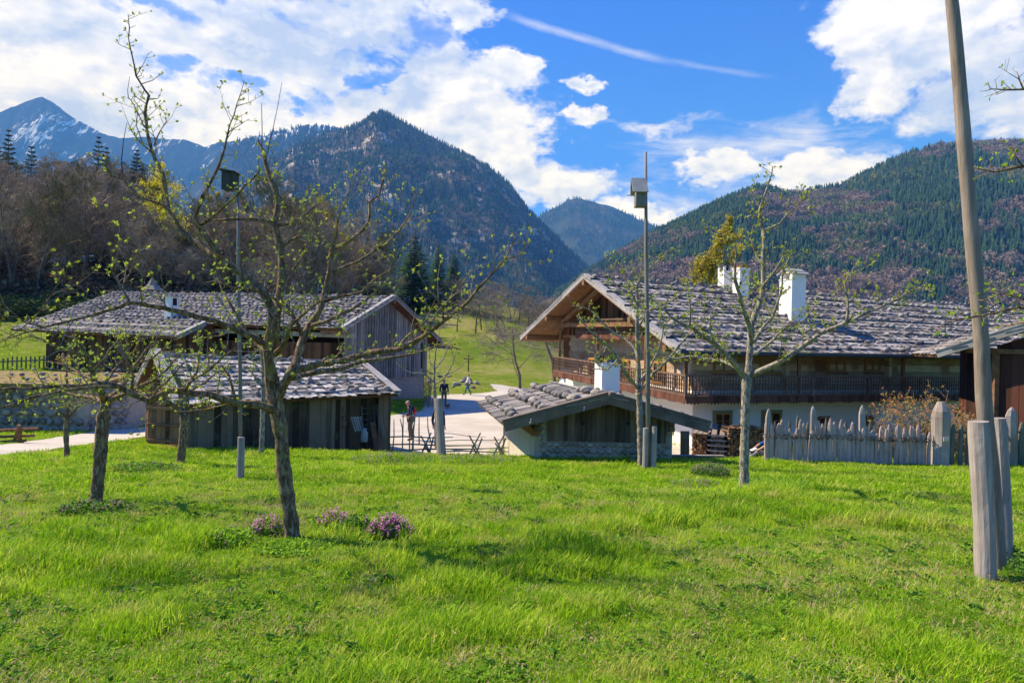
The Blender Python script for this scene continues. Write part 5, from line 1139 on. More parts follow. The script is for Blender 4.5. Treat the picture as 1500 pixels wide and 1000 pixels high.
# grey barked tree on the right
traced_tree('apple_tree', 'grey barked apple tree with upswept limbs standing in front of the farmhouse chimneys', 13.0,
 [(1090, 713, 7.5), (1090, 680, 7), (1091, 640, 6.8), (1092, 600, 6.6), (1093, 570, 6.8), (1096, 545, 7)],
 [[(1096, 550, 6.5), (1098, 520, 5.5), (1099, 500, 5.2), (1102, 470, 5), (1110, 450, 4.8, .1), (1117, 420, 4.6, .2), (1118, 390, 4.2, .2), (1119, 360, 3.8, .2), (1118, 335, 3.2, .3), (1112, 318, 2.8, .3), (1115, 300, 2.4, .3), (1122, 280, 1.8, .3), (1130, 255, 1.2, .3), (1132, 243, .7, .3)],
  [(1118, 338, 2.2, .2), (1130, 334, 2, .1), (1143, 326, 1.7, 0), (1155, 312, 1.4, 0), (1168, 300, 1.1, -.1), (1186, 287, .6, -.1)],
  [(1112, 318, 1.8, .3), (1100, 316, 1.5, .4), (1090, 320, 1.1, .5)], [(1116, 308, 1.4, .3), (1106, 290, 1, .4), (1100, 282, .6, .4)],
  [(1100, 505, 4, 0), (1098, 480, 3.8, -.2), (1088, 450, 3.4, -.4), (1080, 420, 3, -.5), (1076, 400, 2.6, -.6), (1079, 370, 2, -.6), (1072, 355, 1.4, -.6), (1050, 340, 1, -.6), (1030, 330, .6, -.6)],
  [(1092, 552, 4.6, 0), (1078, 535, 4.4, -.2), (1060, 515, 4, -.4), (1044, 502, 3.6, -.5), (1028, 490, 3.2, -.6), (1010, 478, 2.7, -.7), (990, 470, 2.1, -.8), (968, 452, 1.4, -.8), (940, 458, .8, -.8)],
  [(1082, 540, 3, -.1), (1062, 530, 2.6, .2), (1040, 526, 2.3, .4), (1010, 522, 2, .5), (985, 524, 1.5, .6), (950, 510, .9, .6)],
  [(1010, 478, 1.8, -.7), (1012, 458, 1.5, -.8), (1010, 440, 1.1, -.8), (1018, 420, .7, -.8)],
  [(1100, 548, 5.2, 0), (1120, 540, 4.8, -.2), (1145, 528, 4.5, -.4), (1165, 515, 4.3, -.5), (1185, 500, 4, -.6), (1205, 487, 3.7, -.7), (1225, 478, 3.4, -.8), (1245, 470, 3, -.9), (1262, 462, 2.6, -1), (1285, 452, 2.2, -1), (1310, 440, 1.8, -1.1), (1338, 424, 1.3, -1.1), (1360, 415, .7, -1.1)],
  [(1240, 472, 2.4, -.9), (1242, 450, 2, -.9), (1240, 430, 1.8, -.9), (1238, 415, 1.4, -.9), (1246, 400, 1, -.9), (1256, 385, .6, -.9)],
  [(1104, 500, 3.6, .1), (1118, 480, 3, .3), (1132, 462, 2.5, .4), (1140, 440, 2, .5), (1146, 420, 1.7, .5), (1148, 395, 1.2, .5), (1160, 370, .6, .5)],
  [(1104, 520, 3, .1), (1130, 500, 2.4, .4), (1150, 480, 1.8, .6), (1175, 470, 1.2, .7), (1200, 440, .7, .7)],
  [(1060, 515, 2, -.4), (1045, 500, 1.6, -.7), (1040, 480, 1.2, -.8), (1042, 455, .7, -.8)],
  [(1118, 420, 2.4, .2), (1132, 400, 1.8, 0), (1142, 385, 1.2, 0), (1150, 362, .7, 0)], [(1118, 390, 2, .2), (1106, 370, 1.5, .4), (1100, 350, 1, .4), (1103, 330, .6, .4)],
  [(1338, 424, 1, -1.1), (1350, 422, .9, -1.2), (1370, 425, .5, -1.3)]],
 2, G_OR, 'bark_grey', 'leaf', dens=5.8, ls=.046, lmax=.6, leafp=.66, tw_r=.0085)
# tree beside the tall bird pole
traced_tree('apple_tree', 'slim grey apple tree leaning against the tall bird house pole', 18.0,
 [(939, 678, 5), (938, 640, 4.8), (937, 600, 4.6), (936, 575, 4.8)],
 [[(936, 575, 4.6), (935, 540, 4), (934, 500, 3.6), (933, 470, 3.2), (934, 440, 2.8), (933, 420, 2.4), (945, 400, 1.8, .2), (960, 385, 1.2, .3), (985, 362, .7, .3)],
  [(933, 425, 2, 0), (920, 405, 1.6, .2), (905, 395, 1.2, .3), (885, 375, .7, .4)], [(936, 570, 3.4), (915, 545, 3, -.3), (905, 525, 2.7, -.4), (890, 505, 2.2, -.5), (868, 488, 1.6, -.6), (845, 462, .9, -.6)],
  [(936, 575, 3.2), (955, 550, 2.6, -.2), (975, 530, 2.1, -.4), (1000, 500, 1.6, -.5), (1015, 480, .9, -.5)], [(935, 520, 2.6), (920, 500, 2.2, .3), (900, 488, 1.8, .5), (880, 470, 1.4, .6), (860, 452, 1, .6), (838, 448, .6, .6)],
  [(934, 480, 2.4), (948, 460, 1.9, .3), (962, 450, 1.5, .4), (985, 440, 1.1, .4), (1010, 420, .6, .4)], [(890, 505, 1.6, -.5), (880, 520, 1.3, -.6), (862, 515, .8, -.6)], [(905, 525, 1.8, -.4), (890, 540, 1.4, -.4), (868, 540, .8, -.4)],
  [(936, 560, 2.6), (950, 540, 2, .4), (965, 510, 1.5, .5), (972, 480, 1, .5), (968, 455, .6, .5)], [(934, 450, 1.8), (925, 430, 1.3, -.3), (905, 420, .9, -.4), (890, 400, .6, -.4)]],
 3, G_OR, 'bark_grey', 'leaf', dens=5.0, ls=.054, lmax=.6, leafp=.6, tw_r=.010)
# crooked tree with a ribbed trunk at the left
traced_tree('apple_tree', 'stout apple tree with a ribbed leaning trunk and a low dense twiggy crown', 10.2,
 [(139, 748, 8.6), (142, 720, 8.6), (145, 690, 8.8), (148, 650, 9), (151, 612, 9), (153, 600, 7), (156, 585, 7.4)],
 [[(155, 588, 7), (146, 570, 5.5, -.2), (138, 555, 4.6, -.4), (134, 540, 4, -.5), (128, 520, 3.3, -.6), (118, 505, 2.4, -.6), (105, 492, 1.5, -.7)], [(158, 586, 6), (170, 575, 5, .2), (182, 560, 4.2, .4), (190, 545, 3.6, .5), (204, 530, 3, .6), (215, 512, 2.2, .7), (232, 500, 1.3, .8)],
  [(156, 588, 5), (175, 580, 4, -.3), (200, 568, 3.3, -.5), (225, 556, 2.6, -.6), (245, 540, 1.9, -.7), (262, 520, 1.1, -.7)], [(154, 590, 4.5), (135, 582, 3.6, .3), (112, 580, 2.8, .5), (90, 572, 2, .6), (65, 570, 1.1, .7)],
  [(134, 545, 3, -.5), (150, 530, 2.4, -.4), (160, 512, 2, -.3), (172, 500, 1.5, -.2), (178, 480, .9, -.1)], [(190, 545, 2.6, .5), (186, 525, 2.2, .4), (188, 505, 1.7, .4), (182, 490, 1, .4)], [(128, 520, 2.4, -.6), (100, 515, 2, -.8), (75, 505, 1.5, -.9), (50, 492, 1.1, -1), (20, 496, .7, -1)],
  [(145, 570, 3, -.2), (160, 552, 2.6, 0), (172, 535, 2, .2), (195, 515, 1.4, .3), (205, 495, .8, .3)], [(138, 560, 2.6, -.4), (115, 545, 2, -.2), (95, 535, 1.5, 0), (70, 530, .9, 0)], [(204, 530, 2, .6), (226, 522, 1.6, .5), (250, 500, 1.1, .4), (258, 480, .6, .4)]],
 4, G_OR, 'bark', 'leaf_bright', dens=8, ls=.030, lmax=.55, leafp=.6)
traced_tree('apple_tree', 'small thin dark stemmed tree beside the gravel path at the far left', 16.8, [(97, 684, 4), (98, 660, 3.7), (97, 640, 3.6), (98, 610, 3.4)],
 [[(98, 610, 3.2), (100, 585, 2.4), (98, 560, 1.7), (96, 530, .8)], [(98, 612, 2.6), (112, 598, 1.9, .2), (125, 588, 1.2, .3), (140, 580, .7, .3)], [(98, 612, 2.2), (84, 600, 1.6, -.2), (70, 588, 1, -.2), (62, 575, .6, -.2)], [(98, 600, 1.8), (88, 580, 1.2, .2), (80, 560, .6, .3)], [(99, 590, 1.6), (112, 575, 1.1, -.2), (118, 555, .6, -.2)]],
 5, G_OR, 'bark', 'leaf_bright', dens=5, ls=.035, lmax=.5, tw_r=.008)
traced_tree('apple_tree', 'short crooked apple tree in front of the open shed door', 15.7, [(263, 694, 7), (265, 670, 6.2), (269, 640, 6.6), (271, 615, 7), (269, 603, 6.5)],
 [[(268, 606, 4.6), (255, 595, 3.6, -.2), (240, 583, 3, -.3), (228, 570, 2.2, -.3), (215, 560, 1.2, -.3)], [(268, 604, 4), (264, 580, 3.4), (262, 560, 2.6, .1), (252, 545, 1.8, .1), (248, 520, .9, .1)], [(271, 604, 4.6), (275, 580, 3.8, .1), (278, 560, 3, .1), (288, 545, 2.2, .2), (292, 520, 1.2, .2), (296, 500, .7, .2)], [(274, 604, 3), (290, 594, 2.4, -.2), (305, 585, 1.8, -.3), (325, 572, 1, -.3)], [(276, 575, 2.4, .1), (300, 560, 1.9, .4), (318, 545, 1.3, .5), (335, 535, .8, .5)], [(263, 572, 2, 0), (245, 562, 1.5, .3), (235, 545, 1, .4), (232, 520, .6, .4)]],
 6, G_OR, 'bark', 'leaf_bright', dens=6, ls=.038, lmax=.6, tw_r=.009)
traced_tree('apple_tree', 'thin pale stemmed tree standing close against the front of the shed', 18.6, [(382, 675, 4), (384, 640, 3.8), (385, 600, 3.6), (386, 565, 3.2)], [[(386, 565, 3), (385, 540, 2.4), (382, 515, 1.6), (378, 490, .8)], [(386, 560, 2.2), (398, 540, 1.6, .3), (410, 520, .9, .4)], [(385, 568, 2), (372, 550, 1.5, -.2), (360, 535, .8, -.3)], [(385, 545, 1.6), (370, 528, 1.2, .2), (362, 505, .6, .2)]], 7, G_OR, 'bark_grey', 'leaf', dens=4, ls=.036, lmax=.5, tw_r=.009)
# young tree bound to a stout post at the edge of the yard
traced_tree('young_tree', 'young bare tree growing up behind a thick round post above the yard', 20.6, [(644, 668, 3.2), (640, 630, 3), (639, 600, 2.8), (636, 570, 2.6)],
 [[(636, 572, 2.4), (636, 550, 1.9), (637, 530, 1.4), (640, 505, .8), (648, 470, .4)], [(636, 562, 1.8), (645, 558, 1.4, -.2), (655, 548, 1.1, -.3), (663, 530, .8, -.4), (668, 515, .5, -.4)], [(636, 560, 1.6), (622, 548, 1.2, -.2), (600, 545, .9, -.3), (584, 536, .5, -.3)], [(655, 548, .9, -.3), (672, 540, .7, -.3), (690, 520, .4, -.3)], [(637, 540, 1.2), (650, 525, .9, .2), (658, 505, .6, .3), (668, 485, .4, .3)], [(638, 545, 1), (630, 530, .8, .2), (628, 505, .5, .2)]], 8, None, 'bark_grey', 'leaf', dens=1.6, ls=.03, lmax=.35, leafp=.3, tw_r=.006)
traced_tree('young_tree', 'small bare sapling crossing the barn gable beside the old apple limb', 24.6, [(576, 652, 2), (578, 600, 1.8), (575, 560, 1.6)], [[(575, 560, 1.5), (570, 530, 1.1), (572, 505, .6)], [(575, 562, 1.2), (590, 545, .8, .2), (600, 520, .5, .2)]], 18, None, 'bark_grey', 'leaf', dens=1.6, ls=.03, lmax=.35, leafp=.3, tw_r=.006) if False else None
# tree whose trunk stands beyond the right edge, its twigs reaching into the sky
traced_tree('apple_tree', 'apple tree beyond the right edge whose leafy twigs reach in across the sky', 5.6,
 [(1790, 900, 19), (1780, 760, 17), (1770, 600, 16), (1760, 480, 15)],
 [[(1762, 490, 12), (1700, 400, 10), (1640, 330, 7), (1590, 280, 5), (1540, 255, 3.6), (1500, 243, 2.6), (1480, 247, 2.2), (1455, 252, 1.7), (1425, 246, .9)], [(1700, 400, 8), (1650, 300, 6), (1600, 210, 4.6), (1550, 150, 3.2), (1515, 132, 2.4), (1500, 131, 2), (1478, 132, 1.5), (1449, 132, .7)],
  [(1500, 131, 1.5), (1492, 118, 1.2), (1490, 104, .8)], [(1495, 243, 1.4), (1486, 228, 1), (1482, 215, .6)], [(1765, 520, 10), (1700, 490, 8), (1640, 470, 6), (1580, 455, 4.4), (1530, 450, 3.2), (1490, 452, 2.4), (1450, 460, 1.7), (1400, 470, 1.2), (1370, 482, .7)],
  [(1530, 450, 2.4), (1490, 435, 1.8), (1465, 430, 1.2), (1440, 440, .7)], [(1760, 480, 11), (1750, 350, 8), (1730, 220, 5), (1700, 100, 3), (1680, 20, 1.5)], [(1580, 455, 3), (1540, 480, 2.2), (1500, 472, 1.5), (1470, 476, .8)]],
 9, G_OR, 'bark', 'leaf_bright', dens=9, ls=.026, lmax=.22, leafp=.55, tw_r=.006)
# ------------------------------------------------------------------ bare woodland trees: prototypes, then copies
def grow_bare(seed, h=20, spread=.34, levels=5, nb=5, first=.25, twig_mul=1.0, trunk_r=.22, up=.35, droop=0, tw_r=.026):
    r = random.Random(seed); tr, tw = MB(), MB()
    def seg(p, d, l, rad, lv):
        n = 4 if lv < 2 else 3; pts = [p]; rr = [rad]; q = p
        for k in range(n):
            rad = max(rad, tw_r); d = (d+Vector((r.gauss(0, .10), r.gauss(0, .10), r.gauss(0, .05)+(up*.10 if lv else 0)-droop*.1*lv))).normalized(); q = q+d*l/n; pts.append(q); rr.append(rad*(1-.6*(k+1)/n))
        (tr if lv < 2 else tw).tube(pts, rr, 7 if lv == 0 else (5 if lv == 1 else 3), cap=False)
        if lv >= levels: return
        m = (int(h*.9) if lv == 0 else nb)
        for k in range(m):
            f = (first+(1-first)*(k+r.random())/m) if lv == 0 else r.uniform(.25, 1.0); i = min(int(f*n), n-1); b = pts[i].lerp(pts[i+1], f*n-i)
            ang = r.uniform(0, 6.28); s = d.orthogonal().normalized(); s.rotate(Matrix.Rotation(ang, 3, d)); nd = (s*r.uniform(.6, 1.0)+d*r.uniform(.35, .9)+Vector((0, 0, up*.5))).normalized()
            ll = (h*spread*(1-.72*((f-first)/(1-first))**1.6+.05) if lv == 0 else l*r.uniform(.38, .62)); seg(b, nd, ll, (rad*(.42-.2*f) if lv == 0 else rad*.5), lv+1)
    seg(Vector((0, 0, 0)), Vector((0, 0, 1)), h, trunk_r, 0); return tr, tw
def proto(name, label, cat, tr, tw, bm_, tm_, group, twn='crown'):
    t = thing(name, label, cat, (0, 0, 0), group); tr.build('trunk', M[bm_], t, True); tw.build(twn, M[tm_], t); return t
beech = [proto('beech_tree', '', 'tree', *grow_bare(30+k, 19+k, .30, 4, 6, .22, trunk_r=.2, tw_r=.030), 'bark_far', ('twig_brown', 'twig_brown', 'twig_brown', 'twig_olive')[k], '') for k in range(4)]
def spruce(seed, h=15, w=.20, sparse=1.0, bare=.06, m='needles', n=None):
    r = random.Random(seed); tr, cr = MB(), MB(); tr.tube([(0, 0, 0), (0, 0, h*.5), (0, 0, h)], [h*.016, h*.009, .02], 7)
    k = 0; z = h*bare
    while z < h*.99:
        f = (z-h*bare)/(h*(1-bare)); L0 = h*w*(1-f)**.85+.12; nb = int(10+5*(1-f)); a0 = r.uniform(0, 6.28)
        for i in range(nb):
            if r.random() > sparse: continue
            a = a0+6.283*i/nb+r.uniform(-.25, .25); L = L0*r.uniform(.65, 1.15); dirv = Vector((math.cos(a), math.sin(a), 0)); side = Vector((-math.sin(a), math.cos(a), 0)); dz = -.32+.55*f
            m_ = max(3, int(L/.33))
            for j in range(m_):
                s = L*(j+.6)/m_; p = Vector((0, 0, z))+dirv*s+Vector((0, 0, dz*s+.10*(s/L)**2*L)); ww = (.16+.30*(1-s/L))*L0*.48+.16; ll = L/m_*1.5
                for sg in (-1, 1):
                    tip = p+side*sg*ww*r.uniform(.7, 1.2)+dirv*ll*.5+Vector((0, 0, -ww*r.uniform(.15, .55))); cr.add([p-dirv*ll*.35, p+dirv*ll*.5+Vector((0, 0, .02)), tip], [(0, 1, 2)])
                q = p+dirv*ll; cr.add([p+side*.09, p-side*.09, q+Vector((0, 0, -.08))], [(0, 1, 2)])
        z += h*.019+.12*r.random()+.10
    return tr, cr
sprs = [proto('spruce_tree', '', 'tree', *spruce(60+k, 16, (.20, .24, .17)[k], (1, 1, .8)[k]), 'bark_far', 'needles', '') for k in range(3)]
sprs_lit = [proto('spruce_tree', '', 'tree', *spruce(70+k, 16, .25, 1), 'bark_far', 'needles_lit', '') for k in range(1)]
used = set()
def place(protos, i, x, y, h, label, group, base=18., rz=None, name=None, sx=1.0):
    o = protos[i]; z = gz(x, y)-.15; s = h/base; rz = rb.uniform(0, 6.28) if rz is None else rz
    if o.name not in used: used.add(o.name); o.location = (x, y, z); o.rotation_euler = (0, 0, rz); o.scale = (s*sx, s*sx, s); r = o
    else: r = copy_tree(o, (x, y, z), rz, (s*sx, s*sx, s))
    r['label'] = label; r['category'] = 'tree'
    if group: r['group'] = group
    elif 'group' in r: del r['group']
    return r
# ------------------------------------------------------------------ wood on the left
def sprinkle(tw, n, s, r, zmin=0):
    mb = MB(); V = [v for v in tw.v if v[2] > zmin]
    for k in range(n):
        p = Vector(V[r.randrange(len(V))])+Vector((r.gauss(0, .12), r.gauss(0, .12), r.gauss(0, .12))); a = Vector((r.gauss(0, 1), r.gauss(0, 1), r.gauss(0, 1))).normalized()*s*r.uniform(.6, 1.3); b = a.orthogonal().normalized()*s*.6
        mb.add([p-a, p+b, p+a, p-b], [(0, 1, 2, 3)])
    return mb
TOP = [(-120, 240), (-60, 235), (0, 248), (60, 250), (110, 232), (160, 258), (200, 262), (245, 300), (290, 318), (340, 300), (400, 292), (450, 290), (500, 318), (545, 345), (575, 372)]
def top_at(px): return float(np.interp(px, [p[0] for p in TOP], [p[1] for p in TOP]))
rp = random.Random(21)
# a faraway tree that stands in sight is placed by its column and its distance
def at_col(px, y): return unp(px, 430, y).x
WOODG = 'bare trees of the brown wood behind the barn'
for k in range(140):
    px = rp.uniform(-110, 572); d = rp.uniform(88, 150); x = at_col(px, d); zt_ = unp(px, top_at(px)+abs(rp.gauss(0, 16))+ (rp.uniform(0, 40) if rp.random() < .3 else 0), d).z; h = zt_-gz(x, d)
    if h < 7 or h > 33: continue
    if px > 500 and d < 110: continue
    place(beech, rp.randrange(4), x, d, h, 'tall bare brown tree in the wood behind the long barn', WOODG, 20, sx=rp.uniform(.9, 1.25)*(1.25 if h < 14 else 1))
SPG = 'dark spruces standing among the bare brown trees'
for px, top, d in ((8, 186, 132), (-8, 205, 136), (42, 207, 148), (140, 196, 150), (152, 212, 154), (196, 216, 128), (205, 240, 120), (228, 262, 98), (330, 268, 150)):
    x = at_col(px, d); h = unp(px, top, d).z-gz(x, d); place(sprs, rp.randrange(3), x, d, h, 'dark spruce rising among the bare brown trees of the wood', SPG, 16, sx=.8)
for px, top, d, lb, sx in ((537, 347, 118, 'slender tall spruce at the left end of the group on the green hill', .75), (557, 338, 122, 'tall thin spruce with gaps between its boughs beside the brown wood', .7), (606, 343, 126, 'broadest of the spruces on the crest of the green hill', 1.35), (641, 357, 130, 'narrow dark spruce between two fuller ones on the hill crest', .9), (664, 371, 127, 'shorter sunlit spruce at the right end of the hill crest group', 1.15)):
    x = at_col(px, d); h = unp(px, top, d).z-gz(x, d)+.3; place(sprs_lit if px > 560 else sprs, 0 if px > 560 else rp.randrange(3), x, d, h, lb, 'spruces on the crest of the green hill', 16, sx=sx)
# trees in young yellow leaf
r_ = random.Random(8)
for px, d, top, w_, lm, lb, n in ((263, 100, 262, 1.3, 'leaf_yellow', 'bright yellow leafed tree glowing in the brown wood', 5200), (305, 104, 285, 1.0, 'leaf_gold', 'yellow green tree beside the bright yellow one in the wood', 3000), (1045, 66, 347, 1.25, 'leaf_gold', 'golden leafed tree rising behind the farmhouse roof', 11000), (495, 108, 296, .9, 'leaf_gold', 'pale golden green tree at the right end of the brown wood', 2200)):
    x = at_col(px-(27 if px == 1045 else 0), d); z = gz(x, d); h = unp(px, top, d).z-z; a, b = grow_bare(int(px), h, .22*w_, 3, 6, .25, trunk_r=.15, up=.8); t_ = thing('leafy_tree', lb, 'tree', (0, 0, 0)); a.build('trunk', M['bark_far'], t_, True); b.build('twigs', M['twig_olive'], t_); sprinkle(b, n, .11, r_, h*(.5 if px == 1045 else .25)).build('leaves', M[lm], t_); t_.location = (x, d, z-.1)
# pale bare bushes by the house and along the hill
bush = [proto('bare_bush', '', 'bush', *grow_bare(90+k, 6, .62, 4, 6, .08, trunk_r=.10, up=.25, droop=.25, tw_r=.016), 'bark_far', 'twig_pale', '', 'crown') for k in range(3)]
def put_bush(i, px, d, h, lb, gp_, sx=1.2):
    r = place(bush, i, at_col(px, d), d, h, lb, gp_, 6, sx=sx); r['category'] = 'bush'; return r
put_bush(0, 815, 46, 6.4, 'wide leafless tree with drooping pale branches beside the farmhouse gable', None, 1.35)
put_bush(1, 765, 62, 5.5, 'rounded leafless bush on the green hill behind the gravel road', None, 1.5)
for k in range(26):
    px = 672+k*8.2+rp.uniform(-4, 4); d = rp.uniform(104, 128)
    put_bush(k % 3, px, d, rp.uniform(3.5, 6.2), 'grey brown leafless bush in the thicket on the hill crest', 'bare bushes along the crest of the hill', 1.5)
# undergrowth of the wood: low brown and green brush
def brush(name, n, f, hm, m, lb):
    P = []
    while len(P) < n:
        q = f();
        if q: P.append(q)
    P = np.array([(x, y, gz(x, y)-.2) for x, y in P]); h = rng.uniform(hm[0], hm[1], n); return mass(name, [scatter('', BTs[i], P[i::4], h[i::4], rng.uniform(1.2, 2.0, len(P[i::4])), None, '') for i in range(4)], m, lb, 'brush')
def fw():
    px = rp.uniform(-120, 575); d = rp.uniform(84, 150); return at_col(px, d), d
M['brush_brown'] = fmat('woodland_brush', (.06, .045, .028), (.21, .155, .095), .3); M['brush_green'] = fmat('green_brush', (.04, .06, .02), (.12, .15, .05), .3)
brush('undergrowth', 1500, fw, (1.0, 3.8), M['brush_brown'], 'low tangled brown undergrowth on the floor of the wood')
def fe():
    px = rp.uniform(-60, 150); d = rp.uniform(74, 84); return at_col(px, d), d
brush('brushwood', 160, fe, (.8, 2.6), M['brush_green'], 'green and grey brush along the edge of the wood')
# ------------------------------------------------------------------ poles, posts
def log_tube(mb, pts, rads, n=14, seed=0, cracks=.05, step=.10):
    r = random.Random(seed); a, b = smooth(pts, rads, step); ph = [r.uniform(-cracks, cracks) for _ in range(n)]; V = []
    for i, p in enumerate(a):
        d = (a[min(i+1, len(a)-1)]-a[max(0, i-1)]).normalized(); x = d.cross(Vector((0, 1, 0))); x = x.normalized(); y = d.cross(x)
        for k in range(n): an = 6.2832*k/n; q = b[i]*(1+ph[k]+r.uniform(-.012, .012)+.02*math.sin(i*.5+k)); V.append(p+(x*math.cos(an)+y*math.sin(an))*q)
    F = [(i*n+k, i*n+(k+1) % n, (i+1)*n+(k+1) % n, (i+1)*n+k) for i in range(len(a)-1) for k in range(n)]+[tuple(range(n-1, -1, -1)), tuple((len(a)-1)*n+k for k in range(n))]
    return mb.add(V, F)
dP = 6.7
b0 = unp(1463, 800, dP+.12); b0.z = gz(b0.x, b0.y)-.05
mb = MB(); log_tube(mb, [b0, unp(1453, 700, dP+.1), unp(1442, 600, dP+.05), unp(1436, 480, dP), unp(1422, 330, dP), unp(1410, 180, dP), unp(1401, 70, dP), unp(1394, 0, dP), unp(1387, -70, dP)], [.078, .075, .071, .069, .067, .064, .061, .056, .050], 14, 1, .03)
solo(mb, 'leaning_pole', M['pole'], 'tall debarked pole leaning slightly left, lashed between two short posts', 'pole', b0, smooth=True)
def post(px0, py0, px1, py1, d, r0, r1, lb, seed, name='timber_post'):
    p = unp(px0, py0, d); p.z = gz(p.x, p.y)-.05; q = unp(px1, py1, d); mb = MB(); log_tube(mb, [p, p.lerp(q, .4)+Vector((.012, 0, 0)), p.lerp(q, .93), q], [r0, r0*1.0, r1, r1*.93], 14, seed, .09, .06); return solo(mb, name, M['post'], lb, 'post', p, smooth=False)
post(1445, 830, 1434, 617, dP-.25, .092, .096, 'pale split post with a flat sawn top in front of the leaning pole', 3)
post(1473, 804, 1463, 612, dP+.36, .068, .064, 'darker post behind the leaning pole with a forked top', 4)
def bird_pole(px, pyt, pxb, pyb, d, r0, box, lb, stake):
    p = unp(pxb, pyb, d); p.z = gz(p.x, p.y)-.05; t_ = thing('bird_house_pole', lb, 'pole', p); mb = MB(); q = unp(px, pyt, d); mb.tube([p, p.lerp(q, .35)+Vector((.01, 0, 0)), p.lerp(q, .7)+Vector((-.012, 0, 0)), q], [r0, r0*.92, r0*.8, r0*.5], 8); mb.build('pole', M['pole_thin'], t_, True)
    for sx, top in stake:
        a = p+Vector((sx, -.06, 0)); mb = MB(); log_tube(mb, [a, a+Vector((0, 0, top*.5)), a+Vector((0, 0, top))], [.075, .072, .07], 10, int(top*90)); mb.build('stake', M['post'], t_)
    return t_, box
def nest_box(t_, px, py, d, w_, h_, dp, roofk, m='nestbox'):
    c = unp(px, py, d); U = Vector((0, 0, 1)); mb = MB(); mb.box(c, Vector((w_/2, 0, 0)), Vector((0, dp/2, 0)), U*h_/2); nb = mb.build('nest_box', M[m], t_); mb = MB()
    if roofk == 'gable':
        # steep little roof, ridge towards the eye, pale boards
        zt_ = c.z+h_/2; x0, x1 = c.x-w_/2-.09, c.x+w_/2+.03
        for sg in (-1, 1):
            e, r = Vector((0, c.y+sg*(dp/2+.06), zt_-.03)), Vector((0, c.y, zt_+.36)); mb.hexa([(x0, e.y, e.z), (x1, e.y, e.z), (x1-.03, r.y, r.z), (x0-.03, r.y, r.z), (x0, e.y+sg*.02, e.z+.02), (x1, e.y+sg*.02, e.z+.02), (x1-.03, r.y+sg*.02, r.z+.02), (x0-.03, r.y+sg*.02, r.z+.02)])
        for sg in ():
            e = Vector((c.x+sg*(w_/2+.05), c.y, zt_-.02)); r = Vector((c.x-.02, c.y, zt_+.36)); mb.hexa([e+Vector((0, -dp*.62, 0)), e+Vector((0, dp*.62, 0)), r+Vector((0, dp*.62, 0)), r+Vector((0, -dp*.62, 0)), e+Vector((sg*.02, -dp*.62, .02)), e+Vector((sg*.02, dp*.62, .02)), r+Vector((sg*.02, dp*.62, .02)), r+Vector((sg*.02, -dp*.62, .02))])
        mb.build('roof', M['board_verge'], nb); mb = MB(); [mb.add([(x_, c.y-dp/2, zt_), (x_, c.y+dp/2, zt_), (x_, c.y, zt_+.33), (x_+.02, c.y-dp/2, zt_), (x_+.02, c.y+dp/2, zt_), (x_+.02, c.y, zt_+.33)], [(0, 1, 2), (5, 4, 3), (0, 3, 4, 1), (1, 4, 5, 2), (2, 5, 3, 0)]) for x_ in (c.x-w_/2, c.x+w_/2-.03)]; mb.build('gable', M['nestbox_dark'], nb)
        mb = MB(); mb.bar(c+Vector((-w_/2-.22, -.02, h_*.30)), c+Vector((-w_/2+.02, -.02, h_*.30)), .02, .02); mb.build('perch', M['board_grey'], nb)
    else:
        mb.hexa([c+Vector((-w_/2-.06, -dp*.7, h_/2+.03)), c+Vector((w_/2+.03, -dp*.7, h_/2-.02)), c+Vector((w_/2+.03, dp*.7, h_/2-.02)), c+Vector((-w_/2-.06, dp*.7, h_/2+.03)), c+Vector((-w_/2-.06, -dp*.7, h_/2+.05)), c+Vector((w_/2+.03, -dp*.7, h_/2)), c+Vector((w_/2+.03, dp*.7, h_/2)), c+Vector((-w_/2-.06, dp*.7, h_/2+.05))]); mb.build('roof', M['nestbox_dark'], nb)
    return nb
tb, _ = bird_pole(946, 223, 950, 677, 17.6, .062, None, 'tall thin pole carrying a nest box with a steep pale roof, clear against the clouds', [(-.10, 1.10), (.12, 1.15)])
nest_box(tb, 938, 293, 17.5, .27, .36, .30, 'gable')
tb, _ = bird_pole(349, 252, 352, 713, 13.2, .042, None, 'thin grey pole carrying a dark flat-roofed nest box behind the old apple tree', [(0.02, .88)])
nest_box(tb, 337, 266, 13.1, .24, .34, .22, 'flat', 'nestbox_dark')
# stout post that holds the young tree
p = gp(646, 668); p = Vector((unp(647, 668, 20.0).x, 20.0, gz(unp(647, 668, 20).x, 20)-.05)); q = unp(642, 583, 20.0); mb = MB(); log_tube(mb, [p, p.lerp(q, .5), q], [.125, .115, .11], 12, 9, .08); solo(mb, 'timber_post', M['post'], 'thick upright grooved post with a young tree bound to it at the yard edge', 'post', p)
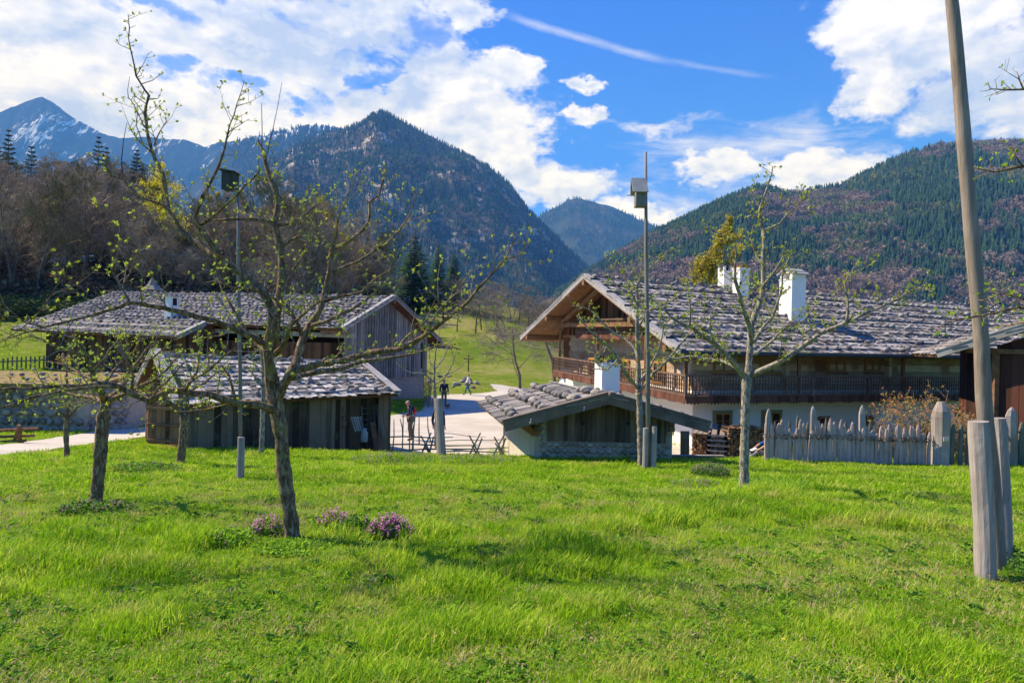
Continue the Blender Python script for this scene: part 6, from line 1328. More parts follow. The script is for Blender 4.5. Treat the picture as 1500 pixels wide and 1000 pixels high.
# ------------------------------------------------------------------ picket fence on the right
FA, FB = gp(1118, 676), gp(1366, 683); fdir = (FB-FA); FL = Vector((fdir.x, fdir.y)).length; fdir.z = 0; fdir.normalize()
fence = thing('picket_fence', 'old grey fence of pointed hand-split pales woven together with bent withies', 'fence', FA)
def pale(mb, p, h, w_, r, lean=None):
    l = Vector((r.gauss(0, .022), r.gauss(0, .02), 0)) if lean is None else lean; U = Vector((0, 0, 1)); n = 7; V = []
    for z, k in ((0, 1), (h*.45, .97), (h*.86, .88), (h*.95, .55), (h, .12)):
        c = p+l*z*1.2+U*z+Vector((.012*math.sin(z*4+h*20), 0, 0))
        for i in range(n): a = 6.283*i/n+h*9; V.append(c+fdir*math.cos(a)*w_/2*k+Vector((-fdir.y, fdir.x, 0))*math.sin(a)*w_*.30*k)
    mb.add(V, [(i*n+k, i*n+(k+1) % n, (i+1)*n+(k+1) % n, (i+1)*n+k) for i in range(4) for k in range(n)]+[tuple(4*n+k for k in range(n))])
s = .1; rf = random.Random(77)
while s < FL-.1:
    p = FA+fdir*s; p.z = gz(p.x, p.y)-.08; mb = MB(); pale(mb, p, rf.uniform(1.05, 1.38)-(0.05 if s > FL*.5 else 0), rf.uniform(.125, .175), rf); mb.build('pale', M['pale'], fence); s += rf.uniform(.125, .165)
for px, top, w_ in ((1124, 598, .20), (1190, 594, .22), (1262, 593, .23)):
    p = hitv(px, 675, FA+Vector((0, .04, 0)), FB+Vector((0, .04, 0))); q = unp(px, top, p.y); p.z = gz(p.x, p.y)-.1; mb = MB(); pale(mb, p, q.z-p.z, w_, rf, Vector((0, 0, 0))); mb.build('post', M['post'], fence)
p = FB+fdir*.22; p.z = gz(p.x, p.y)-.1; q = unp(1376, 588, p.y); hP = q.z-p.z; mb = MB(); pale_h = hP
V = []; n = 8
for z, k in ((0, 1), (.35, .97), (.62, 1), (.78, 1.04), (.86, .92), (1, .42)):
    for i in range(n): a = 6.283*(i+.5)/n; V.append(p+Vector((0, 0, z*hP))+Vector((math.cos(a), math.sin(a), 0))*.245*k)
mb.add(V, [(i*n+k, i*n+(k+1) % n, (i+1)*n+(k+1) % n, (i+1)*n+k) for i in range(5) for k in range(n)]+[tuple(5*n+k for k in range(n))]); mb.build('corner_post', M['post'], fence, label='massive hewn post with a faceted pointed head')
sg = unp(1386, 643, p.y-.30); mb = MB(); mb.box(sg, (.09, .02, 0), (0, .008, 0), (0, 0, .055)); solo(mb, 'small_sign', M['pale_sign'], 'small blank pale plate fixed to the massive fence post', 'sign', sg)
mb = MB()
for zz in (.70, .80):
    pts_ = []; k = 0; s = 0
    while s < FL: q = FA+fdir*s; q.z = gz(q.x, q.y)+zz+rf.uniform(-.03, .03); q += Vector((-fdir.y, fdir.x, 0))*(.07 if k % 2 else -.07); pts_.append(q); s += .16; k += 1
    mb.tube(pts_, .016, 5)
mb.build('withy_band', M['withy'], fence)
mb = MB(); s = .05
while s < FL:
    q = FA+fdir*s; q.z = gz(q.x, q.y)+.68; nrm_ = Vector((fdir.y, -fdir.x, 0))*.08; mb.tube([q+nrm_, q+fdir*.07+nrm_+Vector((0, 0, .15)), q+fdir*.14+nrm_*.9+Vector((0, 0, .01))], .011, 4); s += .15
mb.build('withy_knot', M['withy'], fence)
# fence beyond the corner, its shade put into a darker pale colour
GA = FB+fdir*.5; GB = Vector((17.2, 20.6, 0)); gdir = (GB-GA); gdir.z = 0; GLn = gdir.length; gdir.normalize()
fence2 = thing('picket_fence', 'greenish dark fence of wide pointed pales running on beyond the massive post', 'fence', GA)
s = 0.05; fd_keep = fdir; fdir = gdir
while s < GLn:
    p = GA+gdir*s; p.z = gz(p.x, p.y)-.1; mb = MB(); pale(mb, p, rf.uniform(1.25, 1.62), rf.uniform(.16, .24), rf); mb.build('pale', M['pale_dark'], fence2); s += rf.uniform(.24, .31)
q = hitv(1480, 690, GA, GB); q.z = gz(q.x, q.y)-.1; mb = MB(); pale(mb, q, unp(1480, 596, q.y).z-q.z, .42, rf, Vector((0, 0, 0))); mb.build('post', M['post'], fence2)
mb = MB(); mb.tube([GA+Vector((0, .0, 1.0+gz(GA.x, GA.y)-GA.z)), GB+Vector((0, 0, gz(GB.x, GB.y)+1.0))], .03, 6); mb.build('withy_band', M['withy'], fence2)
fdir = fd_keep
# a second row of old pales a little behind, their tips showing
fence3 = thing('picket_fence', 'grey pale tips of a second fence row showing just behind the woven fence', 'fence', FA+Vector((0, 2.2, 0)))
for k in range(26):
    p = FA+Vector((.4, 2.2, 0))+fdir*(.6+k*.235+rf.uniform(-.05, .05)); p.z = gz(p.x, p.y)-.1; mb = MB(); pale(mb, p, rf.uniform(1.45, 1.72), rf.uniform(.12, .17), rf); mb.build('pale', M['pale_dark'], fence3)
mb = MB(); a = FA+Vector((.8, 2.2, 0)); b = a+fdir*6.2; a.z = gz(a.x, a.y)+.9; b.z = gz(b.x, b.y)+.9; mb.tube([a, b], .025, 5); mb.build('rail', M['withy'], fence3)
# ------------------------------------------------------------------ rustic pole fence at the yard
yf = thing('pole_fence', 'low rustic fence of thin poles laid over crossed stakes at the yard edge', 'fence', unp(650, 666, 24.4))
zf0 = gz(-2.4, 24.4)
for (a, b, r0) in (((560, 640), (664, 640), .028), ((560, 651), (700, 652), .03), ((572, 660), (748, 655), .03), ((640, 634), (712, 640), .015), ((640, 646), (748, 643), .018), ((650, 661), (748, 661), .025)):
    mb = MB(); p, q = unp(*a, 24.4), unp(*b, 24.4); mb.tube([p, p.lerp(q, .3)+Vector((0, .03, .02)), p.lerp(q, .7)+Vector((0, 0, -.02)), q], [r0, r0, r0*.9, r0*.6], 6); mb.build('rail', M['twigwood'], yf)
for px in (625, 696, 731):
    for (a, b) in (((px-8, 668), (px+6, 634)), ((px+9, 668), (px-7, 640)), ((px+1, 669), (px+9, 640)), ((px+5, 668), (px-4, 650))):
        mb = MB(); p, q = unp(a[0]+rf.uniform(-2, 2), a[1], 24.45), unp(b[0]+rf.uniform(-2, 2), b[1]+rf.uniform(-3, 3), 24.35); mb.tube([p, q], [.035, .028], 6); mb.build('stake', M['board_grey'], yf)
for px, top, bot, ln_ in ((591, 600, 668, -2), (597, 612, 666, 3), (604, 601, 668, -1), (586, 613, 640, 4), (571, 612, 664, 1), (577, 614, 662, -2), (609, 604, 660, -4), (614, 606, 650, 0), (626, 604, 648, 5), (566, 618, 662, 1), (562, 628, 660, -3)):
    mb = MB(); p, q = unp(px+ln_, bot, 23.9), unp(px, top, 23.9); mb.tube([p, p.lerp(q, .5)+Vector((rf.uniform(-.05, .05), 0, 0)), q], [.028, .022, .014], 5); solo(mb, 'wooden_rod', M['twigwood'], 'thin pale rod standing upright against the pole fence beside the shed', 'rod', p, 'rods leaning on the pole fence')
# low rail fence at the far left, and a picket fence far behind
lf = thing('rail_fence', 'low brown rail fence on the grass verge at the left edge', 'fence', gp(26, 648))
for (a, b) in (((-60, 633), (56, 627)), ((-60, 641), (50, 638)), ((-60, 650), (38, 645))):
    dd = gp(26, 650).y; mb = MB(); mb.tube([unp(*a, dd), unp(*b, dd)], [.05, .045], 6); mb.build('rail', M['brown'], lf)
for (a, b) in (((20, 650), (28, 622)), ((32, 649), (24, 628)), ((27, 651), (30, 633))): mb = MB(); mb.tube([unp(*a, dd+.05), unp(*b, dd-.05)], .05, 6); mb.build('stake', M['brown'], lf)
ff = thing('picket_fence', 'low dark picket fence crossing the far meadow at the left', 'fence', gp(50, 541))
a, b = gp(-30, 545), gp(96, 538); k = 0; L = (b-a).length; nP = int(L/.24)
for i in range(min(nP, 60)):
    p = a.lerp(b, i/min(nP, 60)); p.z = gz(p.x, p.y); mb = MB(); mb.box(p+Vector((0, 0, .40)), (.045, 0, 0), (0, .02, 0), (0, 0, .42+rf.uniform(-.05, .05))); mb.build('pale', M['pale_dark'], ff)
mb = MB(); a2, b2 = a.copy(), b.copy(); a2.z = gz(a.x, a.y)+.55; b2.z = gz(b.x, b.y)+.55; mb.bar(a2, b2, .04, .08); mb.build('rail', M['pale_dark'], ff)
pf = gp(686, 546, 40); mb = MB(); mb.bar(pf-Vector((0, 0, .2)), pf+Vector((0, 0, 1.9)), .12, .12); mb.bar(pf+Vector((-.55, 0, 1.45)), pf+Vector((.55, 0, 1.45)), .1, .1); solo(mb, 'field_cross', M['brown'], 'dark wooden cross post standing on the green hillside', 'post', pf)
# boulders where the hill meets the yard
for k in range(22):
    px = 629+k*3.4+rp.uniform(-1.5, 1.5); p = gp(px, 571-rp.uniform(0, 14)-(10 if px < 660 else 0), 40); o = bpy.data.objects.new('boulder', ROCKS[rp.randrange(10)]); C.objects.link(o); s = rp.uniform(.18, .36); o.location = p+Vector((0, 0, s*.25)); o.scale = (s*1.2, s, s*.9); o.rotation_euler = (rp.uniform(-.3, .3), rp.uniform(-.3, .3), rp.uniform(0, 6)); tag(o, 'rough boulder in the bank below the green hill beside the barn', 'stone', 'boulders banked up at the foot of the hill')
# ------------------------------------------------------------------ firewood
def wood_stack(name, lb, A, B, z0, z1, dep, m, r0=.06, ends='front', cover=None):
    A, B = Vector(A), Vector(B); d = (B-A).normalized(); n = Vector((d.y, -d.x, 0)); L = (B-A).length; t_ = thing(name, lb, 'wood pile', Vector((A.x, A.y, z0))); mb = MB(); z = z0+r0; row = 0
    while z < z1:
        s = r0*(1 if row % 2 else 1.6)
        while s < L-r0:
            r = r0*rf.uniform(.65, 1.1); c = A+d*s; o_ = n*rf.uniform(-.04, .05); k = rf.choice((3, 4, 5, 6)); a0 = rf.uniform(0, 6); V = []
            for e in (0, -dep):
                for i in range(k): a = a0+6.283*i/k; V.append(Vector((c.x, c.y, z))+o_+n*e+d*math.cos(a)*r+Vector((0, 0, math.sin(a)*r)))
            mb.add(V, [(i, (i+1) % k, k+(i+1) % k, k+i) for i in range(k)]+[tuple(range(k-1, -1, -1))]); s += r*1.9
        z += r0*1.55; row += 1
    mb.build('firewood', M[m], t_)
    mb = MB(); c = (A+B)/2-n*(dep*.55); mb.box(Vector((c.x, c.y, (z0+z1)/2-.02)), d*(L/2-.03), n*(dep*.42), Vector((0, 0, (z1-z0)/2-.03))); mb.build('core', M['dark'], t_)  # dark block, colours the gaps between the logs as shade
    if cover:
        mb = MB(); k = int(L/.2)
        for i in range(k): p = A+d*(i+.5)*L/k; mb.bar(Vector((p.x, p.y, z1+.02))+n*.12, Vector((p.x, p.y, z1+cover))-n*(dep+.1), .18, .03)
        mb.build('cover_board', M['pole'], t_)
    return t_
zg_ = -4.15; dW = 25.6
q0, q1, q2, q3 = unp(1012, 665, dW+.5), unp(1037, 665, dW+.2), unp(1063, 665, dW), unp(1120, 665, dW+.2)
wood_stack('wood_pile', 'light split firewood stack with pale end grain at the farmhouse corner', q0, q1, zg_, unp(1020, 637, dW).z, 1.1, 'firewood', .055, cover=.10)
tS = wood_stack('wood_pile', 'grey firewood stack crossed by flat grey battens beside the lighter stack', q1+Vector((.05, 0, 0)), q2, zg_, unp(1050, 640, dW).z, 1.2, 'firewood_grey', .05, cover=.35)
for k in range(5):
    mb = MB(); a = q1+Vector((-.05, -.07, 0)); b = q2+Vector((.0, -.07, 0)); zz = zg_+.15+k*.19; mb.bar(Vector((a.x, a.y, zz)), Vector((b.x, b.y, zz)), .03, .06); mb.build('batten', M['board_grey'], tS)
wood_stack('wood_pile', 'high stack of dark brown split logs behind the grey barked apple tree', q2+Vector((.05, 0, 0)), q3, zg_, unp(1090, 625, dW).z, .9, 'firewood', .06)
qa, qb = gp(170, 604), gp(222, 607); qa = Vector((-19.2, 34.4, gz(-19.2, 34.4))); qb = Vector((-17.6, 33.9, gz(-17.6, 33.9)))
qa = unp(168, 605, 34.4); qb = unp(220, 606, 33.9); wood_stack('wood_pile', 'pile of bright orange fresh cut logs beyond the path', qa, qb, min(qa.z, qb.z)-.2, unp(190, 583, 34).z, 1.0, 'firewood_red', .09)
a, b = unp(981, 667, 22.6), unp(1060, 667.5, 22.4); mb = MB(); mb.bar(a, b, .2, .05); mb.bar(a-Vector((0, 0, .2)), b-Vector((0, 0, .2)), .12, .3); solo(mb, 'plank_edging', M['board_grey'], 'low grey plank edging in front of the firewood stacks', 'plank', a)
p = unp(1003, 640, 24.6); mb = MB(); mb.bar(Vector((p.x+.02, p.y, -4.2)), Vector((p.x, p.y, unp(1003, 631, 24.6).z)), .32, .05, up=(0, 1, 0)); solo(mb, 'carved_board', M['board_hut'], 'weathered upright board between the hut and the white wall', 'board', Vector((p.x, p.y, -4.2)))
# ------------------------------------------------------------------ flowers and herbs
CLUMPS = []
def flower_clump(px, py, w_, h_, nfl, nlf, lb, bl='blossom', lm='leaf_dark', grp='purple flower clumps in the meadow', seed=0, nmin=4):
    w_ *= 1.12; nfl = int(nfl*1.35)
    r = random.Random(seed+int(px)); c = gp(px, py, nmin); CLUMPS.append((c.x, c.y, w_/2)); t_ = thing('flower_clump', lb, 'flowers', c, grp); st, lv, fl = MB(), MB(), MB()
    def pt(): a = r.uniform(0, 6.283); q = math.sqrt(r.random()); x, y = c.x+math.cos(a)*q*w_/2, c.y+math.sin(a)*q*w_*.4; return Vector((x, y, gz(x, y))), 1-q*q*.6
    for k in range(nfl):
        p, e = pt(); h = h_*e*r.uniform(.7, 1.1); u = Vector((r.gauss(0, .12), r.gauss(0, .12), 1)).normalized(); tip = p+u*h; st.tube([p, tip], [.003, .002], 3, cap=False)
        for j in range(r.randint(7, 12)):
            q = tip-u*(j*.0065+.0); a = r.uniform(0, 6.28); v = Vector((math.cos(a), math.sin(a), .3))*.017*r.uniform(.7, 1.2); s2 = v.cross(u).normalized()*.007; fl.add([q-s2, q+s2, q+v+s2*.8, q+v-s2*.8], [(0, 1, 2, 3)])
    for k in range(nlf):
        p, e = pt(); p.z += h_*e*r.uniform(.05, .85); u = Vector((r.gauss(0, 1), r.gauss(0, 1), r.uniform(.1, .7))).normalized(); l = r.uniform(.018, .04); w2 = u.orthogonal().normalized()*l*.45; lv.add([p, p+u*l*.5+w2, p+u*l, p+u*l*.5-w2], [(0, 1, 2, 3)])
    if st.v: st.build('stems', M['leaf_dark'], t_); fl.build('blossoms', M[bl], t_)
    lv.build('leaves', M[lm], t_); return t_
flower_clump(570, 790, .52, .30, 150, 900, 'bright purple flower clump furthest right beside the old apple tree')
flower_clump(521, 786, .40, .30, 10, 1300, 'dark leafy clump between two purple flower clumps', seed=1)
flower_clump(489, 776, .36, .28, 60, 500, 'purple flower clump just right of the old apple trunk', lm='leaf_herb')
flower_clump(392, 786, .42, .27, 62, 700, 'purple flower clump left of the old apple trunk', lm='leaf_herb')
flower_clump(335, 797, .55, .20, 12, 1500, 'low leafy clump with faded blossoms left of the old apple tree', 'blossom_dull', 'leaf_herb')
flower_clump(435, 806, .9, .10, 0, 1500, 'pale green herbs spreading around the foot of the old apple tree', lm='leaf_herb', grp=None)
flower_clump(1040, 697, .80, .34, 110, 1500, 'faded purple flower clump near the foot of the grey barked apple tree', 'blossom_dull')
flower_clump(1012, 713, 1.0, .16, 60, 300, 'scattered small purple flowers in the grass before the clump', 'blossom_dull', 'leaf_herb')
flower_clump(1130, 712, 1.6, .20, 0, 1600, 'leafy green herbs at the foot of the grey barked apple tree', lm='leaf_herb', grp=None)
flower_clump(122, 752, .60, .20, 34, 1000, 'low faded flower clump at the left foot of the ribbed apple trunk', 'blossom_dull', 'leaf_dark')
flower_clump(168, 750, .55, .18, 26, 700, 'low faded flower clump at the right foot of the ribbed apple trunk', 'blossom_dull', 'leaf_dark')
flower_clump(215, 690, 1.3, .22, 30, 1500, 'faded flowers and herbs in front of the short crooked tree', 'blossom_dull', 'leaf_dark')
flower_clump(585, 676, 2.4, .24, 150, 1200, 'dusty pink flower patch in the grass left of the stout post', 'blossom_dull', 'leaf_herb')
flower_clump(700, 676, 2.0, .22, 110, 900, 'dusty pink flower patch in the grass right of the stout post', 'blossom_dull', 'leaf_herb')
flower_clump(737, 668, 1.1, .42, 0, 1600, 'rounded bright green herb clump beside the hut wall', lm='leaf_herb', grp=None)
for k, (px, py) in enumerate(((1480, 830), (1466, 818), (1500, 845))):
    flower_clump(px, py, .30, .26, 0, 260, ('nettle like leafy plant at the foot of the leaning pole', 'small leafy plant between the two short posts', 'leafy plant at the right edge beside the posts')[k], lm='leaf_dark', grp='leafy plants at the foot of the leaning pole')
mb = MB()
for k in range(34):
    px, py = rp.choice(((400, 700), (640, 745), (860, 716), (1290, 735), (1170, 940), (250, 920), (1130, 790), (820, 830))); q = gp(px+rp.gauss(0, 60), py+rp.gauss(0, 14), 2.6); q.z += .06
    for j in range(9): a = j*.7; mb.add([q, q+Vector((math.cos(a)*.014, math.sin(a)*.014, .004)), q+Vector((math.cos(a+.5)*.014, math.sin(a+.5)*.014, .004))], [(0, 1, 2)])
tag(mb.build('dandelions', M['dandelion']), 'tiny yellow dandelions dotted over the meadow', 'flowers', kind='stuff')
# red budded shrub behind the fence
def shrub(px, py, d, h, w_, n, lb, lms, seed, nm='shrub', leaves=2600):
    r = random.Random(seed); x = unp(px, py, d).x; z = gz(x, d); t_ = thing(nm, lb, 'shrub', (x, d, z)); tw = MB(); pts_ = []
    for k in range(n):
        a = r.uniform(0, 6.283); q = w_/2*math.sqrt(r.random()); p = Vector((x+math.cos(a)*q*.35, d+math.sin(a)*q*.35, z)); e = Vector((x+math.cos(a)*q, d+math.sin(a)*q, z+h*r.uniform(.6, 1)*(1-.35*(q/w_*2)**2))); m = p.lerp(e, .5)+Vector((r.gauss(0, .1), r.gauss(0, .1), .15)); tw.tube([p, m, e], [.014, .010, .004], 3, cap=False)
        for j in range(9):
            f = r.uniform(.3, 1); b = (p.lerp(m, f*2) if f < .5 else m.lerp(e, f*2-1)); v = Vector((r.gauss(0, 1), r.gauss(0, 1), r.uniform(0, 1.6))).normalized()*r.uniform(.1, .4); tw.tube([b, b+v], [.006, .003], 3, cap=False); pts_ += [b+v*r.random() for _ in range(3)]+[b+v]
    tw.build('stems', M['twig'], t_)
    for i, lm in enumerate(lms):
        mb = MB()
        for k in range(leaves//len(lms)):
            p = pts_[r.randrange(len(pts_))]+Vector((r.gauss(0, .03), r.gauss(0, .03), r.gauss(0, .03)))
            if i == 1 and r.random() < .5 and p.z < z+h*.55: continue
            s = r.uniform(.018, .035); u = Vector((r.gauss(0, 1), r.gauss(0, 1), r.gauss(0, 1))).normalized()*s; v = u.orthogonal().normalized()*s*.6; mb.add([p-u, p+v, p+u, p-v], [(0, 1, 2, 3)])
        mb.build(('leaves', 'red_buds')[i], M[lm], t_)
shrub(1345, 650, 21.6, 2.85, 3.0, 62, 'tall shrub with yellow leaves and red buds behind the woven fence', ('leaf_gold', 'leaf_red'), 5, leaves=4200)
shrub(1400, 650, 21.9, 2.2, 2.0, 40, 'smaller yellow and red budding shrub right beside the taller one', ('leaf_gold', 'leaf_red'), 6, leaves=2200)
shrub(1425, 650, 20.8, 1.7, 1.8, 40, 'greyish twiggy bush in front of the dark barn', ('leaf_gold',), 7, leaves=500)
shrub(627, 596, 43.6, 3.0, 1.8, 30, 'small leafing bush at the foot of the barn corner', ('leaf_gold',), 8, leaves=900)
# ------------------------------------------------------------------ people and a dog
def skinned(name, pts_, edges, rads, m, parent, root=0, sub=2):
    me = bpy.data.meshes.new(name); me.from_pydata([tuple(p) for p in pts_], edges, []); me.materials.append(m); o = bpy.data.objects.new(name, me); C.objects.link(o)
    md = o.modifiers.new('skin', 'SKIN'); md.use_smooth_shade = True
    if not me.skin_vertices: return o
    for i, r in enumerate(rads):
        rr = r if isinstance(r, tuple) else (r, r); me.skin_vertices[0].data[i].radius = rr; me.skin_vertices[0].data[i].use_root = (i == root)
    s = o.modifiers.new('sub', 'SUBSURF'); s.levels = s.render_levels = sub; o.parent = parent; return o
def person(loc, face, lb, pose, top, legs, hair, shoes='black', h=1.72, group=None, bag=None, sit=False, sleeve=True, hat=None):
    """face: heading in radians (0 looks along -Y, at the camera). pose: joint offsets."""
    t_ = thing('person', lb, 'person', loc, group); S = h/1.72; J = dict(pel=(0, 0, .95), belly=(0, 0, 1.10), chest=(0, -.01, 1.32), neck=(0, 0, 1.47), head=(0, -.01, 1.56), crown=(0, 0, 1.66),
        shL=(.18, 0, 1.40), elL=(.24, .03, 1.12), wrL=(.25, -.04, .88), shR=(-.18, 0, 1.40), elR=(-.24, .03, 1.12), wrR=(-.25, -.04, .88),
        hiL=(.09, 0, .90), knL=(.10, -.02, .50), anL=(.10, .02, .09), toL=(.11, -.14, .03), hiR=(-.09, 0, .90), knR=(-.10, -.02, .50), anR=(-.10, .02, .09), toR=(-.11, -.14, .03))
    J.update(pose); J = {k: Vector(v)*S for k, v in J.items()}
    names = ['pel', 'belly', 'chest', 'neck', 'head', 'crown', 'shL', 'elL', 'wrL', 'shR', 'elR', 'wrR', 'hiL', 'knL', 'anL', 'toL', 'hiR', 'knR', 'anR', 'toR']; I = {n: i for i, n in enumerate(names)}
    E = [('pel', 'belly'), ('belly', 'chest'), ('chest', 'neck'), ('neck', 'head'), ('head', 'crown'), ('chest', 'shL'), ('shL', 'elL'), ('elL', 'wrL'), ('chest', 'shR'), ('shR', 'elR'), ('elR', 'wrR'), ('pel', 'hiL'), ('hiL', 'knL'), ('knL', 'anL'), ('anL', 'toL'), ('pel', 'hiR'), ('hiR', 'knR'), ('knR', 'anR'), ('anR', 'toR')]
    Rd = dict(pel=.13, belly=.125, chest=.135, neck=.055, head=(.082, .095), crown=(.060, .070), shL=.06, elL=.042, wrL=.028, shR=.06, elR=.042, wrR=.028, hiL=.085, knL=.058, anL=.042, toL=.03, hiR=.085, knR=.058, anR=.042, toR=.03)
    P = [J[n] for n in names]; ed = [(I[a], I[b]) for a, b in E]; rd = [tuple(k*S for k in (Rd[n] if isinstance(Rd[n], tuple) else (Rd[n], Rd[n]))) for n in names]
    for s in ('L', 'R'):     # hand: palm and five separate fingers
        w_ = J['wr'+s]; d = (w_-J['el'+s]).normalized(); side = d.cross(Vector((0, 1, 0))); side = side.normalized() if side.length > .1 else Vector((1, 0, 0)); k = len(P); P.append(w_+d*.07*S); ed.append((I['wr'+s], k)); rd.append((.030*S, .018*S))
        for f in range(4): b = w_+d*.09*S+side*(f-1.5)*.019*S; q = b+d*(.06, .075, .07, .055)[f]*S+Vector((0, -.015*S, 0)); P.extend([b, q]); ed += [(k, len(P)-2), (len(P)-2, len(P)-1)]; rd += [(.008*S,)*2, (.006*S,)*2]
        q = w_+d*.045*S-side*.05*S; P.append(q); ed.append((k, len(P)-1)); rd.append((.009*S,)*2)
    skinned('body', P, ed, rd, M['skin'], t_)
    def cloth(nm, ns, es, grow, m, over=None):
        q = [J[n] for n in ns]; r = [((Rd[n][0] if isinstance(Rd[n], tuple) else Rd[n])+grow)*S for n in ns]
        if over:
            for n, (p, rr) in over.items(): q[ns.index(n)] = p; r[ns.index(n)] = rr*S
        skinned(nm, q, [(ns.index(a), ns.index(b)) for a, b in es], r, M[m], t_)
    nk = J['chest'].lerp(J['neck'], .75)
    ns = ['pel', 'belly', 'chest', 'neck', 'shL', 'elL', 'shR', 'elR']+(['wrL', 'wrR'] if sleeve else []); ov = {'neck': (nk, .065)}
    if sleeve: ov.update({'wrL': (J['elL'].lerp(J['wrL'], .92), .040), 'wrR': (J['elR'].lerp(J['wrR'], .92), .040)})
    cloth('jacket', ns, [('pel', 'belly'), ('belly', 'chest'), ('chest', 'neck'), ('chest', 'shL'), ('shL', 'elL'), ('chest', 'shR'), ('shR', 'elR')]+([('elL', 'wrL'), ('elR', 'wrR')] if sleeve else []), .018, top, ov)
    cloth('trousers', ['pel', 'hiL', 'knL', 'anL', 'hiR', 'knR', 'anR'], [('pel', 'hiL'), ('hiL', 'knL'), ('knL', 'anL'), ('pel', 'hiR'), ('hiR', 'knR'), ('knR', 'anR')], .014, legs)
    for s in ('L', 'R'):
        a, b = J['an'+s], J['to'+s]; skinned('shoe', [a, a+(b-a)*.3+Vector((0, 0, -.02)), b+(b-a)*.2], [(0, 1), (1, 2)], [.05*S, .05*S, .038*S], M[shoes], t_)
    hd, cr_ = J['head'], J['crown']; up = (cr_-hd).normalized()
    skinned('hair', [hd+Vector((0, .035, .01))*S, hd+up*.06*S+Vector((0, .03, 0))*S, cr_+up*.015*S], [(0, 1), (1, 2)], [(.085*S, .07*S), (.092*S, .085*S), (.068*S, .07*S)], M[hair], t_)
    mb = MB(); f = hd+up*.01*S+Vector((0, -.105, 0))*S     # face
    for sx in (-1, 1): mb.tube([f+Vector((sx*.03, .012, .015))*S, f+Vector((sx*.03, .004, .015))*S], .010*S, 6)
    mb.bar(f+Vector((-.02, .008, -.045))*S, f+Vector((.02, .008, -.045))*S, .008*S, .008*S); o = mb.build('eyes_and_mouth', M['dark']); o.parent = t_
    mb = MB(); mb.add([f+Vector((-.012, .02, -.02))*S, f+Vector((.012, .02, -.02))*S, f+Vector((0, .02, .02))*S, f+Vector((0, -.018, -.018))*S], [(0, 1, 3), (1, 2, 3), (2, 0, 3)])
    for sx in (-1, 1): mb.tube([f+Vector((sx*.088, .10, .03))*S, f+Vector((sx*.094, .105, -.02))*S], .014*S, 5)
    o = mb.build('nose_and_ears', M['skin']); o.parent = t_
    if bag:
        c = J['chest']+Vector((0, .19, -.10))*S; skinned('rucksack', [c+Vector((0, 0, .12)), c, c-Vector((0, 0, .16))], [(0, 1), (1, 2)], [(.11, .08), (.14, .10), (.13, .09)], M[bag], t_)
    t_.rotation_euler = (0, 0, face); return t_
yz = lambda px, py, d: (lambda p: Vector((p.x, p.y, gz(p.x, p.y)+.03)))(unp(px, py, d))
person(yz(601, 649, 28.6), R(-65), 'grey haired person with a dark jacket and a red waist bag behind the pole fence', dict(neck=(0, -.08, 1.45), head=(0, -.16, 1.53), crown=(0, -.17, 1.63), chest=(0, -.05, 1.31), elL=(.22, -.05, 1.12), wrL=(.16, -.28, 1.06), elR=(-.24, .0, 1.12), wrR=(-.2, -.2, 1.0), knL=(.1, -.10, .5), anL=(.1, .04, .09), anR=(-.1, .18, .10), knR=(-.1, .03, .5), toR=(-.1, .03, .03)), 'navy', 'khaki', 'hair_grey', bag='red_cloth')
person(yz(650, 601, 44), R(8), 'man in a dark blue jacket standing in the yard with a small dog', dict(), 'navy', 'khaki', 'hair_brown', h=1.76)
person(yz(685.5, 579, 54), R(-80), 'person in white and navy top walking across the yard in blue trousers', dict(knL=(.09, -.16, .52), anL=(.10, -.28, .10), toL=(.1, -.42, .06), knR=(-.09, .04, .50), anR=(-.1, .28, .13), toR=(-.1, .18, .03), elL=(.22, .12, 1.14), wrL=(.22, .05, .92), elR=(-.22, -.06, 1.14), wrR=(-.2, -.24, .98)), 'white_cloth', 'teal', 'hair_brown', h=1.66, bag='navy')
person(yz(641.5, 655, 26.4), R(160), 'person in blue jeans and dark coat mostly hidden behind the stout post', dict(), 'navy', 'jeans', 'hair_brown', h=1.72)
person(yz(92, 536, 41.5), R(10), 'person in an orange top on the far left meadow', dict(), 'orange', 'black', 'hair_brown', h=1.7)
person(yz(100, 537, 41.9), R(-20), 'person in a dark and orange top beside the one in orange', dict(), 'orange', 'black', 'hair_brown', h=1.6, bag='black')
person(yz(168, 619, 27.6), R(60), 'dark clothed person walking behind the ribbed apple trunk', dict(neck=(0, -.12, 1.42), head=(0, -.2, 1.48), crown=(0, -.22, 1.58), chest=(0, -.08, 1.28), anR=(-.1, .2, .1), toR=(-.1, .08, .03)), 'black', 'black', 'hair_brown')
# seated reader at the fence, arm stretched over a white sheet of paper
sp = Vector((unp(1128, 668, 21.6).x, 21.6, gz(unp(1128, 668, 21.6).x, 21.6)))
st_ = person(sp, R(-88), 'person in a blue vest sitting behind the fence post, bare arm on the knee', dict(pel=(0, 0, .14), belly=(0, -.02, .30), chest=(0, -.06, .52), neck=(0, -.10, .68), head=(0, -.14, .77), crown=(0, -.15, .87), shL=(.18, -.06, .60), elL=(.20, -.28, .50), wrL=(.14, -.48, .36), shR=(-.18, -.06, .60), elR=(-.20, -.30, .50), wrR=(-.12, -.52, .36), hiL=(.09, -.02, .13), knL=(.12, -.44, .32), anL=(.11, -.80, .08), toL=(.11, -.95, .10), hiR=(-.09, -.02, .13), knR=(-.12, -.40, .36), anR=(-.11, -.74, .08), toR=(-.11, -.88, .10)), 'blue_tank', 'grey_cloth', 'hair_brown', shoes='white_cloth', h=1.68, sleeve=False)
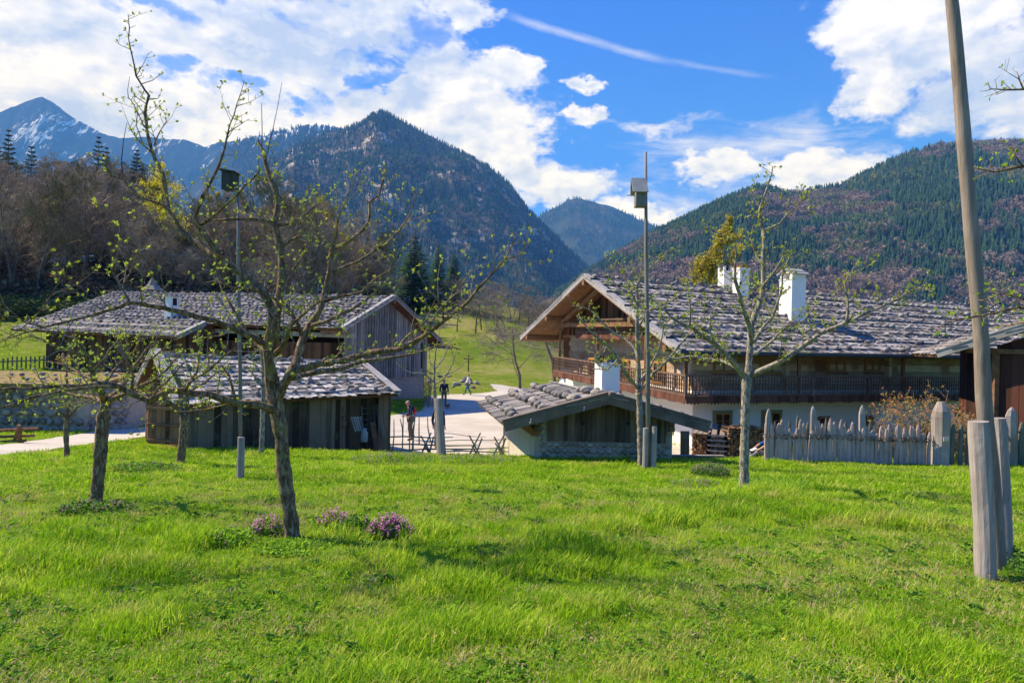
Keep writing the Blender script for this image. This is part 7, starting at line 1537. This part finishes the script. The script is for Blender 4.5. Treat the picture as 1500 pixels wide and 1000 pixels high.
q = sp+Vector((-.62, -.02, .36)); mb = MB(); mb.add([q+Vector((-.17, -.1, .04)), q+Vector((.0, -.12, -.03)), q+Vector((.16, -.1, .05)), q+Vector((.16, .1, .05)), q+Vector((0, .12, -.03)), q+Vector((-.17, .1, .04))], [(0, 1, 4, 5), (1, 2, 3, 4)]); mb.v += [(x, y, z+.006) for x, y, z in mb.v]; mb.f += [tuple(i+6 for i in f[::-1]) for f in mb.f[:2]]; mb.m += [0, 0]
solo(mb, 'newspaper', M['white_cloth'], 'open white paper held on the knees of the seated person', 'paper', q)
def dog(loc, rz):
    t_ = thing('dog', 'small brown dog standing at the feet of the man in the yard', 'dog', loc); P = [(0, 0, .36), (.2, 0, .37), (.34, 0, .42), (.42, 0, .50), (.52, 0, .49), (.60, 0, .47), (-.18, 0, .38), (-.30, 0, .42), (-.38, 0, .52)]; E = [(0, 1), (1, 2), (2, 3), (3, 4), (4, 5), (0, 6), (6, 7), (7, 8)]; Rr = [.10, .12, .075, .065, .05, .028, .10, .03, .015]
    for x, i0 in ((.22, 1), (-.18, 6)):
        for y in (-.07, .07):
            k = len(P); P += [(x, y, .28), (x+(.03 if x > 0 else -.06), y, .16), (x, y, .03), (x+.05, y, .015)]; E += [(i0, k), (k, k+1), (k+1, k+2), (k+2, k+3)]; Rr += [.05, .03, .022, .02]
    for y in (-.04, .04): k = len(P); P += [(.40, y, .57)]; E.append((3, k)); Rr.append(.018)
    skinned('body', P, E, Rr, M['dog'], t_); t_.rotation_euler = (0, 0, rz); t_.scale = (.62,)*3
dog(yz(655, 606, 42.6), R(-60))
# ------------------------------------------------------------------ tidy: prototypes never placed
for grp in (beech, sprs, sprs_lit, bush):
    for o in grp:
        if o.name not in used:
            for c in [q for q in bpy.data.objects if q.parent == o]: bpy.data.objects.remove(c)
            bpy.data.objects.remove(o)
for o in bpy.data.objects:
    if '_w' in o: del o['_w']
# ------------------------------------------------------------------ grass: tufts of real blades instanced over the near meadow
def blade_tuft(n, rad, h0, h1, wd, seed, lean=.45, seg=2):
    r = random.Random(seed); V = []; F = []
    for i in range(n):
        a = r.uniform(0, 6.283); q = rad*math.sqrt(r.random()); x, y = q*math.cos(a), q*math.sin(a)
        h = r.uniform(h0, h1); d = r.uniform(0, 6.283); l = h*r.uniform(.05, lean*1.6); w = wd*r.uniform(.7, 1.3); wx, wy = -math.sin(d)*w/2, math.cos(d)*w/2
        b = len(V); lx, ly = math.cos(d)*l, math.sin(d)*l
        V += [(x-wx, y-wy, -.01), (x+wx, y+wy, -.01), (x+lx*.35+wx*.8, y+ly*.35+wy*.8, h*.6), (x+lx*.35-wx*.8, y+ly*.35-wy*.8, h*.6), (x+lx, y+ly, h*.95)]
        F += [(b, b+1, b+2), (b, b+2, b+3), (b+3, b+2, b+4)]
    return V, F
def clover(n, rad, seed):
    r = random.Random(seed); V = []; F = []
    for i in range(n):
        a = r.uniform(0, 6.283); q = rad*math.sqrt(r.random()); x, y, z = q*math.cos(a), q*math.sin(a), r.uniform(.02, .06)
        for k in range(3):
            d = a+k*2.1; s = r.uniform(.006, .012); b = len(V)
            V += [(x, y, z), (x+math.cos(d-.5)*s, y+math.sin(d-.5)*s, z+.003), (x+math.cos(d)*s*1.5, y+math.sin(d)*s*1.5, z+r.uniform(-.003, .006)), (x+math.cos(d+.5)*s, y+math.sin(d+.5)*s, z+.003)]
            F += [(b, b+1, b+2), (b, b+2, b+3)]
    return V, F
def scatter_gn(name, protos, pts, scl, idx, label, cat, tilt=.0):
    """one object: points carry scale and choice; geometry nodes put a tuft on each"""
    col = bpy.data.collections.new(name+'_kinds')
    for k, (V, F, m) in enumerate(protos):
        me = bpy.data.meshes.new('%s_kind_%02d' % (name, k)); me.from_pydata(V, [], F); me.materials.append(m); me.update()
        col.objects.link(bpy.data.objects.new('%s_kind_%02d' % (name, k), me))
    me = bpy.data.meshes.new(name); me.vertices.add(len(pts)); me.vertices.foreach_set('co', np.asarray(pts, np.float32).ravel())
    for an, typ, arr in (('scl', 'FLOAT', scl), ('pick', 'INT', idx)):
        at = me.attributes.new(an, typ, 'POINT'); at.data.foreach_set('value', np.asarray(arr, np.float32 if typ == 'FLOAT' else np.int32))
    o = bpy.data.objects.new(name, me); C.objects.link(o)
    ng = bpy.data.node_groups.new(name, 'GeometryNodeTree'); ng.interface.new_socket('Geometry', in_out='INPUT', socket_type='NodeSocketGeometry'); ng.interface.new_socket('Geometry', in_out='OUTPUT', socket_type='NodeSocketGeometry')
    N = ng.nodes.new; L = ng.links.new
    gi, go = N('NodeGroupInput'), N('NodeGroupOutput'); ip = N('GeometryNodeInstanceOnPoints'); ci = N('GeometryNodeCollectionInfo')
    ci.inputs['Collection'].default_value = col; ci.inputs['Separate Children'].default_value = True; ci.inputs['Reset Children'].default_value = True
    a1 = N('GeometryNodeInputNamedAttribute'); a1.data_type = 'FLOAT'; a1.inputs['Name'].default_value = 'scl'
    a2 = N('GeometryNodeInputNamedAttribute'); a2.data_type = 'INT'; a2.inputs['Name'].default_value = 'pick'
    rv = N('FunctionNodeRandomValue'); rv.data_type = 'FLOAT_VECTOR'; rv.inputs[0].default_value = (-tilt, -tilt, 0); rv.inputs[1].default_value = (tilt, tilt, 6.283)
    L(gi.outputs[0], ip.inputs['Points']); L(ci.outputs[0], ip.inputs['Instance']); ip.inputs['Pick Instance'].default_value = True
    L(a2.outputs['Attribute'], ip.inputs['Instance Index']); L(rv.outputs[0], ip.inputs['Rotation']); L(a1.outputs['Attribute'], ip.inputs['Scale']); L(ip.outputs[0], go.inputs[0])
    md = o.modifiers.new('scatter', 'NODES'); md.node_group = ng
    return tag(o, label, cat, kind='stuff')
def in_poly(x, y, P):
    c = np.zeros(x.shape, bool); j = len(P)-1
    for i in range(len(P)):
        xi, yi, xj, yj = P[i][0], P[i][1], P[j][0], P[j][1]
        if abs(yj-yi) > 1e-9: c ^= ((yi > y) != (yj > y)) & (x < (xj-xi)*(y-yi)/(yj-yi)+xi)
        j = i
    return c
rg = np.random.RandomState(11)
def field(n, d0, d1, am=1.02):
    d = np.exp(rg.uniform(math.log(d0), math.log(d1), n)); a = rg.uniform(-am, am, n); return d*a, d
SHORT = [(*blade_tuft(64, .13, .015, .055, .0045, k, .9), M['grass']) for k in range(5)]
LONG = [(*blade_tuft(50, .11, .035, .105, .0055, 20+k, .7), M['grass']) for k in range(4)]
STR = [(*blade_tuft(22, .12, .02, .07, .004, 40+k, 1.3), M['straw']) for k in range(2)]
def weed(n, seed):
    r = random.Random(seed); V = []; F = []
    for c in range(n):
        cx, cy_ = r.gauss(0, .06), r.gauss(0, .06)
        for k in range(7):
            a = k*.9+r.uniform(-.3, .3); l = r.uniform(.03, .07); w2 = l*.24; u = Vector((math.cos(a), math.sin(a), 0)); s = Vector((-math.sin(a), math.cos(a), 0)); p = Vector((cx, cy_, .01)); z = Vector((0, 0, l*r.uniform(.3, .8))); b = len(V)
            V += [tuple(p), tuple(p+u*l*.5+s*w2+z*.8), tuple(p+u*l+z*.7), tuple(p+u*l*.5-s*w2+z*.8)]; F += [(b, b+1, b+2), (b, b+2, b+3)]
    return V, F
def litter(n, seed):
    r = random.Random(seed); V = []; F = []
    for k in range(n):
        x, y = r.gauss(0, .09), r.gauss(0, .09); s = r.uniform(.005, .014); a = r.uniform(0, 6.3); u = (math.cos(a)*s, math.sin(a)*s); b = len(V); z = r.uniform(.012, .05)
        V += [(x-u[0], y-u[1], z), (x+u[1]*.4, y-u[0]*.4, z+s*.3), (x+u[0], y+u[1], z+r.uniform(-.3, .5)*s), (x-u[1]*.4, y+u[0]*.4, z+s*.2)]; F += [(b, b+1, b+2), (b, b+2, b+3)]
    return V, F
STR = STR[:1]+[(*litter(16, 45), M['litter'])]
CLO = [(*weed(4, 70), M['leaf_herb']), (*weed(3, 71), M['leaf_dark'])]+[(*clover(26, .12, 60+k), M['leaf_herb']) for k in range(2)]
FAR = [(*blade_tuft(34, .22, .025, .075, .012, 80+k, .8), M['grass']) for k in range(4)]
FARL = [(*blade_tuft(30, .20, .06, .15, .013, 90+k, .6), M['grass']) for k in range(3)]
KINDS = SHORT+LONG+STR+CLO+FAR+FARL   # 0-4, 5-8, 9-10, 11-14, 15-18, 19-21
def grow():
    X, Yy, S, I = [], [], [], []
    # near field, area-uniform in log depth so the density falls with distance
    x, y = field(31000, 2.6, 12.5); lush = fbm(x*.42+4, y*.42+2, 4); lu2 = fbm(x*1.5+40, y*1.5, 3)
    L_ = lush*.6+lu2*.4; k = rg.randint(0, 5, len(x)); s = .75+.7*rg.rand(len(x))
    lg = (L_+.05*rg.randn(len(x)) > .605); k = np.where(lg, 5+rg.randint(0, 4, len(x)), k)
    st = rg.rand(len(x)); k = np.where(~lg & (st < .16+.30*(L_ < .47)), 9+rg.randint(0, 2, len(x)), k); k = np.where(~lg & (st > .86), 11+rg.randint(0, 4, len(x)), k)
    s = s*np.where(lg, .6+1.3*np.clip(L_-.52, 0, .25)*4, 1)*np.where(y > 7, 1.2, 1)
    X.append(x); Yy.append(y); S.append(s); I.append(k)
    x, y = field(27000, 10.5, 27, 1.02); y = y; lush = fbm(x*.42+4, y*.42+2, 4)*.6+fbm(x*1.5+40, y*1.5, 3)*.4
    lg = lush+.05*rg.randn(len(x)) >.59; k = np.where(lg, 19+rg.randint(0, 3, len(x)), 15+rg.randint(0, 4, len(x))); s = .8+.6*rg.rand(len(x))
    X.append(x); Yy.append(y); S.append(s*np.where(lg, .85, .9)); I.append(k)
    x, y = field(9000, 26, 62, .95); k = 15+rg.randint(0, 4, len(x)); X.append(x); Yy.append(y); S.append(1.2+.7*rg.rand(len(x))); I.append(k)
    x, y, s, k = map(np.concatenate, (X, Yy, S, I))
    bad = in_poly(x, y, [(p.x, p.y) for p in YP]) | in_poly(x, y, [(p.x, p.y) for p in PP])
    for cx, cy_, cr_ in CLUMPS: bad |= (((x-cx)/cr_)**2+((y-cy_-0)/(cr_*.85))**2 < .8) & (k > 4) & (k < 9)
    for cx, cy_, cr_ in CLUMPS: bad |= ((x-cx)/cr_)**2+((y-cy_+cr_*.9)/(cr_*1.1))**2 < .5
    x, y, s, k = x[~bad], y[~bad], s[~bad], k[~bad]
    return np.stack([x, y, g(x, y)], -1), s, k
pts, scl, idx = grow()
scatter_gn('grass', KINDS, pts, scl, idx, 'bright green meadow grass with dry patches and lush clumps', 'grass', .12)
